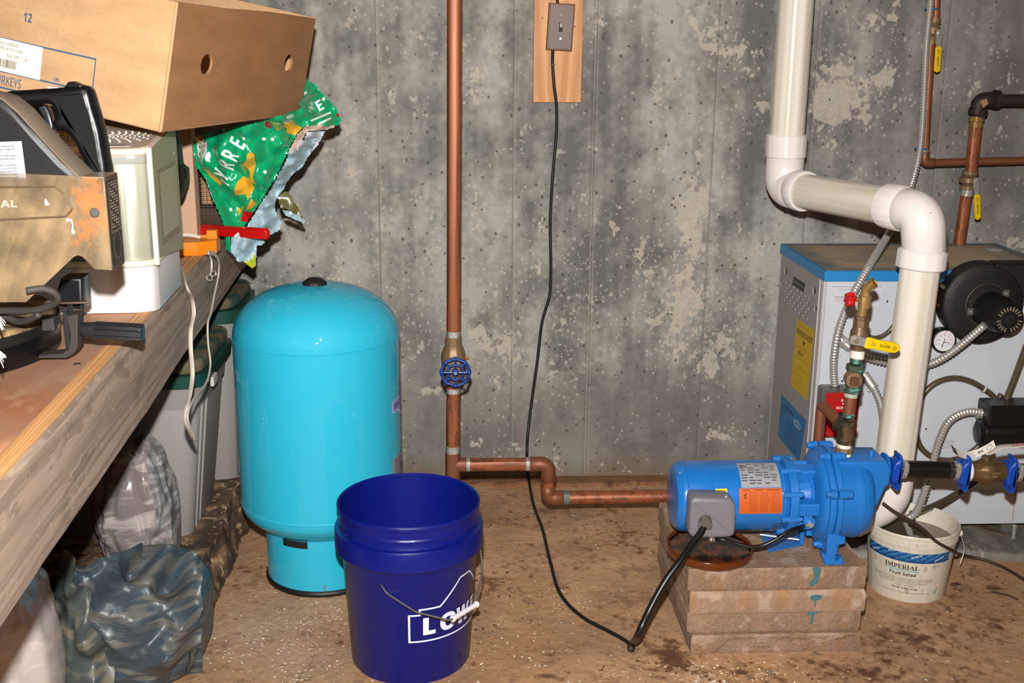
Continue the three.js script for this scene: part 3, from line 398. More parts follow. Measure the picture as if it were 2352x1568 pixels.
  {
    const a = V([-0.56, 0.877, 1.575]), b = V([-0.471, 0.8718, 1.575]); const L = a.distanceTo(b), { m } = frameAB(a, b); const pts = []; for (let i = 0; i < 48; i++) { const w = i / 48 * Math.PI * 2; const gv = Math.max(0, Math.cos(w * 6)) ** 2; pts.push([Math.cos(w) * (0.0138 - 0.0022 * gv), Math.sin(w) * (0.0138 - 0.0022 * gv)]); }
    const kb = [extr(pts, 0, L * 0.80, 0.002).rotateX(-Math.PI / 2).translate(0, L * 0.2, 0).applyMatrix4(m), turn([[0, -0.002], [0.0095, -0.002], [0.0118, 0.004], [0.0122, L * 0.16], [0.0132, L * 0.22], [0, L * 0.22]], a, b, 24), turn([[0.0128, L - 0.004], [0.0115, L - 0.001], [0.006, L + 0.0004], [0, L + 0.0004]], a, b, 24)];
    const k = M('locking_knob', kb, std(0x1c1d21, 0.38), t); M('threaded_stud', rod(a.clone().add(V(-0.012, 0, 0)), a, 0.005), std(0x8d8880, 0.35, 0.9), k);
  }
  M('power_cord', [sweep(spline([[-0.6897, 0.9223, 1.6372], [-0.6321, 0.9262, 1.6598], [-0.5877, 0.9323, 1.6812], [-0.5611, 0.9418, 1.6955], [-0.5449, 0.9533, 1.7088], [-0.5455, 0.9641, 1.7163], [-0.5572, 0.9719, 1.724], [-0.577, 0.971, 1.7336]], 50), 0.0048, 10), sweep(spline([[-0.6983, 0.9116, 1.6189], [-0.6502, 0.9106, 1.6319], [-0.6276, 0.9071, 1.6444], [-0.6045, 0.9139, 1.6645], [-0.5817, 0.9265, 1.683]], 40), 0.0046, 10)], std(0x35322f, 0.7), t);
  single('frayed_rope', 'bundle of frayed white strands hanging at the left edge beside the saw base', 'rope', [sweep(spline([[-0.6122, 0.9472, 1.7588], [-0.63, 0.9504, 1.7571], [-0.82, 0.893, 1.60]], 20), 0.004, 8), sweep(spline([[-0.5961, 0.9131, 1.8101], [-0.6162, 0.9173, 1.808], [-0.6302, 0.9396, 1.7807], [-0.82, 0.893, 1.62]], 20), 0.004, 8), ...Array.from({ length: 26 }, (_, i) => { const y0 = i < 14 ? 722 : 800, a = rnd(), b = rnd(); const P0 = V(i < 14 ? [-0.6122, 0.9472, 1.7588] : [-0.5961, 0.9131, 1.8101]), dx = 0.006 + 0.010 * a, dy = 0.008 + 0.02 * b; void y0; return sweep(spline([P0, [P0.x + dx * 0.6, P0.y - dy * 0.4, P0.z + 0.004], [P0.x + dx, P0.y - dy, P0.z + 0.004 * a]], 6), 0.0006, 5); })], std(0xded3c6, 0.9));
}

// ---------------------------------------------------------------- things at the far end of the bench
{
  const t = th('wire_cage', 'small wooden crate with a wire mesh front behind the gift bag', 'crate', [-0.60, 0.829, 0.42]);
  const x0 = [-0.6345, 0.9616, 0.46][0], x1 = x0 + 0.13, yT = [-0.6059, 1.0194, 0.46][1] + 0.05;
  M('frame', [tri(rbox(x0 - 0.01, x0, 0.829, yT, 0.38, 0.46, 0.001)), tri(rbox(x1, x1 + 0.01, 0.829, yT, 0.38, 0.46, 0.001)), tri(rbox(x0, x1, 0.829, [-0.6132, 0.9001, 0.46][1], 0.38, 0.457, 0.001))], std(0x6d5a48, 0.85, 0, { map: oldWood }), t);
  M('back_board', tri(rbox(x0, x1, 0.829, yT, 0.38, 0.388, 0.001)), std(0xb98a60, 0.8), t);
  const ws = []; for (let x = x0; x < x1; x += 0.0095) ws.push(rod([x, 0.885, 0.458], [x, yT, 0.458], 0.0008, 0.0008, 6)); for (let y = 0.885; y < yT; y += 0.0095) ws.push(rod([x0, y, 0.4592], [x1, y, 0.4592], 0.0008, 0.0008, 6));
  const w = M('wire_mesh', ws, std(0x6e655c, 0.5, 0.7), t); w.userData.kind = 'stuff';
  const x2 = [-0.6479, 0.9985, 0.6][0], x3 = [-0.6024, 0.9986, 0.6][0];
  single('wooden_board', 'pale upright board between the perforated appliance and the wire cage', 'board', tri(rbox(x2 - 0.03, x3, 0.829, [-0.6206, 1.0973, 0.6][1] + 0.03, 0.56, 0.60, 0.0015)), std(0xb8957c, 0.8, 0, { bumpMap: roughTex, bumpScale: 0.0006 }));
  // black work glove draped in the gap under the box
  const g = new THREE.SphereGeometry(1, 40, 30); const p = g.attributes.position; const c0 = V([-0.593, 1.0527, 0.82]); for (let i = 0; i < p.count; i++) { let x = p.getX(i), y = p.getY(i), z = p.getZ(i); const k = 1 + 0.35 * (fbm3(x * 2 + 4, y * 2, z * 2, 3) - 0.5); p.setXYZ(i, c0.x + x * 0.024 * k + (y < -0.2 ? 0.006 : -0.004), c0.y + y * 0.080 * k, c0.z + z * 0.04 * k); } g.computeVertexNormals();
  single('rubber_glove', 'crumpled black glove hanging below the box beside the perforated side', 'glove', [g], std(0x0c0b0c, 0.4));
}
{
  const t = th('cord_winder', 'orange plastic cord winder at the bench edge under the red handle', 'cord winder', [-0.60, 0.829, 0.69]);
  const o = std(0xd57a10, 0.4);
  const z = 0.72; const y0 = 0.8295, y1 = [-0.5991, 0.8613, 0.72][1];
  const xs = (px) => [-0.6425, 0.8574, 0.72][0] + (px - 385) * 0.00099;
  M('body', [plan([[xs(385), 0.72], [xs(450), 0.722], [xs(487), 0.69], [xs(487), 0.65], [xs(455), 0.62], [xs(385), 0.62]], y0, y1, 0.003), rbox(xs(462), xs(486), y1 - 0.002, y1 + 0.019, 0.655, 0.675, 0.002), rbox(xs(430), xs(462), y1 - 0.002, y1 + 0.006, 0.65, 0.66, 0.001)], o, t);
  M('slot', rbox(xs(388), xs(410), y0 + 0.008, y0 + 0.020, 0.7195, 0.7225, 0.0005), std(0x2c1608, 0.7), t);
  M('wound_cord', [sweep(spline([[xs(392), y1 + 0.002, 0.70], [xs(405), y1 + 0.009, 0.69], [xs(425), y1 + 0.010, 0.685], [xs(450), y1 + 0.004, 0.68]], 20), 0.0045, 8, [1, 0.55])], std(0xb9b0a6, 0.6), t);
  single('tape_roll', 'orange tape roll half hidden behind the appliance on the bench', 'tape', turn([[0.028, 0], [0.036, 0], [0.036, 0.024], [0.028, 0.024]], [-0.668, 0.829, 0.90], [-0.668, 0.9, 0.90], 32), std(0xb0621c, 0.5));
}
{
  const cm = std(0xb9b0a4, 0.55);
  const t = th('extension_cord', 'flat pale two-wire cord looping down from the bench edge past the bins', 'cord', [-0.5397, 0.7536, 0.9555]);
  M('cord', [sweep(spline([[-0.646, 0.834, 0.7632], [-0.6359, 0.834, 0.7424], [-0.6075, 0.834, 0.7942], [-0.5615, 0.835, 0.9337], [-0.536, 0.8189, 1.012], [-0.5395, 0.7822, 0.9603], [-0.5397, 0.7536, 0.9555], [-0.5376, 0.7281, 1.0004], [-0.537, 0.6949, 1.0127], [-0.537, 0.6399, 1.0129], [-0.5325, 0.6142, 1.0638], [-0.5279, 0.6003, 1.1187], [-0.5273, 0.5818, 1.1302], [-0.5291, 0.5415, 1.0923], [-0.5308, 0.5151, 1.0571]], 110), 0.0034, 10, [1.5, 0.75])], cm, t);
  M('cord', [sweep(spline([[-0.5425, 0.8476, 0.7747], [-0.5416, 0.8307, 0.7092], [-0.5465, 0.7994, 0.6502], [-0.5509, 0.7719, 0.6409], [-0.5511, 0.7335, 0.7007], [-0.5482, 0.707, 0.7605], [-0.5459, 0.6937, 0.8076], [-0.5454, 0.6518, 0.8175], [-0.5422, 0.6131, 0.8213], [-0.5384, 0.5942, 0.8589], [-0.5343, 0.5895, 0.9243], [-0.528, 0.6, 1.0336], [-0.5246, 0.5997, 1.1034], [-0.523, 0.5883, 1.1362], [-0.526, 0.5519, 1.0959], [-0.5283, 0.5188, 1.0674]], 110), 0.0034, 10, [1.5, 0.75])], cm, t);
  single('string', 'knotted white string end hanging from the orange winder', 'string', [sweep(spline([[-0.5479, 0.8414, 0.746], [-0.5495, 0.8165, 0.713], [-0.5492, 0.7998, 0.7193], [-0.5478, 0.7915, 0.7469]], 16), 0.0022, 6), sweep(spline([[-0.5478, 0.7915, 0.7469], [-0.5456, 0.7968, 0.7924], [-0.5465, 0.7851, 0.7733], [-0.5493, 0.7771, 0.7156], [-0.5484, 0.791, 0.735], [-0.5513, 0.7868, 0.6741], [-0.5518, 0.7768, 0.665], [-0.5488, 0.7831, 0.7257]], 30), 0.0017, 6)], std(0xcfcac4, 0.8));
}
{
  const a = [-0.68, 0.862, 0.5166], b = [-0.4291, 0.868, 0.6487]; const A = V(a), B = V(b); const d = B.clone().sub(A).normalize(); const L = A.distanceTo(B);
  const t = th('wrench', 'red wrench handle lying across the bench end and sticking out over the edge', 'wrench', a, { local: true }); t.quaternion.setFromUnitVectors(new THREE.Vector3(1, 0, 0), d);
  const h = 0.0135; const out = [[-0.05, -h], [L * 0.6, -h * 0.98], [L - 0.008, -h], [L - 0.002, -h + 0.006], [L, 0], [L - 0.002, h - 0.006], [L - 0.008, h], [L * 0.6, h * 0.95], [-0.05, h * 0.85]];
  M('handle', [extr(out, -0.009, 0.009, 0.006, [], 4)], phys(0xb3070a, 0.32, 0, { clearcoat: 0.3, bumpMap: roughTex, bumpScale: 0.0006 }), t);
  M('groove', extr([[-0.02, 0.006], [L - 0.03, 0.0075], [L - 0.03, 0.0095], [-0.02, 0.0085]], 0.0082, 0.0096, 0.0003), std(0x7d0507, 0.5), t);
}
// ---------------------------------------------------------------- printed plastic gift bag hanging over the bench end
// thin sheet inside an outline of world points; depth is spread from the control points and creased
function sheet(outline, inner, o = {}) {
  const cp = [...outline, ...inner], st = o.step ?? 0.0045, am = o.amp ?? 0.012, sc = o.scale ?? 22, sd = o.seed ?? 0;
  const xs = outline.map((p) => p[0]), ys = outline.map((p) => p[1]); const x0 = Math.min(...xs) - st, x1 = Math.max(...xs) + st, y0 = Math.min(...ys) - st, y1 = Math.max(...ys) + st;
  const inside = (x, y) => { let c = false; for (let i = 0, j = outline.length - 1; i < outline.length; j = i++) { const [xi, yi] = outline[i], [xj, yj] = outline[j]; if (yi > y !== yj > y && x < ((xj - xi) * (y - yi)) / (yj - yi) + xi) c = !c; } return c; };
  const snap = (x, y) => { let b = 1e9, r = [x, y]; for (let i = 0, j = outline.length - 1; i < outline.length; j = i++) { const [ax, ay] = outline[j], [bx, by] = outline[i]; const t = clamp(((x - ax) * (bx - ax) + (y - ay) * (by - ay)) / ((bx - ax) ** 2 + (by - ay) ** 2 + 1e-12)); const qx = ax + (bx - ax) * t, qy = ay + (by - ay) * t, d = (qx - x) ** 2 + (qy - y) ** 2; if (d < b) { b = d; r = [qx, qy]; } } return r; };
  const nx = Math.ceil((x1 - x0) / st), ny = Math.ceil((y1 - y0) / st), pos = [], idx = [], used = new Map(); const id = (i, j) => { const k = i * 10000 + j; if (used.has(k)) return used.get(k); let x = x0 + i * st, y = y0 + j * st; if (!inside(x, y)) [x, y] = snap(x, y);
    let sw = 0, sz = 0; for (const p of cp) { const d = (p[0] - x) ** 2 + (p[1] - y) ** 2 + 2e-5, w = 1 / (d * d); sw += w; sz += w * p[2]; } let z = sz / sw;
    const r1 = 1 - Math.abs(2 * fbm(x * sc + sd, y * sc * 0.7 - x * sc * 0.5 + 3, 2) - 1), r2 = 1 - Math.abs(2 * fbm(x * sc * 2.6 + 20 + sd, y * sc * 2.2 + x * 9, 2) - 1); z += am * (r1 - 0.7) + am * (o.fine ?? 0.3) * (r2 - 0.7);
    for (const cr of o.creases ?? []) { let b = 1e9; for (let k = 1; k < cr.p.length; k++) { const [ax, ay] = cr.p[k - 1], [bx, by] = cr.p[k]; const t = clamp(((x - ax) * (bx - ax) + (y - ay) * (by - ay)) / ((bx - ax) ** 2 + (by - ay) ** 2 + 1e-12)); const dx = x - ax - (bx - ax) * t, dy = y - ay - (by - ay) * t, d = Math.hypot(dx, dy), side = (bx - ax) * dy - (by - ay) * dx > 0 ? 1 : cr.f ?? 1; b = Math.min(b, d * side); } z += cr.a * Math.exp(-Math.abs(b) / cr.w); }
    pos.push(x, y, z); used.set(k, pos.length / 3 - 1); return pos.length / 3 - 1; };
  for (let i = 0; i < nx; i++) for (let j = 0; j < ny; j++) { const cx = x0 + (i + 0.5) * st, cy = y0 + (j + 0.5) * st; if (!inside(cx, cy)) continue; const a = id(i, j), b = id(i + 1, j), c = id(i + 1, j + 1), d = id(i, j + 1); idx.push(a, b, c, a, c, d); }
  const g = new THREE.BufferGeometry(); g.setAttribute('position', new THREE.Float32BufferAttribute(pos, 3)); g.setIndex(idx); g.computeVertexNormals(); return g;
}
{
  const t = th('gift_bag', 'crumpled green holiday gift bag with gold and white print spilling from under the cardboard box', 'bag', [-0.42, 0.829, 0.58]);
  const A = [-0.602, 1.2326, 0.6], B = [-0.2655, 0.7735, 0.6]; const uvf = (x, y) => [(x - A[0]) / (B[0] - A[0]), (y - B[1]) / (A[1] - B[1])];
  const pr = canvasTex(720, 920, (g) => {
    g.scale(2, 2); g.translate(-430, -160); const poly = (c, ...p) => { g.fillStyle = c; g.beginPath(); p.forEach((q, i) => (i ? g.lineTo(q[0], q[1]) : g.moveTo(q[0], q[1]))); g.closePath(); g.fill(); }; const dot = (x, y, r, c = '#e4efe8') => { g.fillStyle = c; g.beginPath(); g.arc(x, y, r, 0, 7); g.fill(); };
    g.fillStyle = '#07935e'; g.fillRect(430, 160, 360, 460); const Y = '#cf9c28';
    poly(Y, [533, 432], [545, 405], [560, 393], [577, 400], [584, 420], [566, 449], [560, 436], [533, 440]); poly(Y, [567, 362], [580, 352], [582, 338], [592, 333], [598, 340], [596, 362], [585, 395], [588, 413], [577, 405], [578, 380]); poly(Y, [455, 372], [476, 384], [504, 412], [496, 419], [470, 400]); poly(Y, [558, 472], [575, 445], [584, 460], [573, 468], [552, 478]); poly(Y, [642, 264], [676, 272], [700, 288], [684, 304], [668, 296], [668, 282], [650, 290]); poly(Y, [530, 470], [544, 476], [536, 492]); poly(Y, [436, 300], [468, 296], [462, 318], [440, 330]);
    poly('#b4101c', [538, 502], [548, 478], [577, 480], [566, 500], [553, 506]); poly('#e9dedd', [441, 322], [478, 316], [474, 336], [456, 372], [441, 350]); for (const [x, y] of [[448, 332], [458, 330], [455, 344], [447, 348], [468, 326], [456, 357], [462, 340], [470, 318]]) dot(x, y, 3, '#b0142a'); dot(634, 274, 9, '#97112a');
    g.fillStyle = '#e9dedd'; g.beginPath(); g.ellipse(476, 350, 6, 11, 0.3, 0, 7); g.fill();
    for (const [x, y] of [[577, 304], [638, 308], [619, 307], [615, 382], [514, 477], [700, 214], [684, 257], [742, 228], [660, 250], [730, 205], [755, 290]]) dot(x, y, 4);
    g.strokeStyle = '#e6f0ea'; g.lineWidth = 4.2; g.lineCap = 'round'; const L = (...p) => { g.beginPath(); p.forEach((q, i) => (i ? g.lineTo(q[0], q[1]) : g.moveTo(q[0], q[1]))); g.stroke(); };
    // the word MERRY, letters stacked down to the left
    g.fillStyle = '#e6f0ea'; g.font = 'bold 50px sans-serif'; g.textAlign = 'center'; for (const [ch, x, y] of [['E', 566, 318], ['R', 546, 346], ['R', 530, 368], ['Y', 512, 394]]) { g.save(); g.translate(x, y); g.rotate(rad(-62)); g.scale(0.72, 1.1); g.fillText(ch, 0, 12); g.restore(); } L([502, 404], [524, 413]);
    g.save(); g.translate(735, 243); g.rotate(rad(-30)); g.font = 'bold 34px sans-serif'; g.fillText('E', 0, 10); g.restore(); L([722, 272], [760, 258]); L([735, 281], [762, 270]); dot(778, 264, 4, '#b0142a');
  });
  const film = phys(0xffffff, 0.16, 0, { map: pr, side: THREE.DoubleSide, clearcoat: 0.8, clearcoatRoughness: 0.08 });
  const liningM = phys(0x93adb8, 0.28, 0, { side: THREE.DoubleSide, clearcoat: 0.5, clearcoatRoughness: 0.15 }), pinkM = phys(0xcfb3a6, 0.3, 0, { side: THREE.DoubleSide, clearcoat: 0.5 });
  const front = [[-0.5996, 1.0729, 0.6], [-0.5811, 1.0889, 0.64], [-0.559, 1.0963, 0.66], [-0.4604, 1.122, 0.72], [-0.3814, 1.1404, 0.74], [-0.3501, 1.1484, 0.62], [-0.3615, 1.1926, 0.52], [-0.3575, 1.2192, 0.48], [-0.3325, 1.1976, 0.49], [-0.3038, 1.1691, 0.5], [-0.2781, 1.1431, 0.52], [-0.2687, 1.118, 0.52], [-0.2763, 1.1035, 0.53], [-0.3083, 1.1082, 0.57], [-0.3425, 1.1092, 0.6], [-0.3624, 1.0881, 0.62], [-0.378, 1.0566, 0.63], [-0.4097, 0.9963, 0.62], [-0.4499, 0.9358, 0.61], [-0.498, 0.8712, 0.6], [-0.5089, 0.8927, 0.6], [-0.5166, 0.9182, 0.6], [-0.539, 0.9465, 0.6], [-0.5727, 0.9826, 0.6], [-0.5962, 1.0185, 0.6], [-0.6012, 1.0482, 0.6]];
  M('printed_film', uvBy(sheet(front, [[-0.4674, 1.0581, 0.7], [-0.4375, 1.0063, 0.665], [-0.4997, 0.9848, 0.65], [-0.5074, 1.057, 0.69], [-0.3933, 1.0756, 0.68], [-0.3213, 1.1534, 0.53], [-0.4702, 0.9432, 0.635], [-0.5574, 1.0326, 0.64]], { amp: 0.020, seed: 2 }), uvf), film, t, 'glossy green printed film');
  M('pale_lining', sheet([[-0.3783, 1.0564, 0.628], [-0.3556, 1.0767, 0.6], [-0.3238, 1.0766, 0.55], [-0.3417, 1.0404, 0.53], [-0.3622, 1.0076, 0.54], [-0.3867, 0.9911, 0.53], [-0.4039, 0.9614, 0.54], [-0.4186, 0.942, 0.55], [-0.4282, 0.911, 0.55], [-0.4148, 0.8783, 0.54], [-0.4203, 0.8589, 0.55], [-0.4506, 0.8466, 0.57], [-0.4951, 0.8692, 0.6], [-0.4496, 0.9361, 0.612], [-0.4094, 0.9965, 0.622]], [[-0.381, 1.026, 0.59], [-0.4095, 0.9789, 0.6], [-0.4369, 0.9284, 0.6], [-0.4539, 0.8876, 0.6]], { amp: 0.018, seed: 12, scale: 26 }), liningM, t, 'pale blue inside of the bag');
  M('folded_hem', sheet([[-0.3417, 1.1115, 0.605], [-0.3056, 1.1105, 0.575], [-0.2748, 1.1048, 0.535], [-0.2999, 1.0961, 0.54], [-0.3415, 1.0969, 0.58], [-0.3517, 1.0767, 0.6], [-0.3611, 1.0548, 0.61], [-0.3744, 1.0498, 0.63], [-0.3777, 1.0568, 0.632], [-0.3617, 1.0885, 0.625]], [], { amp: 0.006, seed: 30 }), pinkM, t, 'pinkish white folded hem');
  M('folded_hem', sheet([[-0.3461, 1.0934, 0.56], [-0.3064, 1.0905, 0.52], [-0.3272, 1.0559, 0.51], [-0.3443, 1.0385, 0.51], [-0.3655, 1.0442, 0.55]], [], { amp: 0.006, seed: 35 }), phys(0xaeb6c0, 0.3, 0, { side: THREE.DoubleSide }), t);
  M('lower_fold', sheet([[-0.5213, 0.8551, 0.62], [-0.4954, 0.8724, 0.62], [-0.4479, 0.8523, 0.585], [-0.4517, 0.8327, 0.58], [-0.4704, 0.8265, 0.58], [-0.4698, 0.8033, 0.59], [-0.493, 0.7938, 0.6], [-0.5123, 0.7967, 0.61], [-0.5232, 0.8213, 0.62]], [[-0.4915, 0.8364, 0.63]], { amp: 0.016, seed: 41, scale: 34 }), liningM, t);
  M('printed_tip', sheet([[-0.5031, 0.7948, 0.6], [-0.4843, 0.8022, 0.595], [-0.4708, 0.8211, 0.585], [-0.473, 0.7803, 0.59], [-0.4825, 0.7771, 0.595]], [], { amp: 0.006, seed: 50 }), phys(0x9aa51e, 0.2, 0, { side: THREE.DoubleSide, clearcoat: 0.7 }), t, 'yellow green corner');
  M('printed_film', uvBy(sheet([[-0.5776, 0.9849, 0.585], [-0.5521, 0.9613, 0.59], [-0.523, 0.9276, 0.595], [-0.5066, 0.8971, 0.595], [-0.499, 0.8712, 0.6], [-0.5263, 0.8517, 0.6], [-0.5273, 0.8156, 0.6], [-0.5411, 0.819, 0.59], [-0.5385, 0.8647, 0.585], [-0.5543, 0.905, 0.58], [-0.569, 0.9458, 0.58]], [], { amp: 0.008, seed: 60 }), (x, y) => { const q = uvf(x, y); return [q[0], q[1]]; }), film, t);
  M('pale_lining', sheet([[-0.5834, 0.9907, 0.575], [-0.5718, 0.9837, 0.575], [-0.5581, 0.9431, 0.575], [-0.5577, 0.9166, 0.575], [-0.5672, 0.9327, 0.573]], [], { amp: 0.003, seed: 66, step: 0.003 }), liningM, t);
  M('hanging_flap', sheet([[-0.4305, 0.9375, 0.5], [-0.4103, 0.948, 0.5], [-0.3971, 0.9396, 0.5], [-0.3772, 0.8982, 0.49], [-0.3678, 0.8743, 0.48], [-0.3778, 0.8811, 0.49], [-0.3987, 0.9007, 0.5], [-0.421, 0.9074, 0.51]], [], { amp: 0.006, seed: 71 }), phys(0x5d5a34, 0.3, 0, { side: THREE.DoubleSide, clearcoat: 0.4 }), t);
  M('hanging_flap', sheet([[-0.4188, 0.9024, 0.505], [-0.3995, 0.8989, 0.495], [-0.3764, 0.8804, 0.485], [-0.3668, 0.8732, 0.48], [-0.3713, 0.8657, 0.48], [-0.3927, 0.8769, 0.49], [-0.4128, 0.889, 0.5]], [], { amp: 0.004, seed: 76, step: 0.003 }), liningM, t);
}

// ---------------------------------------------------------------- bins under the bench
function bin(label, b, r, y0, y1, lidH) { // b, r: [x0, x1, z0, z1] at the base and at the rim
  const t = th('storage_bin', label, 'bin', [(b[0] + b[1]) / 2, y0, (b[2] + b[3]) / 2], { group: 'grey bins under the bench' });
  const body = (rad0, ya, yb, grow) => { const g = plan(rrect(-1, 1, -1, 1, rad0, 8), 0, 1, 0.001, 1); const p = g.attributes.position; for (let i = 0; i < p.count; i++) { const k = mix(ya, yb, p.getY(i)), x = (p.getX(i) + 1) / 2, z = (p.getZ(i) + 1) / 2; const X0 = mix(b[0], r[0], k) - grow, X1 = mix(b[1], r[1], k) + grow, Z0 = mix(b[2], r[2], k) - grow, Z1 = mix(b[3], r[3], k) + grow; p.setXYZ(i, mix(X0, X1, x), mix(y0, y1, k), mix(Z0, Z1, z)); } return toCreasedNormals(g, rad(30)); };
  const grey = std(0x918c89, 0.5);
  M('body', body(0.28, 0, 1, 0), grey, t);
  M('rim_step', body(0.28, 0.80, 0.985, 0.004), std(0x8a8583, 0.5), t);
  for (const s of [0.08, 0.22]) { const zb = mix(b[3], b[2], s), zr = mix(r[3], r[2], s); M('corner_rib', rod([b[1] + 0.0005, y0 + 0.01, zb - 0.02], [mix(b[1], r[1], 0.8) + 0.0005, mix(y0, y1, 0.8), mix(zb, zr, 0.8) - 0.02], 0.004, 0.005, 10), grey, t); }
  const lid = uvBy(body(0.3, 0.93, 1.0, 0.016), (x, y, z) => [x * 4, z * 4]); const gm = std(0x123f37, 0.4), dusty = std(0xffffff, 0.9, 0, { map: dataTex(256, 256, (x, y) => mix3([26, 62, 54], [92, 84, 62], sstep(0.35, 0.62, fbm(x / 40, y / 40, 4)))) });
  const L = M('lid', lid, gm, t, 'dark green lid');
  const X0 = r[0], X1 = r[1], Z0 = r[2], Z1 = r[3]; const top = plan(rrect(X0 - 0.006, X1 + 0.006, Z0 - 0.006, Z1 + 0.006, 0.05, 8), y1, y1 + lidH, 0.012, 4); M('lid_top', uvBy(top, (x, y, z) => [x * 4, z * 4]), dusty, L, 'dusty lid top');
  M('latch', rbox(r[1] + 0.012, r[1] + 0.022, y1 - 0.045, y1 - 0.02, Z1 - 0.10, Z1 - 0.055, 0.004), std(0xb9b4ad, 0.5), t);
}
bin('grey bin with a dusty green lid under the bench, the nearer of the two', [-0.98, -0.652, 0.36, 0.652], [-1.02, -0.598, 0.345, 0.70], 0.118, 0.545, 0.035);
bin('grey bin with a dark green lid close to the wall behind the turquoise tank', [-0.96, -0.612, 0.03, 0.276], [-1.00, -0.592, 0.02, 0.30], 0.118, 0.605, 0.03);

// ---------------------------------------------------------------- plastic bags under the bench
function bagBlob(c, R, o) {
  const g = mergeVertices(new THREE.SphereGeometry(1, o.n ?? 140, o.m ?? 100).deleteAttribute('uv').deleteAttribute('normal'), 1e-5); const p = g.attributes.position; const [a, b, d] = o.dir ?? [1, 2.2, 1];
  for (let i = 0; i < p.count; i++) {
    const x = p.getX(i), y = p.getY(i), z = p.getZ(i); const sx = o.s ?? 2.2, q = o.seed ?? 0;
    const w = fbm3(x * 1.3 + q, y * 1.3, z * 1.3 + q, 2) - 0.5;
    const r1 = 1 - Math.abs(2 * fbm3(x * sx * a + q + w * 2, y * sx * b + w * 3, z * sx * d + q, 2) - 1), r2 = 1 - Math.abs(2 * fbm3(x * sx * 2.7 * a + 9 + q, y * sx * 2.7 * b + w * 5, z * sx * 2.7 * d, 2) - 1);
    let k = 1 + (o.amp ?? 0.12) * (r1 - 0.75) + (o.amp ?? 0.12) * 0.22 * (r2 - 0.75) + 0.3 * w;
    const f = o.sq ?? 0.75; const X = Math.sign(x) * Math.abs(x) ** f, Y = Math.sign(y) * Math.abs(y) ** f, Z = Math.sign(z) * Math.abs(z) ** f;
    let px = c[0] + R[0] * X * k, py = c[1] + R[1] * Y * k, pz = c[2] + R[2] * Z * k; if (py < 0.004) py = 0.004 - 0.002 * w; if (o.pinch) { const t = clamp((Y - o.pinch) / (1 - o.pinch)); px = mix(px, c[0], t * 0.7); pz = mix(pz, c[2], t * 0.7); py += t * t * 0.06; }
    p.setXYZ(i, px, py, pz);
  }
  g.computeVertexNormals(); return g;
}
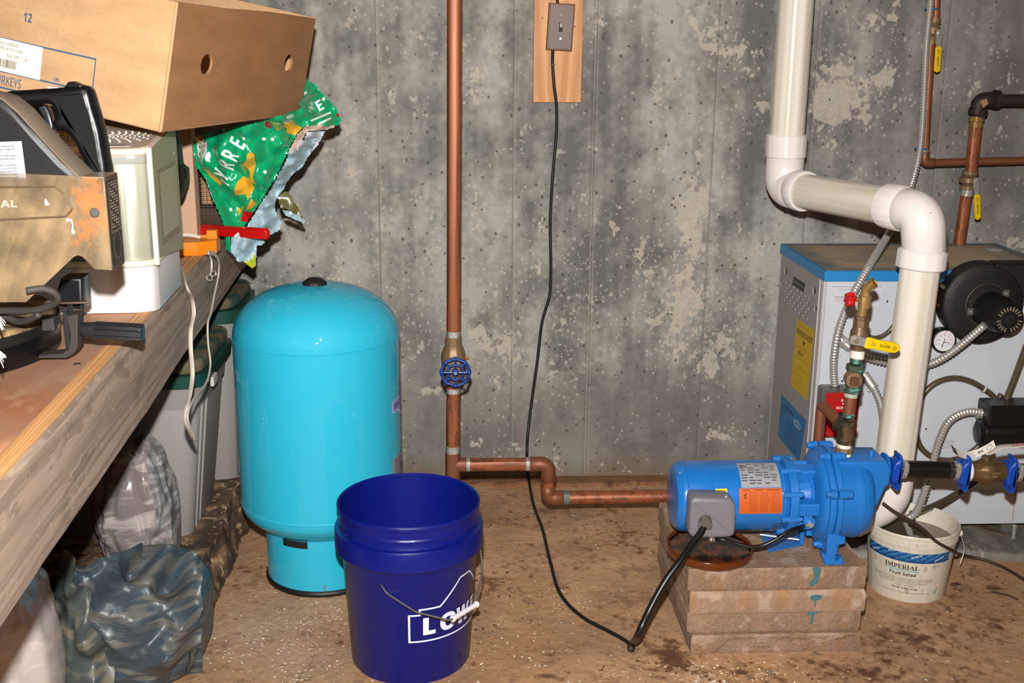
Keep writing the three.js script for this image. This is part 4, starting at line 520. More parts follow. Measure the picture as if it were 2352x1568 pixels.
{
  const dust = (c0, c1, amt) => dataTex(512, 512, (x, y) => mix3(c0, c1, sstep(0.45, 0.72, fbm(x / 60 + y / 30, y / 22, 5)) * amt));
  const dm = phys(0xffffff, 0.46, 0, { map: dust([56, 68, 77], [116, 110, 100], 0.7), clearcoat: 0.12, clearcoatRoughness: 0.25, bumpMap: roughTex, bumpScale: 0.004, side: THREE.DoubleSide });
  const t = th('trash_bag', 'dusty dark blue-grey plastic trash bag on the floor under the bench', 'bag', [-0.68, 0, 1.08]);
  M('bag', tri(bagBlob([-0.665, 0.10, 1.0], [0.122, 0.135, 0.15], { seed: 3, amp: 0.08, s: 0.9, dir: [0.7, 2.2, 0.9], sq: 0.72 }), 3), dm, t);
  const bo = [[-0.8047, 0.2758, 1.1], [-0.7582, 0.2751, 1.11], [-0.7083, 0.2823, 1.07], [-0.6537, 0.291, 1.04], [-0.5943, 0.2776, 1.03], [-0.5425, 0.2688, 1.03], [-0.5284, 0.2472, 1.06], [-0.5239, 0.1777, 1.08], [-0.5285, 0.113, 1.09], [-0.5358, 0.0522, 1.09], [-0.5412, -0.0154, 1.08], [-0.5625, -0.1118, 1.06], [-0.8646, -0.1021, 1.08], [-0.857, 0.0531, 1.08], [-0.8329, 0.1785, 1.09]];
  const cz2 = (l, a, w, f) => ({ p: xy(l), a, w, f });
  const fold = sheet(bo, [[-0.6488, 0.2787, 1.16], [-0.6916, 0.2043, 1.18], [-0.5805, 0.2447, 1.17], [-0.6497, 0.1611, 1.19], [-0.5567, 0.1565, 1.15], [-0.5878, 0.1058, 1.18], [-0.7253, 0.1086, 1.18], [-0.6659, 0.0225, 1.17]], { amp: 0.011, fine: 0.55, seed: 5, scale: 15, step: 0.0045, creases: [cz2([[-0.752, 0.2876, 1.14], [-0.6551, 0.267, 1.14], [-0.569, 0.2675, 1.14], [-0.5082, 0.2723, 1.14]], 0.024, 0.018, 0.5), cz2([[-0.7213, 0.2258, 1.16], [-0.6862, 0.205, 1.16], [-0.5849, 0.1916, 1.16], [-0.5006, 0.2706, 1.16]], 0.020, 0.016, 0.4), cz2([[-0.7146, 0.1834, 1.16], [-0.6485, 0.1032, 1.16], [-0.5727, 0.1429, 1.16], [-0.512, 0.197, 1.16]], 0.022, 0.017, 0.4), cz2([[-0.6869, 0.0566, 1.16], [-0.6112, 0.0897, 1.16], [-0.5202, 0.1497, 1.16]], 0.018, 0.015, 0.4), cz2([[-0.7268, 0.2611, 1.16], [-0.6517, 0.2408, 1.16], [-0.5487, 0.2438, 1.16]], 0.012, 0.012), cz2([[-0.642, 0.0277, 1.16], [-0.5144, 0.1025, 1.16]], 0.012, 0.014)] });
  M('folded_top', uvBy(fold, (x, y) => [x * 3 + y, y * 4]), dm, t);
  M('standing_fold', uvBy(sheet([[-0.788, 0.3109, 1.12], [-0.7706, 0.3059, 1.13], [-0.7319, 0.2517, 1.16], [-0.7059, 0.1855, 1.18], [-0.6893, 0.1137, 1.19], [-0.6772, -0.0245, 1.19], [-0.8411, -0.0567, 1.15], [-0.8373, 0.0818, 1.13], [-0.8214, 0.1746, 1.12], [-0.8046, 0.2615, 1.12]], [[-0.7515, 0.2579, 1.19], [-0.7246, 0.1538, 1.225], [-0.7414, 0.0584, 1.225], [-0.7845, 0.1526, 1.17]], { amp: 0.016, fine: 0.2, seed: 33, scale: 10, step: 0.005, creases: [cz2([[-0.7571, 0.3444, 1.2], [-0.7336, 0.2346, 1.2], [-0.7136, 0.054, 1.2]], 0.014, 0.012), cz2([[-0.7711, 0.2819, 1.2], [-0.7731, 0.1692, 1.2], [-0.7836, 0.0555, 1.2]], 0.012, 0.010)] }), (x, y) => [x * 4, y * 2]), phys(0xffffff, 0.42, 0, { map: dust([66, 74, 74], [120, 114, 96], 0.9), side: THREE.DoubleSide }), t, 'dull dusty fold standing up');
  const clearM = phys(0xffffff, 0.2, 0, { map: dust([120, 112, 112], [176, 166, 162], 0.9), clearcoat: 0.7, clearcoatRoughness: 0.12, side: THREE.DoubleSide });
  const c = single('plastic_bag', 'crumpled clear whitish plastic bag behind the dark trash bag', 'bag', [tri(bagBlob([-0.735, 0.25, 0.80], [0.085, 0.17, 0.10], { seed: 8, amp: 0.14, s: 1.1, dir: [2.2, 0.7, 2], sq: 0.8 }), 3)], clearM); void c;
  const w = single('plastic_bag', 'full white plastic bag at the bottom left corner under the bench', 'bag', [tri(bagBlob([-0.90, 0.15, 1.26], [0.125, 0.20, 0.14], { seed: 14, amp: 0.11, s: 0.9, dir: [1.8, 0.8, 1.6] }), 3)], phys(0xffffff, 0.24, 0, { map: dust([206, 196, 194], [226, 214, 208], 1), clearcoat: 0.6, clearcoatRoughness: 0.15, side: THREE.DoubleSide })); void w;
}

// ---------------------------------------------------------------- pressure tank
{
  const cx = -0.335, cz = 0.605, R = 0.197;
  const t = th('pressure_tank', 'glossy turquoise well pressure tank standing on the floor left of the copper riser', 'tank', [cx, 0, cz]);
  const paint = phys(0x26abc9, 0.62, 0, { specularIntensity: 0.5, clearcoat: 0.7, clearcoatRoughness: 0.03 });
  const yS = [-0.3108, 0.6196, 0.803][1], yL = [-0.3259, 0.2043, 0.803][1], yT = 0.742, yB = [-0.333, 0.1471, 0.76][1];
  const prof = [[0.0, yB - 0.01], [0.135, yB - 0.006], [0.150, yB + 0.001]]; for (let i = 1; i <= 10; i++) { const a = rad(-70 + i * 7); prof.push([0.150 + (R - 0.150) * (Math.cos(a) - Math.cos(rad(-70))) / (1 - Math.cos(rad(-70))), mix(yB + 0.001, yL, i / 10)]); }
  prof.push([R, yL + 0.001], [R + 0.0012, yL + 0.003], [R + 0.0012, yL + 0.006], [R, yL + 0.008], [R, yS - 0.003], [R - 0.0014, yS - 0.002], [R - 0.0014, yS]); const H = yT - yS; prof.push([R + 0.0003, yS + 0.0015]); for (let i = 1; i <= 26; i++) { const a = (i / 26) * Math.PI / 2; prof.push([R * Math.cos(a) ** 0.86, yS + 0.002 + (H - 0.002) * Math.sin(a) ** 1.0]); }
  M('shell', toCreasedNormals(new THREE.LatheGeometry(prof.map((p) => new THREE.Vector2(Math.max(p[0], 1e-5), p[1])), 96), rad(25)).translate(cx, 0, cz), paint, t);
  const r2 = 0.142; const ring = new THREE.LatheGeometry([[r2 - 0.004, 0.012], [r2, 0.012], [r2, yB + 0.004], [r2 - 0.004, yB + 0.004]].map((p) => new THREE.Vector2(...p)), 72).translate(cx, 0, cz);
  M('base_ring', toCreasedNormals(ring, rad(30)), paint, t); M('floor_ring', new THREE.LatheGeometry([[r2 - 0.006, 0.0005], [r2 + 0.004, 0.0005], [r2 + 0.005, 0.006], [r2 + 0.002, 0.014], [r2 - 0.006, 0.014]].map((p) => new THREE.Vector2(...p)), 72).translate(cx, 0, cz), std(0x0b0b0c, 0.5), t, 'black rubber floor ring');
  M('vent_slot', wrapPrint(cx, cz, () => r2, yB - 0.022, yB - 0.004, -36, -9, 0.0008, 14, 2), std(0x060606, 0.8), t, 'black vent slot'); M('weld_tab', rbox(cx + 0.012, cx + 0.016, 0.014, 0.030, cz + r2 - 0.001, cz + r2 + 0.002, 0.0008), std(0x6e7a78, 0.5), t);
  M('valve_cap', turn([[0.030, -0.008], [0.030, 0.002], [0.027, 0.008], [0.016, 0.016], [0, 0.018]], [cx, yT - 0.003, cz + 0.0], [cx, yT + 0.1, cz], 28), std(0x0a0a0a, 0.6), t, 'black domed valve cap');
  M('shell_seam_shine', new THREE.TorusGeometry(R + 0.0002, 0.0009, 6, 96).rotateX(Math.PI / 2).translate(cx, yS + 0.001, cz), paint, t);
  const lg = canvasTex(512, 512, (g, w, h) => { g.clearRect(0, 0, w, h); g.fillStyle = '#b9bfe0'; g.beginPath(); g.ellipse(300, 250, 200, 220, 0, 0, 7); g.fill(); g.fillStyle = '#4a4a94'; g.beginPath(); g.ellipse(300, 230, 170, 190, 0, 0, 7); g.fill(); g.fillStyle = '#c3c6dc'; g.beginPath(); g.roundRect(10, 180, 500, 170, 30); g.fill(); g.fillStyle = '#7d86c0'; g.beginPath(); g.roundRect(24, 194, 474, 142, 22); g.fill(); g.fillStyle = '#35366e'; g.font = 'bold 92px sans-serif'; g.fillText('WELL', 40, 296); g.fillText('-X', 300, 296); });
  const y1 = [-0.14, 0.5048, 0.64][1], y2 = [-0.1417, 0.4112, 0.64][1]; M('brand_label', wrapPrint(cx, cz, () => R, y2, y1, 66, 112, 0.0007, 20, 2), std(0xffffff, 0.4, 0, { map: lg, transparent: true }), t, 'purple oval label');
  const l2 = canvasTex(256, 256, (g, w, h) => { g.fillStyle = '#8d8f98'; g.fillRect(0, 0, w, h); g.fillStyle = '#26262c'; for (let i = 0; i < 9; i++) g.fillRect(24, 20 + i * 24, 120 + ((i * 53) % 80), 8); g.fillRect(150, 130, 70, 60); });
  M('data_label', wrapPrint(cx, cz, () => R, [-0.1443, 0.2682, 0.64][1], [-0.1432, 0.3272, 0.64][1], 66, 95, 0.0007, 16, 2), std(0xffffff, 0.5, 0, { map: l2 }), t, 'grey data label');
  const f = [-0.3972, 0.6873, 0.35]; single('hose_bib', 'small dark tap handle just behind the top of the turquoise tank', 'tap', [rod([f[0], f[1] - 0.07, 0.35], [f[0], f[1] + 0.004, 0.35], 0.004), rbox(f[0] - 0.014, f[0] + 0.016, f[1] - 0.008, f[1] - 0.002, 0.34, 0.36, 0.002), rod([f[0] - 0.12, f[1] - 0.07, 0.35], [f[0] + 0.1, f[1] - 0.07, 0.35], 0.006)], std(0x201c1a, 0.6));
}

// ---------------------------------------------------------------- blue bucket
{
  const cx = -0.103, cz = 1.016;
  const t = th('bucket', 'royal blue plastic bucket with white store print and wire handle in front of the tank', 'bucket', [cx, 0, cz]);
  const blue = phys(0x081468, 0.36, 0, { specularIntensity: 0.6, clearcoat: 0.15, clearcoatRoughness: 0.2, bumpMap: fineTex, bumpScale: 0.00015 });
  const rBody = (y) => mix(0.1285, 0.1425, y / 0.27);
  const prof = [[0, 0.004], [0.120, 0.004], [0.1255, 0.0], [0.1285, 0.006], [0.1425, 0.262], [0.1445, 0.266], [0.1555, 0.2665], [0.1572, 0.269], [0.1572, 0.308], [0.1555, 0.312], [0.1480, 0.314], [0.1465, 0.318], [0.1465, 0.327], [0.1485, 0.329], [0.1485, 0.333], [0.1468, 0.336], [0.1475, 0.352], [0.1510, 0.355], [0.1515, 0.361], [0.1490, 0.3645], [0.1460, 0.361], [0.1440, 0.33], [0.1395, 0.26], [0.1255, 0.008], [0, 0.008]];
  M('body', toCreasedNormals(new THREE.LatheGeometry(prof.map((p) => new THREE.Vector2(Math.max(p[0], 1e-5), p[1])), 96), rad(28)).translate(cx, 0, cz), blue, t);
  const logo = canvasTex(1024, 640, (g, w, h) => {
    g.clearRect(0, 0, w, h); g.strokeStyle = '#d6dcef'; g.fillStyle = '#d6dcef'; g.lineWidth = 16; g.lineJoin = 'miter';
    g.beginPath(); g.moveTo(20, 612); g.lineTo(20, 352); g.lineTo(100, 352); g.lineTo(100, 300); g.lineTo(262, 300); g.lineTo(452, 90); g.lineTo(572, 90); g.lineTo(762, 300); g.lineTo(924, 300); g.lineTo(924, 352); g.lineTo(1004, 352); g.lineTo(1004, 612); g.closePath(); g.stroke();
    g.font = 'bold 214px sans-serif'; g.textAlign = 'left'; g.lineWidth = 12; g.lineJoin = 'round'; g.save(); g.translate(112, 548); g.scale(1.0, 1.02); ['L', 'O', 'W', 'E', "'", 'S'].forEach((c, k) => { const x = [0, 146, 312, 500, 648, 690][k]; g.save(); g.translate(x, 0); if (c === 'W') g.scale(0.82, 1); g.fillText(c, 0, 0); g.strokeText(c, 0, 0); g.restore(); }); g.restore();
  });
  M('store_print', wrapPrint(cx, cz, rBody, [-0.0959, 0.097, 1.155][1], [-0.0936, 0.2479, 1.155][1], -1, 116, 0.0006, 48, 4), std(0xffffff, 0.5, 0, { map: logo, transparent: true }), t, 'white house-shaped store print');
  const steel = std(0x8f8d88, 0.35, 0.8);
  const e0 = [-0.1926, 0.2921, 1.128], e1 = [0.0483, 0.2542, 1.02];
  const bail = M('wire_handle', sweep(bent([[e0[0] + 0.012, e0[1] + 0.002, e0[2] - 0.02], e0, [-0.1445, 0.2152, 1.15], [-0.0848, 0.1883, 1.18], [-0.0175, 0.1713, 1.185], [-0.0105, 0.1714, 1.18], [0.0381, 0.168, 1.115], [0.0402, 0.1781, 1.1], [0.0521, 0.2118, 1.06], e1, [e1[0] - 0.012, e1[1] + 0.002, e1[2]]], 0.008, 6), 0.0019, 10), steel, t);
  const a = V([-0.0123, 0.1715, 1.182]), b = V([0.0409, 0.1684, 1.112]); const L = a.distanceTo(b);
  M('grip', turn([[0.0035, 0], [0.0062, 0.001], [0.0068, 0.006], [0.0050, 0.008], ...Array.from({ length: 9 }, (_, i) => [i % 2 ? 0.0056 : 0.0048, 0.01 + ((L - 0.02) * i) / 8]), [0.0050, L - 0.008], [0.0068, L - 0.006], [0.0062, L - 0.001], [0.0035, L]], a, b, 20), std(0xd9d5da, 0.5), bail, 'white plastic grip');
}

// ---------------------------------------------------------------- copper riser with gate valve
const copper = std(0xe4dcd4, 0.46, 0.3, { map: dataTex(256, 512, (x, y) => { const n = fbm(x / 60, y / 26, 4), k = fbm(x / 20 + 8, y / 12, 3); return mix3(mix3([140, 80, 50], [180, 110, 72], n), [108, 68, 48], sstep(0.55, 0.72, k) * 0.7); }) });
const copperDark = std(0x7c4a32, 0.5, 0.35, { bumpMap: roughTex, bumpScale: 0.0004 });
const solder = std(0xa3a09a, 0.5, 0.5, { bumpMap: roughTex, bumpScale: 0.0012 }), bronze = std(0x80674a, 0.45, 0.35, { bumpMap: fineTex, bumpScale: 0.0003 }), patina = std(0xffffff, 0.7, 0.1, { map: dataTex(256, 256, (x, y) => { const n = fbm(x / 30, y / 30, 4); return mix3([58, 66, 52], [70, 140, 128], sstep(0.45, 0.7, n)); }) }), steel = std(0xb2b0aa, 0.35, 0.6), teflon = std(0xd6d0c4, 0.7), blackIron = std(0x2b2120, 0.6, 0.3), brass = std(0x8f7040, 0.38, 0.4, { bumpMap: fineTex, bumpScale: 0.0003 });
{
  const r = 0.0178, z = 0.45; const X = (py) => mix([0.0024, 1.3932, 0.45][0], [-0.0116, 0.2306, 0.45][0], py / 1060);
  const yAt = (py) => mix([-0.0058, 0.6533, 0.45][1], [-0.0084, 0.1816, 0.45][1], (py - 700) / 400); const R0 = (py) => [X(py), yAt(py), z];
  const t = th('copper_riser', 'thick copper pipe rising before the wall and turning along the floor toward the pump', 'pipe', [X(1060), 0, z]);
  M('upright_pipe', rod(R0(775), [X(-300), 2.35, z], r, r, 24), copper, t); M('upright_pipe', rod(R0(1030), R0(868), r, r, 24), copper, t);
  M('solder_joint', rod(R0(783), R0(757), r + 0.0012, r + 0.0008, 24), solder, t); M('solder_joint', rod(R0(898), R0(886), r + 0.001, r + 0.0005, 24), solder, t); M('solder_joint', rod(R0(1044), R0(1020), r + 0.0012, r + 0.0006, 24), solder, t);
  M('tee', [rod([X(1060), 0.150, z], R0(1036), r + 0.0022, r + 0.0022, 24), rod(R0(1066), [X(1060) + 0.036, R0(1066)[1], z], r + 0.0016, r + 0.0016, 24)], copperDark, t); M('upright_pipe', rod([X(1060), 0.001, z], [X(1060), 0.152, z], r, r, 24), copper, t);
  const hy = R0(1066)[1], hy2 = [0.2892, 0.1259, 0.45][1], xe = [0.2405, 0.191, 0.45][0];
  M('solder_joint', rod([X(1060) + 0.034, hy, z], [X(1060) + 0.046, hy, z], r + 0.001, r + 0.0005, 24), solder, t); M('cross_pipe', rod([X(1060) + 0.04, hy, z], [xe - 0.05, hy, z], r, r, 24), copper, t); M('solder_joint', rod([xe - 0.060, hy, z], [xe - 0.046, hy, z], r + 0.0012, r + 0.0006, 24), solder, t);
  M('elbow', pipe([[xe - 0.05, hy, z], [xe, hy, z], [xe, hy - 0.048, z]], r + 0.0018, 0.022, 24), copperDark, t); M('short_pipe', rod([xe, hy - 0.068, z], [xe, hy - 0.040, z], r, r, 24), copper, t); M('elbow', pipe([[xe, hy - 0.062, z], [xe, hy2, z], [xe + 0.042, hy2, z]], r + 0.0018, 0.022, 24), copperDark, t); M('solder_joint', rod([xe + 0.04, hy2, z], [xe + 0.058, hy2, z], r + 0.0014, r + 0.0006, 24), std(0x5f716a, 0.6, 0.3, { bumpMap: roughTex, bumpScale: 0.001 }), t);
  M('floor_pipe', pipe([[xe + 0.05, hy2, z], [0.86, hy2, z], [0.86, 0.18, z]], r, 0.03, 24), copper, t); M('floor_pipe', pipe([[0.86, 0.16, z], [0.86, 0.218, z], [[0.8342, 0.4022, 0.84][0], 0.225, 0.80], [[0.8342, 0.4022, 0.84][0], 0.38, 0.84]], 0.0115, 0.03, 18), copperDark, t);
  const v = th('gate_valve', 'bronze gate valve with a blue handwheel on the copper riser', 'valve', R0(830));
  const a = V(R0(868)), b = V(R0(770)); const L = a.distanceTo(b);
  M('valve_body', [turn([[r, 0], [0.0215, 0], [0.0225, 0.004], [0.0225, 0.018], [0.027, 0.026], [0.031, L * 0.42], [0.031, L * 0.6], [0.026, L * 0.74], [0.0215, L * 0.8], [0.0215, L - 0.002], [r, L]], a, b, 28), rod([a.x, mix(a.y, b.y, 0.42), z], [a.x, mix(a.y, b.y, 0.42), z + 0.034], 0.021, 0.019, 24)], bronze, v);
  M('bonnet', prism([a.x, mix(a.y, b.y, 0.42), z + 0.032], [a.x, mix(a.y, b.y, 0.42), z + 0.046], 0.021, 6), bronze, v); M('drain_screw', [rod([0.0124, 0.5099, 0.45], [0.029, 0.5161, 0.46], 0.004), prism([0.0235, 0.515, 0.46], [0.0313, 0.5172, 0.46], 0.005, 6)], std(0xb08a3c, 0.35, 0.7), v);
  const c = [-0.0033, 0.4972, 0.525]; const bp = std(0x12387e, 0.4); const R = 0.0345, parts = [];
  const ringPts = []; for (let i = 0; i <= 96; i++) { const q = (i / 96) * Math.PI * 2; ringPts.push(new THREE.Vector3(c[0] + Math.cos(q) * (R - 0.0012 * Math.cos(q * 8 + Math.PI)), c[1] + Math.sin(q) * (R - 0.0012 * Math.cos(q * 8 + Math.PI)), c[2])); } parts.push(sweep(ringPts, 0.0042, 10)); parts.push(new THREE.TorusGeometry(R * 0.56, 0.0030, 8, 40).translate(...c));
  for (let i = 0; i < 8; i++) { const q = (i / 8) * Math.PI * 2; parts.push(new THREE.SphereGeometry(0.0058, 12, 10).translate(c[0] + Math.cos(q) * R, c[1] + Math.sin(q) * R, c[2])); const r0 = i % 2 ? R * 0.55 : 0.004; parts.push(rod([c[0] + Math.cos(q) * r0, c[1] + Math.sin(q) * r0, c[2]], [c[0] + Math.cos(q) * R, c[1] + Math.sin(q) * R, c[2]], 0.0030, 0.0027, 10)); } parts.push(turn([[0.0085, -0.006], [0.0085, 0.004], [0.006, 0.006], [0, 0.006]], c, [c[0], c[1], c[2] + 0.1], 20));
  const hw = M('handwheel', parts, bp, v, 'blue spoked handwheel'); M('stem', [rod([c[0], c[1], z + 0.04], [c[0], c[1], c[2]], 0.005)], brass, hw); M('stem_nut', prism([c[0], c[1], c[2] + 0.005], [c[0], c[1], c[2] + 0.0095], 0.0048, 6), std(0xb8b0a4, 0.35, 0.7), hw);
}

// ---------------------------------------------------------------- switch on its wooden board, and the pump cord
{
  const pine = grainTex([188, 128, 76], [216, 158, 108], [196, 140, 92], 1.2, 7, 256, 512, null); pine.rotation = 0;
  const b0 = [0.2145, 1.1349, 0.02], b1 = [0.3493, 1.1344, 0.02]; const top = [0.2793, 1.4783, 0.02][1];
  const t = th('mounting_board', 'strip of orange pine board fixed to the concrete wall behind the switch', 'board', [(b0[0] + b1[0]) / 2, b0[1], 0.01]);
  M('board', uvBy(rbox(b0[0] + 0.003, b1[0] + 0.003, b0[1], top, 0.0, 0.019, 0.0015), (x, y, z) => [y * 1.2, x * 7]), std(0xffffff, 0.6, 0, { map: pine }), t); for (const [px, py] of [[[0.2406, 1.3615, 0.02]], [[0.33, 1.3403, 0.02]]].map((q) => q[0])) M('nail_head', screw([px, py, 0.0188], [0, 0, 1], 0.0025, 0.0008), std(0x6e4a2c, 0.6), t);
  const s = th('light_switch', 'brown toggle switch box mounted slightly crooked on the pine board', 'switch', [0.2897, 1.3386, 0.04]);
  const C4 = [[0.2567, 1.4021, 0.05], [0.328, 1.3993, 0.05], [0.3212, 1.2742, 0.05], [0.2503, 1.2783, 0.05]]; const plate = xy(C4).reverse();
  const bro = std(0x7a5f4a, 0.45, 0.25); M('switch_box', extr(plate, 0.019, 0.047, 0.003), std(0x6a4c22, 0.5), s); const ctr = plate.reduce((q, p) => [q[0] + p[0] / 4, q[1] + p[1] / 4], [0, 0]); const inset = plate.map((p) => [ctr[0] + (p[0] - ctr[0]) * 0.9, ctr[1] + (p[1] - ctr[1]) * 0.94]); const pl = M('cover_plate', extr(inset, 0.046, 0.0495, 0.0012), std(0x5c4c46, 0.5, 0.3), s, 'worn bronze cover plate');
  const tg = [0.2888, 1.3385, 0.05]; M('toggle', rbox(tg[0] - 0.0035, tg[0] + 0.0035, tg[1] - 0.002, tg[1] + 0.011, 0.049, 0.060, 0.0015).applyMatrix4(new THREE.Matrix4()), std(0x8f8c92, 0.4), pl); M('toggle_slot', rbox(tg[0] - 0.0048, tg[0] + 0.0048, tg[1] - 0.0125, tg[1] + 0.012, 0.0490, 0.0500, 0.0004), std(0x171314, 0.7), pl);
  const s1 = [0.2906, 1.3705, 0.05], s2 = [0.2894, 1.3075, 0.05]; M('plate_screw', screw([s1[0], s1[1], 0.0493], [0, 0, 1], 0.0032, 0.0012), bro, pl); M('plate_screw', screw([s2[0], s2[1], 0.0493], [0, 0, 1], 0.0032, 0.0012), std(0xc9c2b8, 0.25, 0.9), pl);
  const rub = std(0x0e0d0d, 0.5);
  const c = th('power_cord', 'black power cord running from the wall switch down across the floor to the pump', 'cord', [0.3765, 0.005, 0.9949]);
  M('cord', sweep(spline([[0.2662, 1.5001, 0.03], [0.2757, 1.4325, 0.03], [0.2806, 1.4005, 0.035]], 14), 0.0042, 10), rub, c);
  M('cord', sweep(spline([[0.2696, 1.2807, 0.034], [0.2696, 1.2479, 0.026], [0.2757, 1.1772, 0.026], [0.2831, 1.1293, 0.02], [0.2849, 1.0567, 0.015], [0.276, 0.9218, 0.015], [0.2719, 0.8088, 0.012], [0.2759, 0.6425, 0.012], [0.2729, 0.5778, 0.014], [0.2533, 0.506, 0.016], [0.2393, 0.3805, 0.02], [0.222, 0.2479, 0.03], [0.2113, 0.1586, 0.05], [0.2074, 0.1144, 0.08], [0.2161, 0.02, -0.0015], [0.2178, 0.008, 0.0575], [0.2202, 0.006, 0.2191], [0.2329, 0.006, 0.3856], [0.2381, 0.006, 0.5876], [0.2504, 0.006, 0.7727], [0.2913, 0.006, 0.8811], [0.3436, 0.006, 0.9473], [0.3767, 0.006, 0.9929], [0.3814, 0.008, 1.0135]], 160), 0.0044, 10), rub, c);
  M('staple', sweep(bent([[0.2619, 1.2383, 0.019], [0.2621, 1.2397, 0.031], [0.2766, 1.2386, 0.031], [0.2789, 1.2372, 0.019]], 0.003), 0.0008, 6), std(0x9a7a58, 0.4, 0.6), c);
  M('thick_cord', sweep(spline([[0.3795, 0.01, 1.0318], [0.3862, 0.012, 1.0131], [0.3735, 0.1223, 1.16], [0.397, 0.1628, 1.14], [0.4311, 0.2165, 1.12], [0.4643, 0.2527, 1.1], [0.4966, 0.2808, 1.07], [0.5157, 0.2966, 1.055], [0.5247, 0.309, 1.045]], 60), (s, L) => 0.0076, 12), std(0x0c0b0b, 0.38), c);
  M('cord_joint', new THREE.SphereGeometry(0.0085, 16, 12).translate(...[0.3804, 0.009, 1.0264]), std(0x2c2622, 0.6), c);
}
// ---------------------------------------------------------------- white plastic vent pipe
{
  const pvc = phys(0xffffff, 0.32, 0, { map: dataTex(512, 512, (x, y) => { const n = fbm(x / 50, y / 160, 4); const s = vn(x * 0.6, y * 0.6) > 0.985 ? 0.4 : 0; return mix3(mix3([204, 194, 176], [222, 214, 204], sstep(0.3, 0.7, n)), [120, 96, 70], s); }), clearcoat: 0.2, clearcoatRoughness: 0.3 });
  const fit = phys(0xe2d9d6, 0.25, 0, { clearcoat: 0.3, clearcoatRoughness: 0.2 });
  const r = 0.0445, rh = 0.0525, z0 = 0.30;
  const t = th('vent_pipe', 'large white plastic pipe stepping down from the wall past the boiler into the pail', 'pipe', [1.0471, 0.2929, 0.76]);
  const c1 = V([0.8625, 0.9448, 0.3]), c2 = V([1.0404, 0.9352, 0.76]); const x1 = c1.x;
  M('upper_pipe', rod([x1 + 0.0, c1.y + 0.08, z0], [x1, 2.35, z0], r, r, 40), pvc, t);
  const d = c2.clone().sub(c1).normalize(); const A = c1.clone().addScaledVector(d, 0.02), B = c2.clone().addScaledVector(d, -0.02);
  const hubU0 = [x1, [0.8579, 1.0108, 0.3][1], z0], hubU1 = [x1, [0.8536, 1.0715, 0.3][1], z0];
  M('elbow', [sweep(bent([[x1, hubU0[1] + 0.004, z0], [c1.x, c1.y - 0.012, c1.z], c1.clone().addScaledVector(d, 0.075).toArray().map((v, i) => v - (i === 1 ? 0.012 : 0))], 0.07, 18), 0.0488, 40), turn([[r, 0], [rh - 0.003, 0], [rh, 0.004], [rh, hubU1[1] - hubU0[1] - 0.002], [rh - 0.002, hubU1[1] - hubU0[1]], [r, hubU1[1] - hubU0[1]]], hubU0, hubU1, 44)], fit, t, 'glossy white elbow');
  const h0 = c1.clone().addScaledVector(d, 0.060), h1 = c1.clone().addScaledVector(d, 0.092); h0.y -= 0.010; h1.y -= 0.010;
  M('elbow_hub', turn([[0.047, -0.015], [rh - 0.002, 0], [rh, 0.004], [rh, 0.028], [rh - 0.0015, 0.031], [r, 0.031]], h0, h1, 44), fit, t);
  const e0 = c2.clone().addScaledVector(d, -0.10), e1 = c2.clone().addScaledVector(d, -0.062); const f0 = h1.clone();
  M('slanted_pipe', rod(f0, e1, r, r, 40), pvc, t);
  const low0 = V([1.0567, 0.7844, 0.77]), low1 = V([1.035, 0.3267, 0.775]), dn = low1.clone().sub(low0).normalize();
  M('elbow_hub', turn([[r, 0], [rh - 0.002, 0], [rh, 0.003], [rh, 0.052], [rh - 0.002, 0.056], [0.047, 0.062]], e0, e1, 44), fit, t);
  const up0 = low0.clone().addScaledVector(dn, -0.065);
  M('elbow', sweep(bent([e1.clone().addScaledVector(d, -0.004), c2.clone().addScaledVector(d, 0.012), up0.clone().addScaledVector(dn, 0.012)], 0.085, 20), 0.0485, 40), fit, t, 'glossy white elbow');
  const g0 = V([1.0551, 0.8497, 0.77]), g1 = V([1.0531, 0.8096, 0.77]); const gl = g0.distanceTo(g1);
  M('coupling', turn([[0.0485, -0.004], [rh + 0.001, 0], [rh + 0.003, 0.003], [rh + 0.003, gl - 0.003], [rh + 0.001, gl], [r, gl]], g0, g1, 44), fit, t);
  M('lower_pipe', rod(g1.clone().addScaledVector(dn, -0.01), low1, r, r, 40), pvc, t);
  M('bottom_elbow', sweep(bent([low1.clone().addScaledVector(dn, -0.02), V([1.0366, 0.2433, 0.775]), V([0.978, 0.1661, 0.7])], 0.06, 16), 0.0472, 36), fit, t, 'white elbow at the foot');
  const bar = canvasTex(128, 256, (g, w, h) => { g.clearRect(0, 0, w, h); g.fillStyle = '#3a3a48'; let y = 4, s = 3; while (y < h - 8) { s = (s * 37 + 5) % 61; const k = 4 + (s % 9); g.fillRect(8, y, w - 40, k); y += k + 4 + (s % 6); } });
  const bp = V([1.0508, 0.9255, 0.812]); M('barcode', decal([[bp.x - 0.009, bp.y + 0.017, 0.8075], [bp.x + 0.005, bp.y + 0.016, 0.8035], [bp.x + 0.009, bp.y - 0.016, 0.8025], [bp.x - 0.004, bp.y - 0.015, 0.807]], 0.004), std(0xffffff, 0.5, 0, { map: bar, transparent: true }), t);
  const pl = canvasTex(64, 1024, (g, w, h) => { g.clearRect(0, 0, w, h); g.save(); g.translate(w / 2, h / 2); g.rotate(Math.PI / 2); g.fillStyle = '#33302e'; g.font = '26px sans-serif'; g.textAlign = 'center'; g.fillText('PVC 3 IN. SCH 40 DWV  ASTM D 2665  NSF-PW  MADE IN USA', 0, 9, 990); g.restore(); });
  M('pipe_print', wrapPrint(x1, z0, () => r, [0.8875, 1.0806, 0.3][1], [0.8804, 1.4063, 0.3][1] + 0.02, 28, 40, 0.0005, 6, 2), std(0xffffff, 0.5, 0, { map: pl, transparent: true }), t);
}

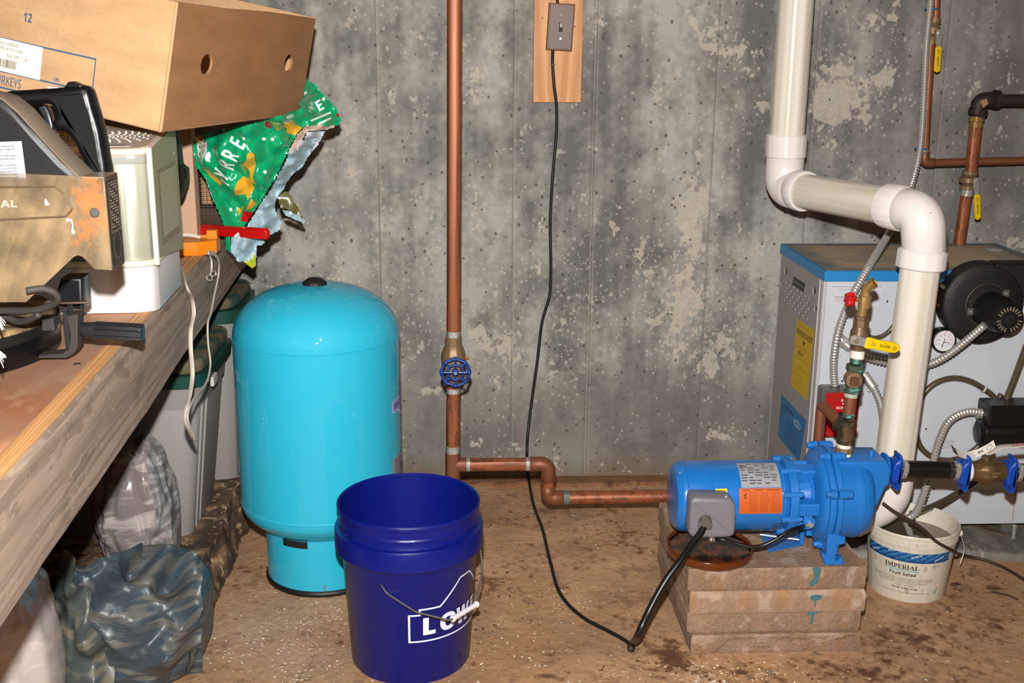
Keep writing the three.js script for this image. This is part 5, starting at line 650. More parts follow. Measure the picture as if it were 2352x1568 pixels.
// ---------------------------------------------------------------- gas and heating pipes on the right of the wall
function leverValve(name, label, body0, body1, r, lever0, lever1, group) { // quarter-turn valve: body along a pipe, yellow lever between two points
  const t = th(name, label, 'valve', body0, { group }); const a = V(body0), b = V(body1), L = a.distanceTo(b);
  M('body', [turn([[r * 0.9, 0], [r * 1.35, 0.001], [r * 1.35, L * 0.2], [r * 1.1, L * 0.28], [r * 1.65, L * 0.4], [r * 1.65, L * 0.62], [r * 1.1, L * 0.74], [r * 1.35, L * 0.8], [r * 1.35, L - 0.001], [r * 0.9, L]], a, b, 24)], bronze, t);
  const p = V(lever0), q = V(lever1), m = a.clone().lerp(b, 0.5); M('stem', rod([m.x, m.y, m.z + r], [p.x, p.y, p.z + 0.002], 0.0045), brass, t);
  const d = q.clone().sub(p), Ln = d.length(); d.normalize(); const side = new THREE.Vector3(0, 0, 1).cross(d).normalize(); const mm = new THREE.Matrix4().makeBasis(d, side, d.clone().cross(side)).setPosition(p);
  M('lever', extr([[-0.010, -0.007], [0.006, -0.0085], [Ln * 0.38, -0.006], [Ln * 0.38, 0.006], [0.006, 0.0085], [-0.010, 0.007]], 0, 0.0022, 0.0005).applyMatrix4(mm), steel, t); M('lever_nut', prism([p.x, p.y, p.z + 0.001], [p.x, p.y, p.z + 0.007], 0.0055, 6), steel, t);
  const h = M('grip', extr(rrect(Ln * 0.33, Ln, -0.0085, 0.0085, 0.0078, 6), -0.0022, 0.0050, 0.0022, [], 3).applyMatrix4(mm), std(0xd6b304, 0.4), t, 'yellow lever sleeve');
  const pr = canvasTex(256, 64, (g, w, hh) => { g.clearRect(0, 0, w, hh); g.fillStyle = '#151309'; g.font = 'bold 36px sans-serif'; g.fillText('WATTS', 92, 46); g.strokeStyle = '#151309'; g.lineWidth = 4; g.strokeRect(14, 16, 22, 32); g.fillRect(46, 18, 22, 4); g.fillRect(46, 28, 22, 4); g.fillRect(46, 38, 22, 4); });
  const y = 0.006; const cs = [[Ln * 0.40, y], [Ln * 0.95, y], [Ln * 0.95, -y], [Ln * 0.40, -y]].map(([u, v]) => new THREE.Vector3(u, v, 0.0052).applyMatrix4(mm)); M('lettering', decal(cs, 0.0004), std(0xffffff, 0.5, 0, { map: pr, transparent: true }), h); return t;
}
{
  const z = 0.10;
  const t = th('gas_pipe', 'thin copper pipe coming down the wall and turning right above the boiler', 'pipe', [1.3184, 0.9765, 0.1]);
  const cr = 0.0112, k = V([1.317, 0.9777, 0.1]);
  M('upright_pipe', rod([1.3031, 1.3025, 0.1], [k.x, k.y + 0.02, z], cr, cr, 20), copper, t); M('upright_pipe', rod([1.3094, 1.3691, 0.1], [1.2903, 1.5953, 0.1], cr, cr, 20), copper, t);
  M('elbow', pipe([[k.x, k.y + 0.034, z], [k.x, k.y, z], [k.x + 0.03, k.y, z]], cr + 0.0018, 0.013, 20), copperDark, t); M('solder_joint', rod([k.x, k.y + 0.030, z], [k.x, k.y + 0.036, z], cr + 0.0018), solder, t);
  const far = [1.6047, 0.9858, 0.1]; M('cross_pipe', rod([k.x + 0.02, k.y, z], [2.4, k.y + (far[1] - k.y) * (2.4 - k.x) / (far[0] - k.x), z], cr, cr, 20), copperDark, t);
  for (const [p, q] of [[[1.275, 1.3936, 0.11], [1.3139, 1.3895, 0.11]], [[1.289, 1.0173, 0.11], [1.3188, 1.0174, 0.11]]]) M('pipe_tie', turn([[0.0165, -0.0025], [0.0172, -0.0025], [0.0172, 0.0025], [0.0165, 0.0025]], [(p[0] + q[0]) / 2, p[1], z], [(p[0] + q[0]) / 2 + 0.0003, p[1] + 0.01, z], 24).scale(1, 1, 1), std(0x1566b0, 0.4), t, 'blue tie strip');
  leverValve('lever_valve', 'small lever valve with yellow handle near the top right on the thin copper pipe', [1.3045, 1.3002, 0.1], [1.3092, 1.3714, 0.1], 0.0105, [1.3115, 1.33, 0.128], [1.3152, 1.2266, 0.128], 'lever valves with yellow handles');
  const u = th('heating_pipe', 'dark iron elbow with a thick copper pipe dropping behind the boiler at the right edge', 'pipe', [1.444, 0.7469, 0.1]); const e = V([1.4469, 1.1433, 0.13]);
  M('iron_pipe', rod([1.4863, 1.1529, 0.13], [2.4, [1.5686, 1.1534, 0.13][1], 0.13], 0.0165, 0.0165, 24), blackIron, u); M('iron_elbow', [pipe([[e.x + 0.05, [1.4799, 1.1553, 0.13][1], 0.13], [e.x - 0.006, [1.4581, 1.1528, 0.13][1], 0.13], [1.4424, 1.1079, 0.13]], 0.0215, 0.028, 24), rod([e.x + 0.035, [1.4799, 1.1553, 0.13][1], 0.13], [e.x + 0.050, [1.4848, 1.1553, 0.13][1], 0.13], 0.0255, 0.0255, 24), rod([1.4436, 1.1292, 0.13], [1.4406, 1.1126, 0.13], 0.0255, 0.0255, 24)], blackIron, u); M('tag', decal([[1.4316, 1.1516, 0.156], [1.4502, 1.1587, 0.156], [1.4577, 1.1446, 0.154], [1.4435, 1.133, 0.156]], 0.001), std(0x9c7446, 0.7), u);
  M('adapter', turn([[0.018, 0], [0.021, 0.001], [0.021, 0.014], [0.018, 0.016], [0.018, 0.03]], [1.4397, 1.1103, 0.13], [1.4418, 1.0699, 0.13], 24), brass, u); M('drop_pipe', rod([1.4403, 1.0937, 0.13], [1.441, 0.9472, 0.13], 0.0172, 0.0172, 24), copper, u); M('drop_pipe', rod([1.4361, 0.913, 0.13], [1.4294, 0.7144, 0.13], 0.0160, 0.0160, 24), copper, u); M('solder_joint', rod([1.4371, 0.9155, 0.13], [1.4364, 0.8886, 0.13], 0.0178), solder, u);
  leverValve('lever_valve', 'lever valve with yellow handle on the thick copper pipe just above the boiler', [1.437, 0.9057, 0.13], [1.4396, 0.9593, 0.13], 0.0165, [1.4423, 0.9344, 0.166], [1.4584, 0.8275, 0.166], 'lever valves with yellow handles');
}

// ---------------------------------------------------------------- boiler
const X0 = 0.925, ZF = 0.505, ZB = 0.115, XR = 1.545, YB = 0.058, YT = 0.7235;
{
  const t = th('boiler', 'pale grey gas boiler with a blue top standing on the concrete pad at the right', 'boiler', [(X0 + XR) / 2, YB, 0.31]);
  const panel = std(0xffffff, 0.4, 0, { map: dataTex(512, 512, (x, y) => { const n = fbm(x / 50, y / 120, 4); let c = mix3([182, 188, 196], [198, 201, 207], n); const sp = vn(x * 0.31 + 3, y * 0.29) > 0.985 ? 0.5 : 0; return mix3(c, [120, 92, 66], sp); }) }), side = std(0x938f90, 0.5), blueM = std(0x1a7ab6, 0.42);
  M('cabinet', rbox(X0 + 0.004, XR, YB + 0.01, YT, ZB, ZF - 0.004, 0.002), side, t);
  M('front_panel', uvBy(rbox(X0 + 0.006, XR + 0.002, YB, YT, ZF - 0.006, ZF, 0.002), (x, y) => [x * 1.5, y * 1.5]), panel, t, 'white front panel');
  // side panel with real slots and cable holes
  const U = (p) => [p[2], p[1]]; const slot = (zc, yc, w = 0.0092, h = 0.0027) => rrect(zc - w, zc + w, yc - h / 1, yc + h / 1, h * 0.95, 3);
  const holes = []; const S0 = [0.925, 0.6491, 0.1746], S1 = [0.925, 0.6518, 0.4076]; const r0 = [[1809.5,649.5], [1817.6,655.4], [1826.6,661.2], [1835,668], [1844,674.6], [1853,681.5], [1863,688]]; void r0; void S0; void S1;
  for (const q of [[0.925, 0.6407, 0.2089], [0.925, 0.6401, 0.2448], [0.925, 0.6397, 0.2795], [0.925, 0.6394, 0.3162], [0.925, 0.6391, 0.3516], [0.925, 0.6392, 0.3881]]) holes.push(slot(q[2], q[1]));
  for (const q of [[0.925, 0.6531, 0.1909], [0.925, 0.6535, 0.2273], [0.925, 0.6542, 0.2636], [0.925, 0.6536, 0.2987], [0.925, 0.6535, 0.3344], [0.925, 0.6534, 0.3705], [0.925, 0.6537, 0.4057]]) holes.push(slot(q[2], q[1]));
  for (const q of [[0.925, 0.6276, 0.1907], [0.925, 0.627, 0.2263], [0.925, 0.6265, 0.2606], [0.925, 0.6267, 0.2973], [0.925, 0.6265, 0.3332], [0.925, 0.6268, 0.3682], [0.925, 0.627, 0.4044]]) holes.push(slot(q[2], q[1]));
  for (const q of [[0.925, 0.6137, 0.207], [0.925, 0.6133, 0.2414], [0.925, 0.6138, 0.2777], [0.925, 0.6134, 0.3126], [0.925, 0.6133, 0.3483], [0.925, 0.6136, 0.3846]]) holes.push(slot(q[2], q[1]));
  for (const q of [[0.925, 0.6009, 0.1887], [0.925, 0.6001, 0.2236], [0.925, 0.5997, 0.2589], [0.925, 0.5998, 0.2942], [0.925, 0.5998, 0.3295], [0.925, 0.5994, 0.365], [0.925, 0.5998, 0.4025]]) holes.push(slot(q[2], q[1]));
  for (const [q, a, b] of [[[0.925, 0.6831, 0.1706], 0.013, 0.0115], [[0.925, 0.683, 0.4307], 0.0125, 0.0115], [[0.925, 0.6385, 0.14], 0.0095, 0.0075], [[0.925, 0.6395, 0.4524], 0.0105, 0.008]]) holes.push(circ(q[2], q[1], a, b, 20));
  const sp = extr([[ZB, YB], [ZF - 0.028, YB], [ZF - 0.028, YT], [ZB, YT]], 0, 0.004, 0.0005, holes).applyMatrix4(new THREE.Matrix4().makeBasis(V(0, 0, 1), V(0, 1, 0), V(-1, 0, 0))).translate(X0 + 0.002, 0, 0);
  M('side_panel', sp, side, t, 'grey side panel with slots'); M('slot_backing', rbox(X0 + 0.0030, X0 + 0.0045, YB + 0.3, YT - 0.005, ZB + 0.01, ZF - 0.04, 0.0004), std(0x0c0b0b, 0.8), t); M('corner_strip', [rbox(X0 - 0.0025, X0 + 0.006, YB, YT, ZF - 0.027, ZF - 0.001, 0.0018), rbox(X0 - 0.0045, X0 + 0.001, YB, YT - 0.001, ZF - 0.030, ZF - 0.0265, 0.001)], std(0xb4b0b2, 0.4), t); M('back_strip', rbox(X0 - 0.003, X0 + 0.002, YB, YT, ZB, ZB + 0.006, 0.001), std(0xa5a2a3, 0.4), t);
  const lid = M('top_panel', rbox(X0 - 0.004, XR + 0.004, YT, 0.7505, ZB - 0.006, ZF + 0.006, 0.002), blueM, t, 'blue top panel');
  const dustT = dataTex(512, 512, (x, y) => { const u = x / 512, v = y / 512; const n = fbm(u * 7, v * 5, 4), e = Math.min(u, 1 - u, v * 0.8, (1 - v) * 0.8); let c = mix3([112, 118, 120], [186, 164, 138], sstep(0.02, 0.12, e + 0.08 * (n - 0.5))); c = mix3(c, [150, 140, 126], sstep(0.45, 0.65, n) * 0.6); return c; }, true, THREE.ClampToEdgeWrapping);
  M('dust_film', uvBy(rbox(X0 + 0.004, XR - 0.003, 0.7500, 0.7509, ZB + 0.002, ZF - 0.003, 0.0003), (x, y, z) => [(x - X0) / (XR - X0), (z - ZB) / (ZF - ZB)]), std(0xffffff, 0.85, 0, { map: dustT }), lid, 'brown dust on the top panel');
  const ec = [1.495, 0.752, 0.2133]; M('knockout', turn([[0.022, 0], [0.022, 0.001], [0, 0.001]], [ec[0], 0.7505, ec[2]], [ec[0], 0.76, ec[2]], 24), std(0xb9bcc0, 0.4), lid);
  for (const x of [X0 + 0.04, 1.28, XR - 0.05]) M('foot', rbox(x - 0.02, x + 0.02, 0.02, YB + 0.012, ZF - 0.06, ZF - 0.03, 0.002), std(0x5c5854, 0.6), t); M('foot', rbox(X0 + 0.03, X0 + 0.07, 0.02, YB + 0.012, ZB + 0.02, ZB + 0.05, 0.002), std(0x5c5854, 0.6), t);
  const rs = std(0x9a4f1e, 0.8); const a0 = V([1.4863, 0.1677, 0.506]), a1 = V([1.488, 0.0676, 0.506]); M('rust_streak', sweep(spline([a0, [1.4882, 0.1241, 0.506], [1.4861, 0.0928, 0.506], a1], 14), 0.0008, 6), rs, t); M('anchor_bolt', prism([a1.x, 0.02, 0.52], [a1.x, 0.06, 0.52], 0.006, 6), steel, t);
  // side stickers and badge, placed on the side panel
  const onSide = (c) => decal(c.map((p) => [X0 - 0.0022, p[1], p[2]]), 0.0003);
  const bd = canvasTex(256, 128, (g, w, h) => { g.fillStyle = '#14120f'; g.fillRect(0, 0, w, h); g.strokeStyle = '#3c3833'; g.lineWidth = 6; g.strokeRect(8, 8, w - 16, h - 16); g.fillStyle = '#8f8a82'; g.font = 'italic bold 54px serif'; g.textAlign = 'center'; g.fillText('Bosch Pro', w / 2, 82, 220); });
  M('name_badge', onSide([[0.925, 0.6847, 0.2544], [0.925, 0.6853, 0.3576], [0.925, 0.66, 0.3445], [0.925, 0.6592, 0.2401]]), std(0xffffff, 0.5, 0, { map: bd }), t, 'black name badge');
  const eg = canvasTex(256, 512, (g, w, h) => { g.fillStyle = '#c9a400'; g.fillRect(0, 0, w, h); g.fillStyle = '#1d1902'; g.font = 'bold 46px sans-serif'; g.textAlign = 'center'; g.save(); g.translate(w / 2, 104); g.scale(0.86, 1.25); g.fillText('ENERGYGUIDE', 0, 0, 270); g.restore(); g.beginPath(); g.moveTo(w * 0.42, 128); g.lineTo(w * 0.58, 128); g.lineTo(w * 0.5, 162); g.fill(); g.font = 'bold 40px sans-serif'; g.fillText('85.7', w * 0.4, 242); g.font = '15px sans-serif'; g.strokeStyle = '#4a4000'; g.lineWidth = 2; for (const y of [20, 34, 178, 196, 262, 330, 344, 392, 420, 448, 470]) { g.beginPath(); g.moveTo(w * (y % 3 ? 0.12 : 0.3), y); g.lineTo(w * (y % 4 ? 0.88 : 0.66), y); g.stroke(); } });
  M('energy_sticker', onSide([[0.925, 0.579, 0.3071], [0.925, 0.5848, 0.4623], [0.925, 0.39, 0.448], [0.925, 0.3868, 0.2952]]), std(0xffffff, 0.55, 0, { map: eg }), t, 'yellow energy guide sticker');
  const bl = canvasTex(384, 512, (g, w, h) => { g.fillStyle = '#1c6da6'; g.fillRect(0, 0, w, h); g.fillStyle = '#10202e'; g.font = 'bold 64px sans-serif'; g.fillText('slantfin', 34, 110, 190); g.fillRect(20, 140, 120, 6); g.beginPath(); g.ellipse(285, 150, 68, 56, 0, 0, 7); g.fillStyle = '#0d3c63'; g.fill(); g.beginPath(); g.ellipse(280, 140, 62, 48, 0, 0, 7); g.fillStyle = '#6f9cc0'; g.fill(); g.fillStyle = '#123a5c'; g.font = 'italic 30px serif'; g.fillText('Sentry', 240, 150); g.fillStyle = '#0f4d7d'; for (let i = 0; i < 9; i++) { g.fillRect(110 + (i % 3) * 14, 215 + i * 30, 150 + ((i * 41) % 60), 11); } });
  M('brand_sticker', onSide([[0.925, 0.3352, 0.2165], [0.925, 0.3353, 0.4512], [0.925, 0.2062, 0.4178], [0.925, 0.2087, 0.2099]]), std(0xffffff, 0.5, 0, { map: bl }), t, 'blue brand sticker');
  const note = (lines, bold) => canvasTex(512, 160, (g, w, h) => { g.fillStyle = '#c0c1c8'; g.fillRect(0, 0, w, h); g.fillStyle = '#65656f'; g.textAlign = 'center'; lines.forEach((s, i) => { g.font = (bold && i === 0 ? 'bold ' : '') + '24px sans-serif'; g.fillText(s, w / 2, 34 + i * 30, w - 30); }); });
  const onFront = (c) => decal(c.map((p) => [p[0], p[1], ZF]), 0.0006);
  M('notice_sticker', onFront([[0.9392, 0.7131, 0.505], [1.0751, 0.7127, 0.505], [1.0748, 0.6925, 0.505], [0.9397, 0.6929, 0.505]]), std(0xffffff, 0.5, 0, { map: note(['THIS BOILER IS EQUIPPED WITH AN IGNITION', 'OPERATION', 'DO NOT TRY TO LIGHT BY HAND'], true) }), t); M('notice_sticker', onFront([[0.9413, 0.6873, 0.505], [1.0697, 0.6869, 0.505], [1.0689, 0.6587, 0.505], [0.9424, 0.6592, 0.505]]), std(0xffffff, 0.5, 0, { map: note(['WARNING: IMPROPER INSTALLATION', 'may cause property damage or injury', 'refer to the owners manual supplied', 'with this boiler before service'], true) }), t); M('notice_sticker', onFront([[1.2459, 0.3009, 0.505], [1.3149, 0.299, 0.505], [1.3138, 0.2663, 0.505], [1.2445, 0.2694, 0.505]]), std(0xffffff, 0.5, 0, { map: note(['CAUTION: minimum clearances', 'for the rear of this unit shall', 'be kept free of combustible', 'material at all times'], true) }), t);
  for (const q of [[1.0891, 0.6711, 0.505], [0.9903, 0.4612, 0.505], [1.2244, 0.3289, 0.505], [1.263, 0.1601, 0.505]]) M('panel_screw', screw([q[0], q[1], ZF], [0, 0, 1], 0.0028, 0.0012), std(0x2a2725, 0.5), t);
}
{
  // red emergency switch on its metal box
  const q0 = [0.9273, 0.4496, 0.545], q1 = [1.02, 0.3258, 0.545]; const t = th('boiler_switch', 'red burner switch plate on a grey metal box on the boiler front', 'switch', [(q0[0] + q1[0]) / 2, q1[1], ZF]);
  M('metal_box', extr(rrect(q0[0], q1[0] + 0.004, q1[1] - 0.002, q0[1] + 0.004, 0.008, 4), ZF, ZF + 0.040, 0.0015), std(0x77736f, 0.4, 0.6), t);
  const rt = canvasTex(256, 384, (g, w, h) => { g.fillStyle = '#a80f0c'; g.fillRect(0, 0, w, h); g.fillStyle = '#e9d3cd'; g.font = 'bold 30px sans-serif'; g.textAlign = 'center'; g.fillText('GAS', w * 0.55, 70); g.fillText('BURNER', w * 0.55, 138); g.beginPath(); g.arc(w * 0.52, 92, 7, 0, 7); g.fill(); g.font = '24px sans-serif'; g.fillText('ON', w * 0.2, 184); g.fillText('EMERGENCY', w * 0.5, 330); });
  const rx0 = [0.937, 0.4423, 0.548][0], pl = M('switch_plate', rbox(rx0, q1[0] + 0.004, [0.9464, 0.3253, 0.548][1], [0.9369, 0.4435, 0.548][1], ZF + 0.039, ZF + 0.0435, 0.0015), std(0xb01210, 0.45), t, 'red cover plate');
  M('plate_print', decal([[rx0 + 0.001, [0.937, 0.4423, 0.548][1] - 0.001, ZF + 0.0435], [q1[0] + 0.003, [0.937, 0.4423, 0.548][1] - 0.001, ZF + 0.0435], [q1[0] + 0.003, [0.9463, 0.3264, 0.548][1] + 0.001, ZF + 0.0435], [rx0 + 0.001, [0.9463, 0.3264, 0.548][1] + 0.001, ZF + 0.0435]], 0.0005), std(0xffffff, 0.45, 0, { map: rt }), pl); const tg = [0.9768, 0.388, 0.55]; M('toggle', rbox(tg[0] - 0.004, tg[0] + 0.004, tg[1] - 0.006, tg[1] + 0.006, ZF + 0.043, ZF + 0.054, 0.0015), std(0x1a0f0e, 0.5), pl);
  M('connector', [rod([0.9635, 0.445, 0.535], [0.9623, 0.4601, 0.535], 0.0125), rbox([0.9381, 0.4533, 0.535][0], [0.9629, 0.4531, 0.535][0], [0.9383, 0.4498, 0.535][1], [0.9381, 0.4533, 0.535][1], 0.528, 0.542, 0.0006)], std(0x8a8883, 0.35, 0.8), t);
  const cd = std(0xc6c3be, 0.32, 0.6);
  const c1 = single('metal_conduit', 'flexible metal conduit running down the wall past the vent pipe to the red switch', 'conduit', conduit([[1.2817, 1.5499, 0.115], [1.285, 1.4049, 0.115], [1.2827, 1.3024, 0.12], [1.2933, 1.0924, 0.12], [1.2912, 1.0091, 0.125], [1.2625, 0.9226, 0.16], [1.1446, 0.8264, 0.34], [1.0207, 0.7591, 0.53], [0.9637, 0.6919, 0.585], [0.9407, 0.6217, 0.59], [0.9395, 0.5508, 0.575], [0.9513, 0.4924, 0.55], [0.9629, 0.4531, 0.535]], 0.0098, 0.0085), cd, { group: 'flexible metal conduits at the boiler' }); void c1;
  single('metal_conduit', 'flexible metal conduit crossing behind the vent pipe to the black blower motor', 'conduit', [conduit([[0.9917, 0.5585, 0.53], [1.0293, 0.539, 0.555], [1.0758, 0.5293, 0.57], [1.137, 0.5176, 0.57], [1.179, 0.5233, 0.575], [1.2119, 0.5527, 0.6], [1.248, 0.6029, 0.63], [1.2725, 0.6476, 0.66]], 0.0100, 0.0085), rod([0.9688, 0.5824, 0.512], [0.9933, 0.5579, 0.532], 0.0125, 0.0125, 16), prism([0.9806, 0.5708, 0.52], [0.9857, 0.5655, 0.526], 0.016, 6)], cd, { group: 'flexible metal conduits at the boiler' });
  single('metal_conduit', 'flexible metal conduit looping low into the pail and back up to the circulator', 'conduit', [conduit([[1.0614, 0.4567, 0.53], [1.0743, 0.4184, 0.56], [1.0725, 0.3417, 0.62], [1.0694, 0.2663, 0.665], [1.0771, 0.2011, 0.69], [1.0892, 0.1761, 0.705], [1.1077, 0.1688, 0.71], [1.1304, 0.1802, 0.705], [1.1524, 0.2176, 0.69], [1.1787, 0.2746, 0.66], [1.2107, 0.3403, 0.62], [1.2459, 0.3816, 0.59], [1.2957, 0.3982, 0.575], [1.3625, 0.3896, 0.565]], 0.0100, 0.0085), rod([1.0428, 0.4828, 0.512], [1.0634, 0.4515, 0.532], 0.0120, 0.0115, 16), rod([1.0577, 0.4474, 0.53], [1.0704, 0.4578, 0.53], 0.003), prism([1.0704, 0.4578, 0.53], [1.0723, 0.4613, 0.53], 0.005, 6), prism([1.0534, 0.4451, 0.53], [1.0502, 0.4428, 0.53], 0.005, 6)], cd, { group: 'flexible metal conduits at the boiler' });
  // gauge
  const gc = V([1.2282, 0.5784, 0.545]); const g = th('pressure_gauge', 'round pressure gauge with a white dial on the boiler front right of the vent pipe', 'gauge', gc.toArray());
  M('case', turn([[0.0, -0.038], [0.022, -0.038], [0.029, -0.03], [0.0305, -0.004], [0.0315, 0], [0.0305, 0.004], [0.0275, 0.005], [0.0268, 0.001]], gc, [gc.x, gc.y, gc.z + 1], 40), std(0x0c0c0d, 0.4), g);
  const gd = canvasTex(256, 256, (q, w) => { q.fillStyle = '#d6d6da'; q.fillRect(0, 0, w, w); q.translate(w / 2, w / 2); q.strokeStyle = '#b8525a'; q.lineWidth = 4; for (let i = 0; i <= 24; i++) { const a = rad(150 + i * 10); q.beginPath(); q.moveTo(Math.cos(a) * 112, Math.sin(a) * 112); q.lineTo(Math.cos(a) * (i % 4 ? 100 : 90), Math.sin(a) * (i % 4 ? 100 : 90)); q.stroke(); } q.fillStyle = '#3a3a44'; q.font = 'bold 22px sans-serif'; q.textAlign = 'center'; ['0', '10', '20', '30', '40', '50', '60'].forEach((s, i) => { const a = rad(150 + i * 40); q.fillText(s, Math.cos(a) * 74, Math.sin(a) * 74 + 8); }); q.fillStyle = '#6a78a8'; q.font = '18px sans-serif'; q.fillText('PSI', 0, -30); q.fillRect(-50, 50, 30, 5); q.fillRect(20, 60, 34, 5); });
  const dl = M('dial', new THREE.CircleGeometry(0.0272, 40).translate(gc.x, gc.y, gc.z + 0.0018), std(0xffffff, 0.4, 0, { map: gd }), g, 'white dial'); M('needle', [extr([[-0.001, -0.018], [0.001, -0.018], [0.0006, 0.006], [-0.0006, 0.006]], 0, 0.0006, 0).applyMatrix4(new THREE.Matrix4().makeRotationZ(-0.25)).translate(gc.x, gc.y, gc.z + 0.0022), extr([[0, -0.0008], [0.011, -0.0005], [0.011, 0.0005], [0, 0.0008]], 0, 0.0006, 0).translate(gc.x, gc.y - 0.004, gc.z + 0.0026)], std(0x111114, 0.5), dl); const rp = [1.232, 0.604, 0.548]; M('red_marker', rbox(rp[0] - 0.0006, rp[0] + 0.0006, rp[1] - 0.003, rp[1] + 0.003, gc.z + 0.002, gc.z + 0.003, 0.0002), std(0xa01018, 0.5), dl);
  // small capillary tube and hoses
  const hose = phys(0x4e4432, 0.3, 0, { clearcoat: 0.4 }), H = (name, label, pts, r, n = 70) => single(name, label, 'hose', sweep(spline(pts, n), r, 12), hose, { group: 'brown hoses on the boiler front' });
  H('hose', 'brown hose coiled in a loop low on the boiler front behind the suction pipe', [[1.3964, 0.4339, 0.54], [1.3789, 0.3896, 0.53], [1.3871, 0.4175, 0.525], [1.3579, 0.4427, 0.522], [1.3152, 0.4652, 0.522], [1.2744, 0.4725, 0.522], [1.2323, 0.4612, 0.522], [1.2012, 0.4309, 0.522], [1.1901, 0.3827, 0.522], [1.1909, 0.3291, 0.522], [1.2094, 0.2833, 0.522], [1.2496, 0.2539, 0.522], [1.2967, 0.2486, 0.522], [1.3432, 0.2699, 0.522], [1.3766, 0.3033, 0.522]], 0.0075, 110);
  H('hose', 'brown hose sagging from behind the suction valve down into the pail', [[1.3709, 0.2415, 0.55], [1.3403, 0.2075, 0.57], [1.2832, 0.188, 0.6], [1.2218, 0.1781, 0.64], [1.1608, 0.176, 0.68], [1.1241, 0.1758, 0.7]], 0.0085); H('hose', 'olive brown strap hose slanting at the right edge of the boiler front', [[1.4677, 0.6845, 0.56], [1.4313, 0.5494, 0.56], [1.4178, 0.4791, 0.555], [1.4016, 0.4078, 0.55], [1.3883, 0.3667, 0.55]], 0.0085, 40); H('hose', 'short brown hose bowed between the lever valve and the vent pipe', [[1.0309, 0.5979, 0.52], [1.0461, 0.5839, 0.528], [1.0699, 0.5855, 0.53], [1.0929, 0.6024, 0.53], [1.1083, 0.6283, 0.53], [1.1312, 0.6789, 0.53]], 0.0055, 40); H('hose', 'short dark hose end between the vent pipe and the blower housing', [[1.1656, 0.7234, 0.53], [1.1991, 0.7222, 0.53], [1.2144, 0.7154, 0.535], [1.236, 0.7008, 0.54]], 0.0055, 30);
  single('capillary_tube', 'thin red tube running between the vent pipe and the blower', 'tube', rod([1.1714, 0.6675, 0.53], [1.2496, 0.6672, 0.53], 0.0042), std(0x6e2218, 0.45)); single('cable_tie', 'white cable tie on the coiled brown hose', 'tie', turn([[0.0078, -0.0025], [0.0092, -0.0025], [0.0092, 0.0025], [0.0078, 0.0025]], [1.3568, 0.4427, 0.522], [1.3701, 0.4367, 0.522], 20), std(0xc9c3b8, 0.5));
}
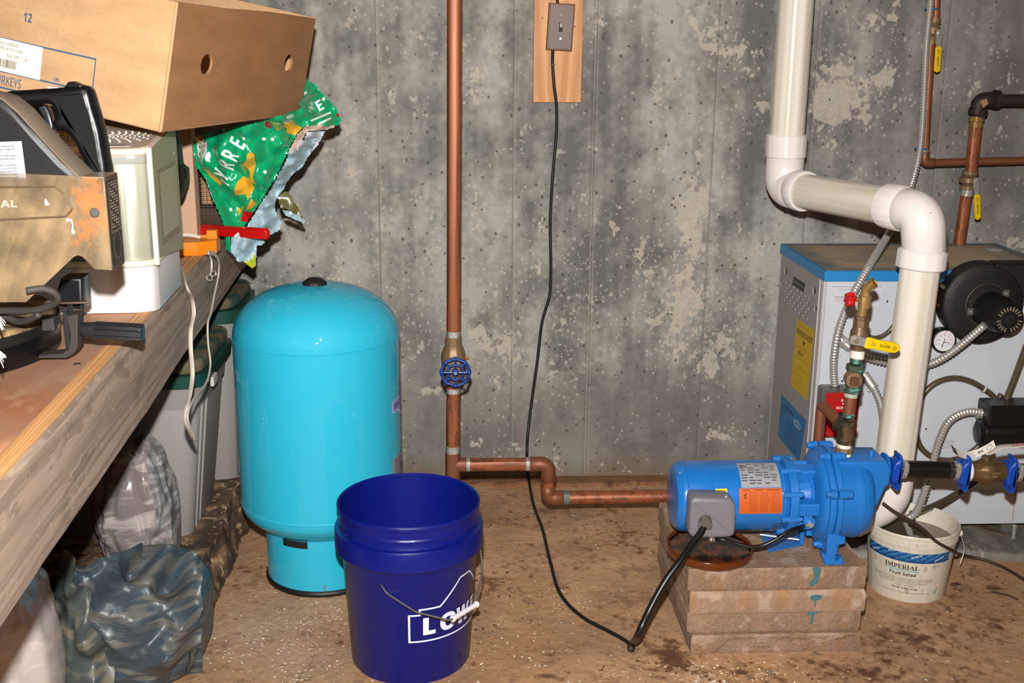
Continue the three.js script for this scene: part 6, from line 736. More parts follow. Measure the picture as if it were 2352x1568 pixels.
{
  // draft blower
  const c = V([1.3132, 0.6761, 0.555]); const t = th('draft_blower', 'large round black draft blower with vented motor on the boiler front', 'blower', [c.x, c.y, ZF]);
  const bk = std(0x0b0a09, 0.58), bk2 = std(0x080808, 0.5), R = 0.101;
  M('housing', [turn([[0.09, ZF - c.z], [R, ZF - c.z], [R + 0.002, -0.006], [R + 0.002, 0.001], [R, 0.004], [R - 0.004, 0.006], [0.075, 0.010], [0.0, 0.012]], c, [c.x, c.y, c.z + 1], 72), rbox(c.x + 0.02, c.x + 0.30, c.y + 0.018, c.y + R + 0.001, ZF + 0.002, c.z + 0.006, 0.006)], bk, t); M('housing_seam', new THREE.TorusGeometry(R - 0.012, 0.0012, 8, 72).translate(c.x, c.y, c.z + 0.0065), std(0x2c2925, 0.5), t);
  const m = V([1.3336, 0.6711, 0.572]), e = V([1.3308, 0.6585, 0.67]); const ax = e.clone().sub(m).normalize(); void ax; const mz = V(e.x - 0.004, e.y + 0.004, c.z + 0.010);
  M('mount_ring', new THREE.TorusGeometry(0.053, 0.0035, 10, 48).translate(mz.x - 0.012, mz.y + 0.014, c.z + 0.016), std(0x2a2724, 0.5), t); for (const [px, py] of [[[1.275, 0.6598, 0.575]], [[1.36, 0.7059, 0.575]]].map((q) => q[0])) { M('bracket', [rbox(px - 0.008, px + 0.008, py - 0.009, py + 0.009, c.z + 0.011, c.z + 0.02, 0.0015)], std(0x7b7a78, 0.4, 0.7), t); M('bracket_screw', screw([px, py, c.z + 0.0195], [0, 0, 1], 0.003, 0.0018), steel, t); }
  const er = 0.0375; const mo = M('motor', turn([[0.046, 0], [0.046, 0.045], [er + 0.003, 0.062], [er + 0.002, 0.085], [er, 0.10], [er - 0.003, 0.104], [0.012, 0.106], [0, 0.106]], mz, [mz.x + 0.0, mz.y, mz.z + 1], 48), bk2, t, 'black vented motor'); const vm = std(0x8a7a66, 0.5, 0.4);
  for (let k = 0; k < 22; k++) { if (k % 6 === 5) continue; const a = (k / 22) * Math.PI * 2; M('motor_vent', rbox(-0.0018, 0.0018, er - 0.016, er - 0.006, 0, 0.0012, 0.0004).applyMatrix4(new THREE.Matrix4().makeRotationZ(a)).translate(mz.x, mz.y, mz.z + 0.1046), vm, mo); } M('motor_hub', turn([[0.014, 0], [0.013, 0.003], [0, 0.004]], [mz.x, mz.y, mz.z + 0.105], [mz.x, mz.y, 2], 24), bk, mo);
  // circulator with its control box
  const q = V([1.331, 0.3459, 0.6]); const u = th('circulator', 'black circulator motor with a box on top at the right edge of the boiler', 'circulator', [q.x + 0.08, q.y, 0.58]);
  M('motor', turn([[0.0, 0], [0.020, 0.0005], [0.028, 0.002], [0.034, 0.006], [0.0355, 0.012], [0.0355, 0.26], [0, 0.26]], [q.x - 0.006, q.y, 0.58], [q.x + 1, q.y, 0.58], 40), std(0x0e0d0d, 0.35), u); M('end_plate', turn([[0.024, 0], [0.024, 0.0015], [0.022, 0.002], [0, 0.002]], [q.x - 0.0055, q.y, 0.58], [q.x - 1, q.y, 0.58], 32), std(0x201f22, 0.3), u); const bx0 = [1.3366, 0.4131, 0.6][0], by0 = [1.341, 0.3761, 0.6][1] - 0.006, by1 = [1.3352, 0.4258, 0.6][1]; M('control_box', rbox(bx0, bx0 + 0.22, by0, by1, 0.54, 0.61, 0.004), std(0x100f0f, 0.4), u); M('mounting_flange', rbox(q.x + 0.12, q.x + 0.2, q.y - 0.05, q.y + 0.05, ZF, 0.56, 0.003), std(0x191717, 0.5), u); M('cable_connector', prism([bx0 - 0.012, [1.3614, 0.3897, 0.565][1], 0.565], [bx0 + 0.001, [1.3614, 0.3897, 0.565][1], 0.565], 0.0125, 8), steel, u);
}
// ---------------------------------------------------------------- stack of concrete slabs under the pump
{
  const mk = (v) => dataTex(512, 256, (x, y) => { const n = fbm(x / 70 + v * 9, y / 60, 4), k = fbm(x / 5, y / 5 + v, 3); let c = mix3([128, 102, 82], [168, 138, 114], clamp(n * 0.9 + (k - 0.5) * 0.5)); c = mix3(c, [150, 104, 62], sstep(0.55, 0.75, fbm(x / 40 + 30, y / 110 + v * 5, 3)) * 0.35); return mix3(c, [196, 178, 164], sstep(0.6, 0.75, fbm(x / 60 + 9 * v, y / 30, 3)) * 0.4); });
  const mats = [0, 1, 2].map((v) => std(0xffffff, 0.92, 0, { map: mk(v), bumpMap: fineTex, bumpScale: 0.005 })); const rough = std(0xffffff, 0.95, 0, { map: mats[1].map, bumpMap: roughTex, bumpScale: 0.005 });
  const names = ['bottom concrete slab of the stack under the pump, chipped at its left corner', 'second concrete slab from the floor in the stack under the pump', 'third concrete slab from the floor in the pump stack, with a pale chipped edge', 'top concrete slab of the stack, carrying the blue pump and the amber lid'];
  const yv = [0, 0.0485, 0.098, 0.149, 0.2]; const X = [[0.509, 0.889], [0.5, 0.886], [0.502, 0.890], [0.498, 0.891]], ZZ = [[0.665, 1.046], [0.668, 1.036], [0.66, 1.044], [0.664, 1.032]];
  const pm = std(0x3f656b, 0.8);
  for (let k = 0; k < 4; k++) {
    const g = new THREE.BoxGeometry(X[k][1] - X[k][0], yv[k + 1] - yv[k] - 0.0006, ZZ[k][1] - ZZ[k][0], 60, 10, 50).translate((X[k][0] + X[k][1]) / 2, (yv[k] + yv[k + 1]) / 2, (ZZ[k][0] + ZZ[k][1]) / 2); const p = g.attributes.position, y0 = yv[k], y1 = yv[k + 1];
    for (let i = 0; i < p.count; i++) {
      let x = p.getX(i), y = p.getY(i), z = p.getZ(i); const fx = Math.min(x - X[k][0], X[k][1] - x), fz = ZZ[k][1] - z, fy = Math.min(y - y0, y1 - y); const n = fbm3(x * 40, y * 60, z * 40, 3) - 0.5, b = fbm3(x * 12 + k * 5, y * 10, z * 12, 3) - 0.5;
      const edge = Math.max(0, 0.006 - fy) / 0.006; const cf = fz < 0.001 ? 1 : 0; if (cf) { let d = 0.001 * n + 0.0014 * b - edge * (0.0012 + 0.003 * Math.max(0, b + n)); if (k === 2 && y > y1 - 0.009) d -= 0.006; if (k === 0 && x > X[0][0] + 0.05 + 0.05 * ((y - y0) / 0.05) + 0.02 * b && y < y0 + 0.036 + 0.02 * n) d -= 0.004; z += d; } if (fx < 0.001) x += (x < 0.7 ? 1 : -1) * (0.003 * Math.max(0, n + b) + edge * 0.003);
      p.setXYZ(i, x, y, z);
    }
    g.computeVertexNormals();
    const t = th('concrete_slab', names[k], 'slab', [0.695, y0, 0.85], { group: 'concrete slabs stacked under the pump' });
    M('slab', tri(g, 3), k === 2 ? rough : mats[k % 3], t);
    const x0 = [0.777, 0.1022, 1.04][0];
    const smear = (pts, z) => M('paint_smear', extr(smoothPts(pts, 40), z, z + 0.0006, 0.0002), pm, t, 'blue green paint smear');
    if (k === 3) smear([[x0 - 0.006, 0.199], [x0 + 0.012, 0.198], [x0 + 0.010, 0.18], [x0 + 0.006, 0.163], [x0 - 0.008, 0.155], [x0 - 0.012, 0.162], [x0 - 0.002, 0.178]], ZZ[3][1] + 0.0010);
    if (k === 2) smear([[x0 - 0.010, 0.139], [x0 + 0.014, 0.139], [x0 + 0.012, 0.130], [x0 + 0.004, 0.127], [x0 + 0.002, 0.112], [x0 - 0.001, 0.112], [x0 - 0.001, 0.126], [x0 - 0.010, 0.130]], ZZ[2][1] + 0.0012); if (k === 1) smear([[x0 - 0.004, 0.097], [x0 + 0.004, 0.097], [x0 + 0.018, 0.094], [x0 + 0.004, 0.090], [x0 + 0.002, 0.068], [x0 - 0.004, 0.068], [x0 - 0.003, 0.088], [x0 - 0.016, 0.087]], ZZ[1][1] + 0.0010);
  }
}
{
  // amber lid tucked under the motor
  const c = [0.5618, 0.205, 0.9475]; const r = 0.096; const t = th('amber_lid', 'round translucent amber plastic lid with dark residue under the pump motor', 'lid', [c[0], 0.2, c[2]], { local: true, rot: [rad(1.5), 0, rad(-1)] });
  const am = phys(0x562606, 0.2, 0, { clearcoat: 0.5, clearcoatRoughness: 0.06 });
  M('rim', new THREE.LatheGeometry([[r - 0.006, 0.002], [r - 0.002, 0.001], [r, 0.005], [r + 0.001, 0.018], [r - 0.001, 0.0205], [r - 0.004, 0.019], [r - 0.006, 0.013]].map((p) => new THREE.Vector2(...p)), 72), am, t);
  const rt = dataTex(512, 512, (x, y) => { const n = fbm(x / 50, y / 50, 5), k = fbm(x / 16 + 4, y / 16, 3); let q = mix3([30, 12, 6], [84, 42, 16], sstep(0.35, 0.7, n)); return mix3(q, [150, 92, 30], sstep(0.62, 0.75, k) * 0.5); });
  M('plate', uvBy(new THREE.LatheGeometry([[0, 0.011], [r - 0.012, 0.0112], [r - 0.005, 0.0125], [r - 0.004, 0.003], [0, 0.002]].map((p) => new THREE.Vector2(...p)), 72), (x, y, z) => [x * 4, z * 4]), phys(0xffffff, 0.16, 0, { map: rt, specularIntensity: 0.5, clearcoat: 0.3, clearcoatRoughness: 0.05 }), t, 'dark sticky residue');
}

// ---------------------------------------------------------------- jet pump
{
  const blue = phys(0x1668b4, 0.42, 0, { clearcoat: 0.25, clearcoatRoughness: 0.3, bumpMap: roughTex, bumpScale: 0.0003 }), paint = phys(0x1467b2, 0.3, 0, { clearcoat: 0.5, clearcoatRoughness: 0.12 }), deep = std(0x0a4a86, 0.5);
  const zc = 0.93, yc = 0.328; const PX = (v) => v; const x0 = [0.4734, 0.3263, 0.93][0], x1 = [0.4974, 0.3489, 0.985][0], x2 = [0.7051, 0.3463, 0.985][0], x3 = [0.7407, 0.3458, 0.985][0], x4 = [0.7841, 0.3453, 0.985][0], x5 = [0.8115, 0.3512, 1][0], x6 = [0.848, 0.3507, 1][0], x7 = [0.9079, 0.3437, 0.985][0], r = 0.0785; void PX;
  const t = th('water_pump', 'bright blue jet water pump lying on the stacked concrete slabs', 'pump', [0.72, 0.2, zc]); const AX = (p, rr) => turn(p.map(([a, b]) => [b, a - x0]), [x0, yc, zc], [x0 + 1, yc, zc], 64); void AX; const lat = (p, seg = 64) => turn(p.map(([x, q]) => [q, x - x0]), [x0, yc, zc], [x0 + 1, yc, zc], seg);
  const motor = M('motor', lat([[x0, 0], [x0, 0.05], [x0 + 0.003, 0.066], [x0 + 0.012, 0.0755], [x0 + 0.022, r - 0.0003], [x1, r], [x1 + 0.0012, r - 0.0012], [x1 + 0.0025, r - 0.0012], [x1 + 0.003, r], [x1 + 0.052, r], [x1 + 0.0528, r - 0.0008], [x1 + 0.0536, r], [x2, r], [x2 + 0.0015, r - 0.002], [x2 + 0.002, 0.04], [x2, 0]]), paint, t, 'glossy blue motor');
  M('end_screw', screw([x0 + 0.0125, yc + 0.0655, zc + 0.03], [-0.6, 0.8, 0.25], 0.0045, 0.003), steel, motor);
  const lab = (tex, a0, a1, xa, xb, name, label) => { const pos = [], uv = [], idx = [], n = 16; for (let i = 0; i <= n; i++) for (let j = 0; j <= 1; j++) { const a = rad(mix(a0, a1, i / n)); pos.push(j ? xb : xa, yc + Math.sin(a) * (r + 0.0006), zc + Math.cos(a) * (r + 0.0006)); uv.push(j, i / n); } for (let i = 0; i < n; i++) { const k = i * 2; idx.push(k, k + 1, k + 2, k + 1, k + 3, k + 2); } const g = new THREE.BufferGeometry(); g.setAttribute('position', new THREE.Float32BufferAttribute(pos, 3)); g.setAttribute('uv', new THREE.Float32BufferAttribute(uv, 2)); g.setIndex(idx); g.computeVertexNormals(); return M(name, g, std(0xffffff, 0.35, 0.1, { map: tex }), motor, label); };
  const lx0 = [0.613, 0.3899, 0.99][0], lx1 = [0.6998, 0.3889, 0.99][0], lx2 = [0.6073, 0.39, 0.99][0], lx3 = [0.7007, 0.3889, 0.99][0];
  lab(canvasTex(512, 256, (g, w, h) => { g.fillStyle = '#98989d'; g.fillRect(0, 0, w, h); g.fillStyle = '#44444c'; for (let i = 0; i < 9; i++) for (let k = 0; k < 5; k++) if ((i * 5 + k * 3) % 4) g.fillRect(16 + k * 98, 16 + i * 25, 50 + ((i * 31 + k * 17) % 40), 9); g.font = 'bold 44px sans-serif'; g.fillText('GT10', 20, 66); g.strokeStyle = '#44444c'; g.lineWidth = 3; g.strokeRect(200, 80, 130, 80); g.beginPath(); g.arc(380, 120, 26, 0, 7); g.stroke(); }), 34, 84, lx0, lx1, 'data_plate', 'silver data plate');
  lab(canvasTex(512, 256, (g, w, h) => { g.fillStyle = '#c25a22'; g.fillRect(0, 0, w, h); g.fillStyle = '#41190a'; g.font = 'bold 20px sans-serif'; g.fillText('DANGER', 44, 26); g.fillText('WARNING', 190, 26); g.fillText('AVERTISSEMENT', 330, 26); g.lineWidth = 7; g.strokeStyle = '#2b120a'; g.beginPath(); g.moveTo(60, 74); g.lineTo(76, 58); g.lineTo(92, 50); g.moveTo(76, 58); g.lineTo(70, 84); g.lineTo(54, 106); g.moveTo(70, 84); g.lineTo(86, 98); g.moveTo(44, 62); g.lineTo(76, 66); g.stroke(); g.fillStyle = '#8d3a12'; for (let i = 0; i < 10; i++) for (let k = 0; k < 3; k++) g.fillRect(110 + k * 134, 44 + i * 20, 90 + ((i * 37 + k * 53) % 34), 5); }), -8, 33, lx2, lx3, 'warning_sticker', 'orange warning sticker');
  lab(canvasTex(64, 32, (g, w, h) => { g.fillStyle = '#c9b81c'; g.fillRect(0, 0, w, h); g.fillStyle = '#8a7c10'; for (let i = 0; i < 3; i++) g.fillRect(8, 6 + i * 8, 46, 3); }), 20, 33, [0.556, 0.3846, 1][0], [0.5815, 0.3843, 1][0], 'yellow_sticker', 'small yellow sticker');
  const ys = [0.5713, 0.278, 1][1]; void ys;
  // end bell with cooling fins, bracket plate and through bolts
  const bell = M('end_bell', [lat([[x2, 0.03], [x2, r - 0.004], [x2 + 0.004, r - 0.001], [x2 + 0.018, r - 0.006], [x2 + 0.024, r - 0.012], [x2 + 0.024, 0.03]]), lat([[x2 + 0.014, 0.03], [x2 + 0.014, r + 0.004], [x2 + 0.016, r + 0.006], [x3 - 0.004, r + 0.006], [x3 - 0.002, r + 0.004], [x3 - 0.002, 0.03]])], blue, t); for (const a of [62, 22, -20, -60, 110, 160, 210]) { const q = rad(a), yy = yc + Math.sin(q) * (r + 0.001), zz = zc + Math.cos(q) * (r + 0.001); M('lug', [rod([x2 - 0.002, yy, zz], [x3 + 0.002, yy, zz], 0.0075, 0.0075, 14), bolt([x3 + 0.002, yy, zz], [x3 + 0.008, yy, zz], 0.0058)], blue, bell); } for (let k = 0; k < 4; k++) { const a = rad(-30 - k * 7), yy = yc + Math.sin(a) * (r + 0.0006), zz = zc + Math.cos(a) * (r + 0.0006); M('cooling_slot', new THREE.BoxGeometry(0.026, 0.0016, 0.003).rotateX(-a).rotateZ(0.25).translate(x2 - 0.006, yy, zz), std(0x0a2c52, 0.6), bell); }
  const adapter = M('adapter', [lat([[x3 - 0.003, 0.0], [x3 - 0.003, 0.036], [x4 - 0.010, 0.048], [x4, 0.06], [x4, 0.0]]), ...[74, -6, -50, 125, 175, 230].map((a) => { const q = rad(a); return rbox(x3 - 0.004, x4 + 0.006, 0.045, r - 0.004, -0.015, 0.015, 0.004).applyMatrix4(new THREE.Matrix4().makeRotationX(Math.PI / 2 - q)).translate(0, yc, zc); })], blue, t, 'bracket neck with windows'); void adapter;
  const rv = 0.1075; const vol = M('volute', [lat([[x4 - 0.004, 0.03], [x4 - 0.004, 0.060], [x4, 0.082], [x4 + 0.006, 0.094], [x5 - 0.016, 0.0985], [x5 - 0.014, 0.100], [x5 - 0.013, rv - 0.002], [x5 - 0.011, rv], [x5 - 0.002, rv], [x5 - 0.0005, rv - 0.0015], [x5, rv - 0.006], [x5 + 0.002, rv - 0.006], [x5 + 0.0025, rv + 0.0005], [x5 + 0.004, rv + 0.002], [x5 + 0.013, rv + 0.002], [x5 + 0.015, rv], [x5 + 0.016, rv - 0.010], [x6, rv - 0.012], [x7 - 0.040, rv - 0.013], [x7 - 0.038, rv - 0.011], [x7 - 0.030, rv - 0.011], [x7 - 0.028, rv - 0.014], [x7 - 0.012, rv - 0.018], [x7 - 0.003, rv - 0.026], [x7 + 0.002, rv - 0.04], [x7 + 0.004, 0.03], [x7 + 0.004, 0]], 80)], blue, t, 'cast volute casing');
  for (const a of [70, 22, -66, 118, 165, 212, 250]) { const q = rad(a), yy = yc + Math.sin(q) * (rv + 0.002), zz = zc + Math.cos(q) * (rv + 0.002); M('flange_lug', [rod([x5 - 0.015, yy, zz], [x5 - 0.0005, yy, zz], 0.0105, 0.0105, 16, 0.002), rod([x5 + 0.0025, yy, zz], [x6 - 0.002, yy, zz], 0.0112, 0.0095, 16, 0.003)], blue, vol); M('flange_bolt', [bolt([x5 - 0.024, yy, zz], [x5 - 0.014, yy, zz], 0.0068)], blue, vol); }
  // suction box on the upper right
  const bx0 = [0.8187, 0.4302, 0.97][0], bx1 = [0.92, 0.4291, 0.97][0], bx2 = [0.9466, 0.4136, 0.97][0], byT = [0.8665, 0.4248, 0.93][1] - 0.001; const box = extr([[bx0, yc + 0.05], [x7 + 0.002, yc - 0.03], [x7 + 0.016, yc - 0.01], [bx2 - 0.008, yc + 0.034], [bx2, yc + 0.040], [bx2, byT - 0.016], [bx2 - 0.012, byT - 0.002], [bx0, byT]], zc - 0.048, zc + 0.048, 0.006, [], 4); M('suction_box', [box, rbox(bx0 + 0.004, bx1 - 0.01, byT - 0.034, byT - 0.028, zc + 0.04, zc + 0.052, 0.002)], blue, vol); M('priming_plug', bolt([[0.9132, 0.4284, 0.93][0], byT - 0.002, zc + 0.012], [[0.9132, 0.4284, 0.93][0], byT + 0.011, zc + 0.012], 0.0062), blue, vol); M('suction_boss', rod([bx2 - 0.004, [0.9599, 0.3945, 0.95][1], zc + 0.01], [bx2 + 0.002, [0.9599, 0.3945, 0.95][1], zc + 0.01], 0.033, 0.032, 32), blue, vol); M('drain_plug', bolt([x7 - 0.002, yc - 0.03, zc + 0.03], [x7 + 0.012, yc - 0.03, zc + 0.03], 0.006), blue, vol);
  // foot under the casing, pressure port, and folded stand under the motor
  const fx = [0.8254, 0.2278, 1][0]; M('front_foot', [extr([[fx - 0.024, 0.2], [fx + 0.016, 0.2], [fx + 0.017, 0.207], [fx + 0.012, 0.212], [fx + 0.013, 0.218], [fx + 0.009, 0.219], [fx + 0.004, 0.210], [fx - 0.002, 0.210], [fx - 0.002, 0.246], [fx + 0.016, 0.250], [fx + 0.016, 0.264], [fx - 0.002, 0.272], [fx - 0.024, 0.272], [fx - 0.024, 0.225], [fx - 0.034, 0.232], [fx - 0.034, 0.226]], zc + 0.074, zc + 0.094, 0.003), extr([[fx - 0.022, 0.222], [fx + 0.004, 0.222], [fx + 0.004, 0.285], [fx - 0.022, 0.285]], zc - 0.098, zc + 0.088, 0.004), rbox(fx - 0.028, fx + 0.013, 0.2, 0.208, zc - 0.098, zc - 0.07, 0.002), rbox(fx - 0.016, fx + 0.004, 0.204, 0.24, zc - 0.098, zc - 0.084, 0.002)], blue, t, 'cast foot');
  const pq = [0.7702, 0.2868, 1.01]; M('pressure_port', [rbox(pq[0] - 0.016, pq[0] + 0.004, pq[1] - 0.014, pq[1] + 0.018, zc + 0.045, pq[2] - 0.012, 0.003)], blue, t); M('port_fitting', [prism([pq[0] - 0.002, pq[1], pq[2] - 0.016], [pq[0] - 0.002, pq[1], pq[2] - 0.002], 0.0065, 6), rod([pq[0] - 0.004, pq[1], pq[2] - 0.005], [pq[0] - 0.020, pq[1] + 0.001, pq[2] - 0.001], 0.0032)], steel, t);
  const sA = [0.6935, 0.203, 0.9566], sB = [0.7795, 0.203, 0.9231], sC = [0.7971, 0.203, 0.8577], sD = [0.6981, 0.203, 0.8642]; M('motor_stand', [plan([[sA[0], sA[2]], [sB[0], sB[2]], [sC[0], sC[2] - 0.02], [sD[0], sD[2]]].reverse(), 0.2002, 0.2035, 0.0008), rbox(sB[0] - 0.004, sB[0] + 0.006, 0.2004, 0.256, zc - 0.03, sB[2] - 0.004, 0.002), rbox(sB[0] - 0.004, sB[0] + 0.03, 0.24, 0.262, zc - 0.03, zc + 0.03, 0.002)], blue, t, 'folded sheet metal stand');
  const uq = [0.688, 0.217, 0.8993], uq2 = [0.7704, 0.217, 0.9299]; M('stand_rail', rod([uq[0], 0.218, uq[2]], [uq2[0], 0.218, uq2[2]], 0.003), std(0x9fb4c8, 0.25, 0.6), t);
  // grey wiring box on the motor
  const jb = xy([[0.4922, 0.2902, 1.02], [0.5032, 0.2778, 1.02], [0.5913, 0.2796, 1.02], [0.5909, 0.3523, 1.02], [0.5778, 0.3665, 1.02], [0.5006, 0.3705, 1.02], [0.4926, 0.3616, 1.02]]); const jm = std(0x6d6a70, 0.45); const jx = t; const wb = M('wiring_box', extr(smoothPts(jb.flatMap((p, i) => { const q = jb[(i + 1) % jb.length]; return [[mix(p[0], q[0], 0.08), mix(p[1], q[1], 0.08)], [mix(p[0], q[0], 0.92), mix(p[1], q[1], 0.92)]]; }), 70), 0.985, 1.045, 0.009, [], 4), jm, jx, 'grey wiring box'); const nut = [0.5715, 0.3659, 1.035]; M('box_nut', prism([nut[0], nut[1] - 0.004, nut[2] - 0.006], [nut[0], nut[1] + 0.004, nut[2] - 0.002], 0.0045, 6), steel, wb);
  const kp = [0.5254, 0.314, 1.045]; M('cable_clamp', [turn([[0.014, 0], [0.014, 0.006], [0.010, 0.012], [0, 0.014]], [kp[0], kp[1] + 0.004, 1.043], [kp[0], kp[1] - 0.002, 1.2], 24), rbox(kp[0] - 0.015, kp[0] + 0.015, kp[1] - 0.014, kp[1] + 0.002, 1.042, 1.052, 0.003)], std(0x7d7873, 0.4, 0.7), wb); const ef = [0.5437, 0.274, 1.035]; M('elbow_fitting', [rod([ef[0], ef[1] + 0.012, ef[2]], [ef[0], ef[1] - 0.002, ef[2]], 0.0052), rod([ef[0] - 0.002, ef[1] - 0.004, ef[2]], [ef[0] + 0.014, ef[1] - 0.004, ef[2]], 0.0045), new THREE.SphereGeometry(0.0062, 14, 10).translate(ef[0], ef[1] - 0.004, ef[2])], std(0xb0aaa2, 0.3, 0.8), wb);
  single('pressure_tube', 'thin black tube looping from the wiring box to the pump casing', 'tube', sweep(spline([[ef[0] + 0.008, ef[1] - 0.004, ef[2]], [0.5612, 0.2753, 1.045], [0.5933, 0.268, 1.05], [0.6225, 0.2618, 1.055], [0.6506, 0.2644, 1.055], [0.6805, 0.2801, 1.055], [0.7091, 0.2955, 1.05], [0.7335, 0.2988, 1.04], [pq[0] - 0.018, pq[1] + 0.001, pq[2] - 0.001]], 60), 0.0042, 10), std(0x0c0b0b, 0.35));
}

// ---------------------------------------------------------------- brass stack rising from the pump
{
  const z = 0.95; const t = th('discharge_stack', 'weathered brass tee and nipples rising from the top of the blue pump', 'pipe fitting', [0.8493, 0.4324, 0.95]);
  const A = (px, py) => [px, py, z]; void A;
  M('tape_joint', rod([0.8479, 0.4264, 0.95], [0.846, 0.4608, 0.95], 0.0160, 0.0155, 24), teflon, t, 'white thread tape'); M('lock_nut', prism([0.8472, 0.4345, 0.95], [0.8472, 0.4467, 0.95], 0.0195, 10), bronze, t);
  M('tee', [turn([[0.0165, 0], [0.0192, 0.001], [0.0192, 0.010], [0.0178, 0.012], [0.0178, 0.042], [0.0200, 0.0435], [0.0205, 0.052], [0.019, 0.054], [0.012, 0.055]], [0.8484, 0.4547, 0.95], [0.8497, 0.5189, 0.95], 28), pipe([[0.8504, 0.4879, 0.95], [0.8331, 0.4983, 0.93]], 0.0165, 0.01, 20)], std(0xffffff, 0.5, 0.35, { map: dataTex(256, 256, (x, y) => mix3([48, 48, 32], [92, 66, 44], sstep(0.4, 0.65, fbm(x / 30, y / 36, 4)))) }), t, 'dark green brass tee');
  M('tape_joint', rod([0.851, 0.5159, 0.95], [0.8511, 0.5259, 0.95], 0.0140, 0.0138, 20), patina, t); M('nipple', rod([0.8508, 0.5179, 0.95], [0.8521, 0.5705, 0.95], 0.0133, 0.0133, 22), copperDark, t); M('tape_joint', rod([0.8519, 0.5616, 0.95], [0.8528, 0.5734, 0.95], 0.0146, 0.0146, 22), std(0x9fa192, 0.7), t);
  M('cross_tee', [turn([[0.013, 0], [0.0178, 0.001], [0.0182, 0.009], [0.0168, 0.011], [0.0168, 0.050], [0.0196, 0.052], [0.0200, 0.061], [0.0186, 0.063], [0.012, 0.064]], [0.854, 0.5705, 0.95], [0.8566, 0.639, 0.95], 28)], patina, t, 'green patinated brass cross'); const pc = [0.8433, 0.6087, 0.985]; M('plug', [turn([[0.0165, -0.022], [0.0172, -0.002], [0.0172, 0.001], [0.0150, 0.0015], [0.0145, -0.001], [0, -0.001]], pc, [pc[0], pc[1], pc[2] + 1], 28)], bronze, t, 'brass plug'); M('plug_square', rbox(pc[0] - 0.0085, pc[0] + 0.0085, pc[1] - 0.0085, pc[1] + 0.0085, pc[2] - 0.002, pc[2] + 0.007, 0.0015), std(0x6b4a3a, 0.45, 0.4), t);
  M('nipple', rod([0.8568, 0.6371, 0.95], [0.8577, 0.67, 0.95], 0.0135, 0.0135, 22), patina, t); M('tape_joint', rod([0.8577, 0.6487, 0.95], [0.8588, 0.6691, 0.95], 0.0152, 0.0148, 22), teflon, t, 'white thread tape'); M('upper_nipple', [rod([0.8602, 0.7391, 0.95], [0.861, 0.7619, 0.95], 0.0105, 0.0105, 22)], brass, t);
  const ar = [0.8268, 0.4967, 0.84], ae = [0.8371, 0.4962, 0.93]; M('copper_arm', pipe([[ar[0] - 0.001, 0.372, 0.84], [ar[0], [0.8278, 0.5092, 0.84][1], 0.84], ae], 0.0118, 0.016, 20), copperDark, t, 'rusty copper elbow');
  const v = th('lever_valve', 'lever valve with yellow handle pointing right on the brass stack above the pump', 'valve', [0.8569, 0.6797, 0.95], { group: 'lever valves with yellow handles' });
  M('body', [turn([[0.013, 0], [0.0165, 0.001], [0.0165, 0.012], [0.0195, 0.018], [0.0205, 0.030], [0.0195, 0.042], [0.0165, 0.048], [0.0150, 0.056], [0.012, 0.064]], [0.8581, 0.6662, 0.95], [0.8603, 0.7372, 0.95], 28), prism([0.8601, 0.7181, 0.95], [0.8605, 0.7352, 0.95], 0.0178, 8), prism([0.8608, 0.7314, 0.95], [0.8608, 0.7429, 0.95], 0.0152, 6)], std(0x6d5540, 0.45, 0.45), v);
  const p = [0.8384, 0.6977, 0.985], q = [0.9326, 0.6791, 0.985]; const P = V(p), Q = V(q), d = Q.clone().sub(P), L = d.length(); d.normalize(); const sd = V(0, 0, 1).cross(d).normalize(), mm = new THREE.Matrix4().makeBasis(d, sd, d.clone().cross(sd)).setPosition(P); M('stem', rod([P.x, P.y, z + 0.012], [P.x, P.y, P.z], 0.006), brass, v);
  M('lever', extr([[-0.012, -0.006], [-0.006, -0.0105], [0.010, -0.010], [0.03, -0.010], [0.03, 0.008], [0.010, 0.009], [-0.006, 0.0105], [-0.012, 0.006]], 0, 0.0025, 0.0006).applyMatrix4(mm), steel, v); M('lever_nut', prism([P.x, P.y, P.z + 0.002], [P.x, P.y, P.z + 0.0075], 0.0058, 6), std(0xb59f88, 0.35, 0.7), v); const gp = M('grip', extr(smoothPts([[0.022, -0.0115], [0.05, -0.0108], [L - 0.008, -0.0105], [L, -0.004], [L, 0.004], [L - 0.008, 0.0105], [0.05, 0.0108], [0.022, 0.0105], [0.021, 0]], 60), -0.003, 0.006, 0.0028, [], 3).applyMatrix4(mm), std(0xd6b304, 0.38), v, 'yellow lever sleeve');
  const wt = canvasTex(512, 128, (g, w, h) => { g.clearRect(0, 0, w, h); g.save(); g.translate(w, h); g.rotate(Math.PI); g.fillStyle = '#14110a'; g.font = 'bold 58px sans-serif'; g.fillText('WATTS', 128, 84); g.lineWidth = 5; g.strokeStyle = '#14110a'; g.beginPath(); g.arc(58, 62, 28, 0, 7); g.stroke(); g.strokeRect(34, 44, 48, 36); g.font = '22px sans-serif'; g.fillText('FBV-3C', 190, 114); for (let i = 0; i < 4; i++) g.fillRect(388, 42 + i * 12, 34, 5); g.beginPath(); g.moveTo(470, 40); g.lineTo(440, 40); g.lineTo(440, 92); g.lineTo(470, 92); g.stroke(); g.restore(); });
  M('lettering', decal([[0.026, 0.009], [L - 0.004, 0.009], [L - 0.004, -0.009], [0.026, -0.009]].map(([a, b]) => new THREE.Vector3(a, b, 0.0063).applyMatrix4(mm)), 0.0004), std(0xffffff, 0.5, 0, { map: wt, transparent: true }), gp);
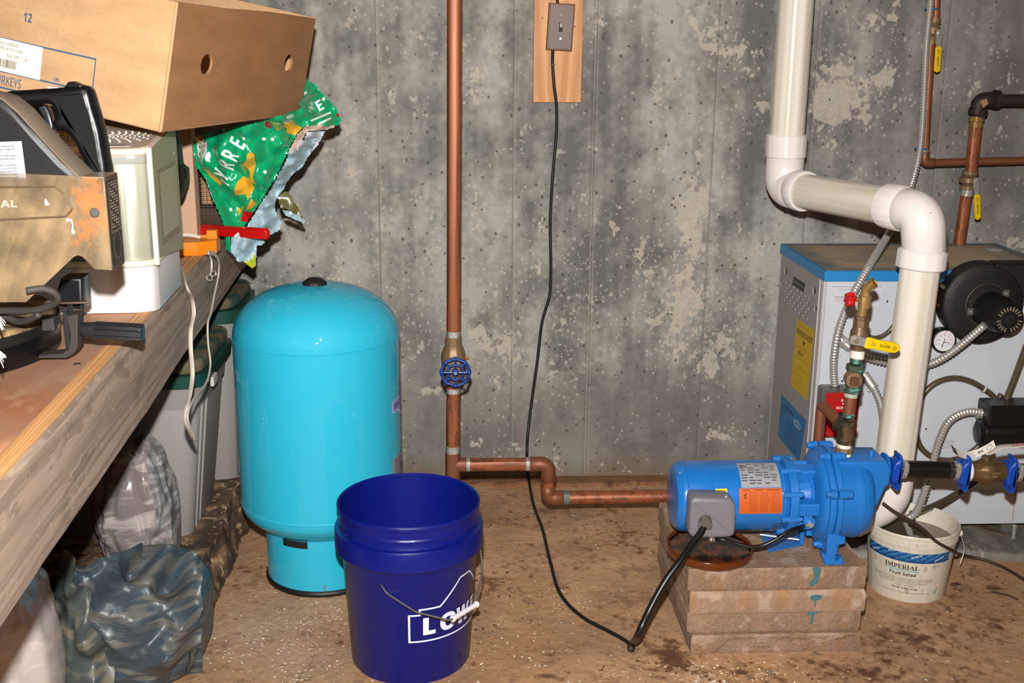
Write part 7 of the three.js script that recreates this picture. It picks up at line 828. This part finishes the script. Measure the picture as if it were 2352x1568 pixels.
  const b = th('drain_tap', 'small brass drain tap with a red knob at the top of the brass stack', 'tap', [0.863, 0.7599, 0.95]); M('body', [turn([[0.010, 0], [0.0132, 0.0008], [0.0135, 0.027], [0.0115, 0.029], [0.0105, 0.034]], [0.8632, 0.7581, 0.95], [0.8639, 0.7921, 0.95], 24), sweep(bent([[0.8637, 0.7845, 0.95], [0.8648, 0.8033, 0.95], [0.876, 0.8148, 0.96]], 0.012, 8), 0.0100, 20), turn([[0.008, 0], [0.0118, 0.0005], [0.0118, 0.003], [0.0105, 0.0038], [0.0118, 0.0048], [0.0118, 0.008], [0.0095, 0.009], [0.008, 0.006]], [0.8718, 0.8114, 0.957], [0.8792, 0.8182, 0.963], 24), rod([0.8534, 0.7765, 0.952], [0.8409, 0.7782, 0.955], 0.0045)], brass, b);
  const ka = V([0.8409, 0.7782, 0.955]), kb = V([0.8215, 0.7796, 0.957]); const kl = ka.distanceTo(kb), { m } = frameAB(ka, kb); const kp = []; for (let i = 0; i < 48; i++) { const a = (i / 48) * Math.PI * 2, rr = 0.0135 + 0.0022 * Math.cos(a * 6); kp.push([Math.cos(a) * rr, Math.sin(a) * rr]); } M('knob', [extr(kp, kl * 0.2, kl, 0.002).rotateX(-Math.PI / 2).applyMatrix4(m), rod(ka, ka.clone().lerp(kb, 0.3), 0.006, 0.007)], std(0xb50c12, 0.4), b, 'red knob');
}

// ---------------------------------------------------------------- suction line to the right
{
  const z = 0.94; const y = [0.9641, 0.3906, 0.94][1], yr = [1.2641, 0.3789, 0.94][1]; const XX = (px) => [0.9643, 0.3885, 0.94][0] + (px - 2050) * ([1.2636, 0.383, 0.94][0] - [0.9643, 0.3885, 0.94][0]) / 302, YY = (px) => mix(y, yr, (px - 2050) / 302); const P = (px) => [XX(px), YY(px), z];
  const t = th('suction_pipe', 'black rubber suction pipe with blue fittings running right from the pump', 'pipe', P(2050)); const rub = std(0x0b0a0a, 0.42), bluP = std(0x0c3f9c, 0.4);
  M('hose_section', [rod(P(2056), P(2204), 0.0192, 0.0192, 32)], rub, t); M('hose_section', rod(P(2326), P(2560), 0.0196, 0.0196, 32), rub, t); M('hose_end', [rod(P(2060), P(2080), 0.0205, 0.0205, 32)], std(0x1d1a19, 0.3), t); M('hose_end', [rod(P(2176), P(2202), 0.0200, 0.0200, 32)], std(0x2a2726, 0.3), t);
  for (const px of [2072, 2192, 2336]) { M('hose_clamp', [turn([[0.0206, -0.0055], [0.0214, -0.0055], [0.0214, 0.0055], [0.0206, 0.0055]], P(px), P(px + 50), 40), rbox(XX(px) - 0.0055, XX(px) + 0.0055, YY(px) + 0.000, YY(px) + 0.021, z + 0.016, z + 0.026, 0.002), rod([XX(px), YY(px) - 0.006, z + 0.0215], [XX(px), YY(px) + 0.024, z + 0.020], 0.0042)], steel, t, 'steel hose clamp'); }
  const wing = (px, flip, label) => { const a = P(px), q = 0.0125 * flip; const outl = smoothPts([[-0.009, -0.024], [0.0, -0.026], [0.003, -0.036], [-0.002, -0.040], [0.007, -0.041], [0.010, -0.030], [0.011, -0.018], [0.011, 0.018], [0.010, 0.030], [0.006, 0.040], [0.001, 0.039], [0.001, 0.028], [-0.006, 0.022], [-0.009, 0.014]].map(([u, v]) => [a[0] + u * (flip > 0 ? 1 : 1), a[1] + v]), 60); void q; M('wing_nut', [extr(outl, z - 0.012, z + 0.026, 0.004, [], 3), rod([a[0] - 0.009, a[1], z], [a[0] + 0.011, a[1], z], 0.0268, 0.0245, 36)], bluP, t, label); };
  wing(2052, 1, 'blue plastic wing nut'); wing(2208, 1, 'blue plastic wing nut'); wing(2314, 1, 'blue plastic wing nut');
  M('white_ring', rod(P(2219), P(2226), 0.0235, 0.0235, 32), std(0xd6d8de, 0.4), t);
  const v = th('suction_valve', 'large brass ball valve with a white lever and paper tag in the suction pipe', 'valve', P(2262)); const a = V(P(2226)), b = V(P(2304)), L = a.distanceTo(b); const bz = std(0x6b5333, 0.38, 0.55, { bumpMap: fineTex, bumpScale: 0.0003 });
  const body = M('body', [turn([[0.016, 0], [0.0215, 0.0008], [0.0225, L * 0.2], [0.0235, L * 0.24], [0.0285, L * 0.36], [0.0300, L * 0.5], [0.0290, L * 0.62], [0.0245, L * 0.72], [0.0235, L * 0.76], [0.0225, L - 0.001], [0.016, L]], a, b, 36), rod([XX(2262), YY(2262), z], [XX(2262), YY(2262) + 0.036, z], 0.0125, 0.010, 24)], bz, v); const ct = canvasTex(256, 128, (g, w, h) => { g.clearRect(0, 0, w, h); g.fillStyle = '#a08a5c'; g.font = 'bold 34px sans-serif'; g.fillText('WOG', 100, 40); g.fillText('600', 100, 78); g.fillText('1\u00bc', 20, 78); }); M('cast_lettering', decal([[XX(2240), YY(2262) + 0.012, z + 0.0298], [XX(2300), YY(2262) + 0.012, z + 0.0298], [XX(2300), YY(2262) - 0.014, z + 0.0298], [XX(2240), YY(2262) - 0.014, z + 0.0298]], 0.0012), std(0xffffff, 0.5, 0.4, { map: ct, transparent: true }), body);
  const s0 = [XX(2262), YY(2262) + 0.034, z], lv = bent([[s0[0] - 0.006, s0[1] + 0.009, z], [s0[0] + 0.006, s0[1] + 0.010, z], [XX(2290), [1.1952, 0.4394, 0.94][1], z], [XX(2352), [1.256, 0.4429, 0.94][1], z], [XX(2480), [1.3828, 0.4436, 0.94][1], z]], 0.012); M('lever', sweep(lv, 0.0085, 12, [0.35, 1.35]), std(0xbdb6ae, 0.4), v, 'white lever'); M('lever_nut', prism([s0[0], s0[1] + 0.006, z], [s0[0], s0[1] + 0.018, z], 0.008, 6), brass, v);
  const rt = canvasTex(256, 48, (g, w, h) => { g.clearRect(0, 0, w, h); g.fillStyle = '#a3302c'; g.font = 'bold 34px sans-serif'; g.fillText('B  600 WOG', 20, 36); }); M('lever_print', decal([[XX(2306), [1.202, 0.454, 0.955][1], z + 0.0125], [XX(2352), [1.2471, 0.4546, 0.955][1], z + 0.0125], [XX(2352), [1.2484, 0.4444, 0.955][1], z + 0.0125], [XX(2306), [1.2033, 0.4438, 0.955][1], z + 0.0125]], 0.001), std(0xffffff, 0.5, 0, { map: rt, transparent: true }), v);
  const tp = [[1.0836, 0.4438, 0.96], [1.1011, 0.4296, 0.955], [1.1237, 0.4224, 0.95], [1.1473, 0.4244, 0.945], [1.166, 0.4334, 0.945], [1.1788, 0.4414, 0.945], [1.186, 0.4475, 0.945]].map((p) => V(p)); const cur = spline(tp, 30); const pos = [], uv = [], idx = []; cur.forEach((p, i) => { for (const k of [0, 1]) { pos.push(p.x, p.y + (k ? 0.0075 : -0.0035), p.z + (k ? -0.007 : 0.008)); uv.push(i / 30, k); } }); for (let i = 0; i < 30; i++) idx.push(i * 2, i * 2 + 2, i * 2 + 1, i * 2 + 1, i * 2 + 2, i * 2 + 3); const tg = new THREE.BufferGeometry(); tg.setAttribute('position', new THREE.Float32BufferAttribute(pos, 3)); tg.setAttribute('uv', new THREE.Float32BufferAttribute(uv, 2)); tg.setIndex(idx); tg.computeVertexNormals();
  const tt = canvasTex(512, 96, (g, w, h) => { g.fillStyle = '#d2ccc4'; g.fillRect(0, 0, w, h); g.fillStyle = '#141416'; g.fillRect(0, 0, 84, h); g.fillStyle = '#e2ded8'; g.font = 'bold 40px sans-serif'; g.fillText('DT', 14, 62); g.fillStyle = '#85827c'; for (let i = 0; i < 5; i++) g.fillRect(110, 14 + i * 16, 150 + ((i * 37) % 60), 5); g.fillStyle = '#1c1c20'; g.font = 'bold 46px sans-serif'; g.fillText('BK', 330, 64); g.strokeStyle = '#6a6a72'; g.lineWidth = 6; g.beginPath(); g.arc(452, 48, 28, 0, 7); g.stroke(); }); M('paper_tag', tg, std(0xffffff, 0.6, 0, { map: tt, side: THREE.DoubleSide }), v, 'curled paper tag');
}

// ---------------------------------------------------------------- fruit salad pail and the wire beside it
{
  const cx = 1.112, cz = 0.738, hh = 0.178; const t = th('plastic_pail', 'white fruit salad pail with a blue band standing on the floor under the vent pipe', 'pail', [cx, 0, cz]);
  const wh = std(0xffffff, 0.45, 0, { map: dataTex(512, 256, (x, y) => { const n = fbm(x / 50, y / 40, 4), k = specks(x, y, 26, 0.12, 0.8, 2.6, 4); let c = mix3([196, 186, 168], [214, 207, 194], n); return mix3(c, [112, 76, 42], k * 0.6 + sstep(0.72, 0.8, n) * 0.3); }) }); const rB = (y) => mix(0.0915, 0.1045, y / 0.145);
  const prof = [[0, 0.003], [0.086, 0.003], [0.0895, 0], [0.0915, 0.005], [0.1045, 0.145], [0.1075, 0.1455], [0.1085, 0.148], [0.108, 0.155], [0.1065, 0.156], [0.1085, 0.158], [0.109, 0.164], [0.1075, 0.1655], [0.1095, 0.168], [0.1105, hh - 0.003], [0.109, hh], [0.1065, hh - 0.001], [0.1045, hh - 0.01], [0.0885, 0.008], [0, 0.008]]; M('body', uvBy(toCreasedNormals(new THREE.LatheGeometry(prof.map((p) => new THREE.Vector2(Math.max(p[0], 1e-5), p[1])), 80), rad(28)).translate(cx, 0, cz), (x, y, z) => [Math.atan2(x - cx, z - cz) * 0.9, y * 5]), wh, t);
  const yw = 0.135; M('water', new THREE.CircleGeometry(0.1015, 64).rotateX(-Math.PI / 2).translate(cx, yw, cz), phys(0x4a4232, 0.08, 0, { clearcoat: 1, clearcoatRoughness: 0.03 }), t, 'murky standing water');
  M('handle_ear', [rod([cx + 0.104, 0.150, cz + 0.02], [cx + 0.116, 0.150, cz + 0.022], 0.008, 0.007)], wh, t); M('wire_handle', sweep(spline([[cx + 0.112, 0.150, cz + 0.022], [cx + 0.112, 0.12, cz + 0.05], [cx + 0.100, 0.09, cz + 0.062]], 16), 0.0014, 8), steel, t);
  const lb = canvasTex(1024, 640, (g, w, h) => {
    g.clearRect(0, 0, w, h); g.fillStyle = '#0f3f78'; g.fillRect(0, 40, w, 118); g.font = 'italic bold 36px serif'; for (let r = 0; r < 3; r++) for (let k = -1; k < 12; k++) { g.fillStyle = (k * 3 + r) % 7 === 2 ? '#dfe6ee' : '#3f8fbe'; g.save(); g.translate(k * 104 + r * 44, 78 + r * 34); g.rotate(-0.38); g.fillText('SYSCO', 0, 0); g.restore(); } g.clearRect(0, 0, w, 40); g.clearRect(0, 158, w, 200);
    g.textAlign = 'center'; g.fillStyle = '#2a2622'; g.font = 'bold 72px serif'; g.fillText('IMPERIAL', 470, 252); g.fillStyle = '#38a0b0'; g.fillRect(276, 266, 390, 8); g.fillStyle = '#2a2622'; g.font = 'bold 58px sans-serif'; g.fillText('Fruit Salad', 486, 334); g.font = '25px sans-serif'; g.fillText('2527786', 850, 206); g.font = '21px sans-serif'; ['INGREDIENTS: Diced Peaches, Oranges, Pineapple, Honeydew, Cantaloupe', 'Sliced Kiwi and Grapes, Sugar, Citric Acid, Sodium Benzoate and Potassium', 'Sorbate (Preservatives), Artificial Color used as preservatives.'].forEach((s, i) => g.fillText(s, 490, 382 + i * 27, 700)); g.fillText('PRODUCT OF CANADA', 520, 468); g.font = 'bold 28px sans-serif'; g.fillText('NET WT. 8 LB (3.63 kg)', 520, 506); g.font = '20px sans-serif'; g.fillText('1404      DISTRIBUTED BY SYSCO CORPORATION, HOUSTON, TEXAS 77077-2099', 500, 560, 640); g.fillStyle = '#4a9fb8'; g.beginPath(); g.arc(890, 540, 16, 0, 7); g.fill();
  });
  M('printed_label', wrapPrint(cx, cz, rB, 0.008, 0.142, -90, 36, 0.0007, 60, 4), std(0xffffff, 0.5, 0, { map: lb, transparent: true }), t, 'blue banded print');
  single('ground_wire', 'thin brown and green wire lying across the pail rim and away over the floor', 'wire', sweep(spline([[0.9913, 0.2658, 0.84], [1.0137, 0.2491, 0.845], [1.0554, 0.2255, 0.85], [1.0889, 0.203, 0.85], [1.1234, 0.1715, 0.85], [1.1647, 0.1474, 0.845], [1.3177, 0.02, 0.6165], [1.369, 0.012, 0.6322], [1.3986, 0.008, 0.6675], [1.4182, 0.006, 0.7248], [1.4548, 0.006, 0.8002]], 80), 0.0038, 10), std(0x352419, 0.55));
  const sh = [1.4256, 0.022, 0.4873], s2 = [1.4674, 0.022, 0.5081]; single('wood_shim', 'thin dark wooden shim sticking out from under the boiler front', 'shim', plan([[sh[0] - 0.045, sh[2] - 0.10], [s2[0] - 0.045, s2[2] - 0.10], [s2[0] + 0.012, s2[2] + 0.012], [sh[0] + 0.010, sh[2] + 0.006]], 0.0225, 0.031, 0.001), std(0x57473a, 0.9));
}

// ---------------------------------------------------------------- bulb on the ceiling behind the photographer
{
  const t = th('ceiling_bulb', 'bare warm bulb in a porcelain holder on the ceiling', 'lamp', [0.35, 2.35, 3.6]);
  M('holder', turn([[0.055, 0], [0.055, -0.02], [0.03, -0.06], [0.02, -0.07], [0, -0.07]], [0.35, 2.35, 3.6], [0.35, 3, 3.6], 32), std(0xd8d2c6, 0.4), t); M('bulb', new THREE.SphereGeometry(0.032, 24, 18).translate(0.35, 2.24, 3.6), new THREE.MeshStandardMaterial({ color: 0x000000, emissive: 0xffc078, emissiveIntensity: 6 }), t);
}
renderer.render(scene, camera);
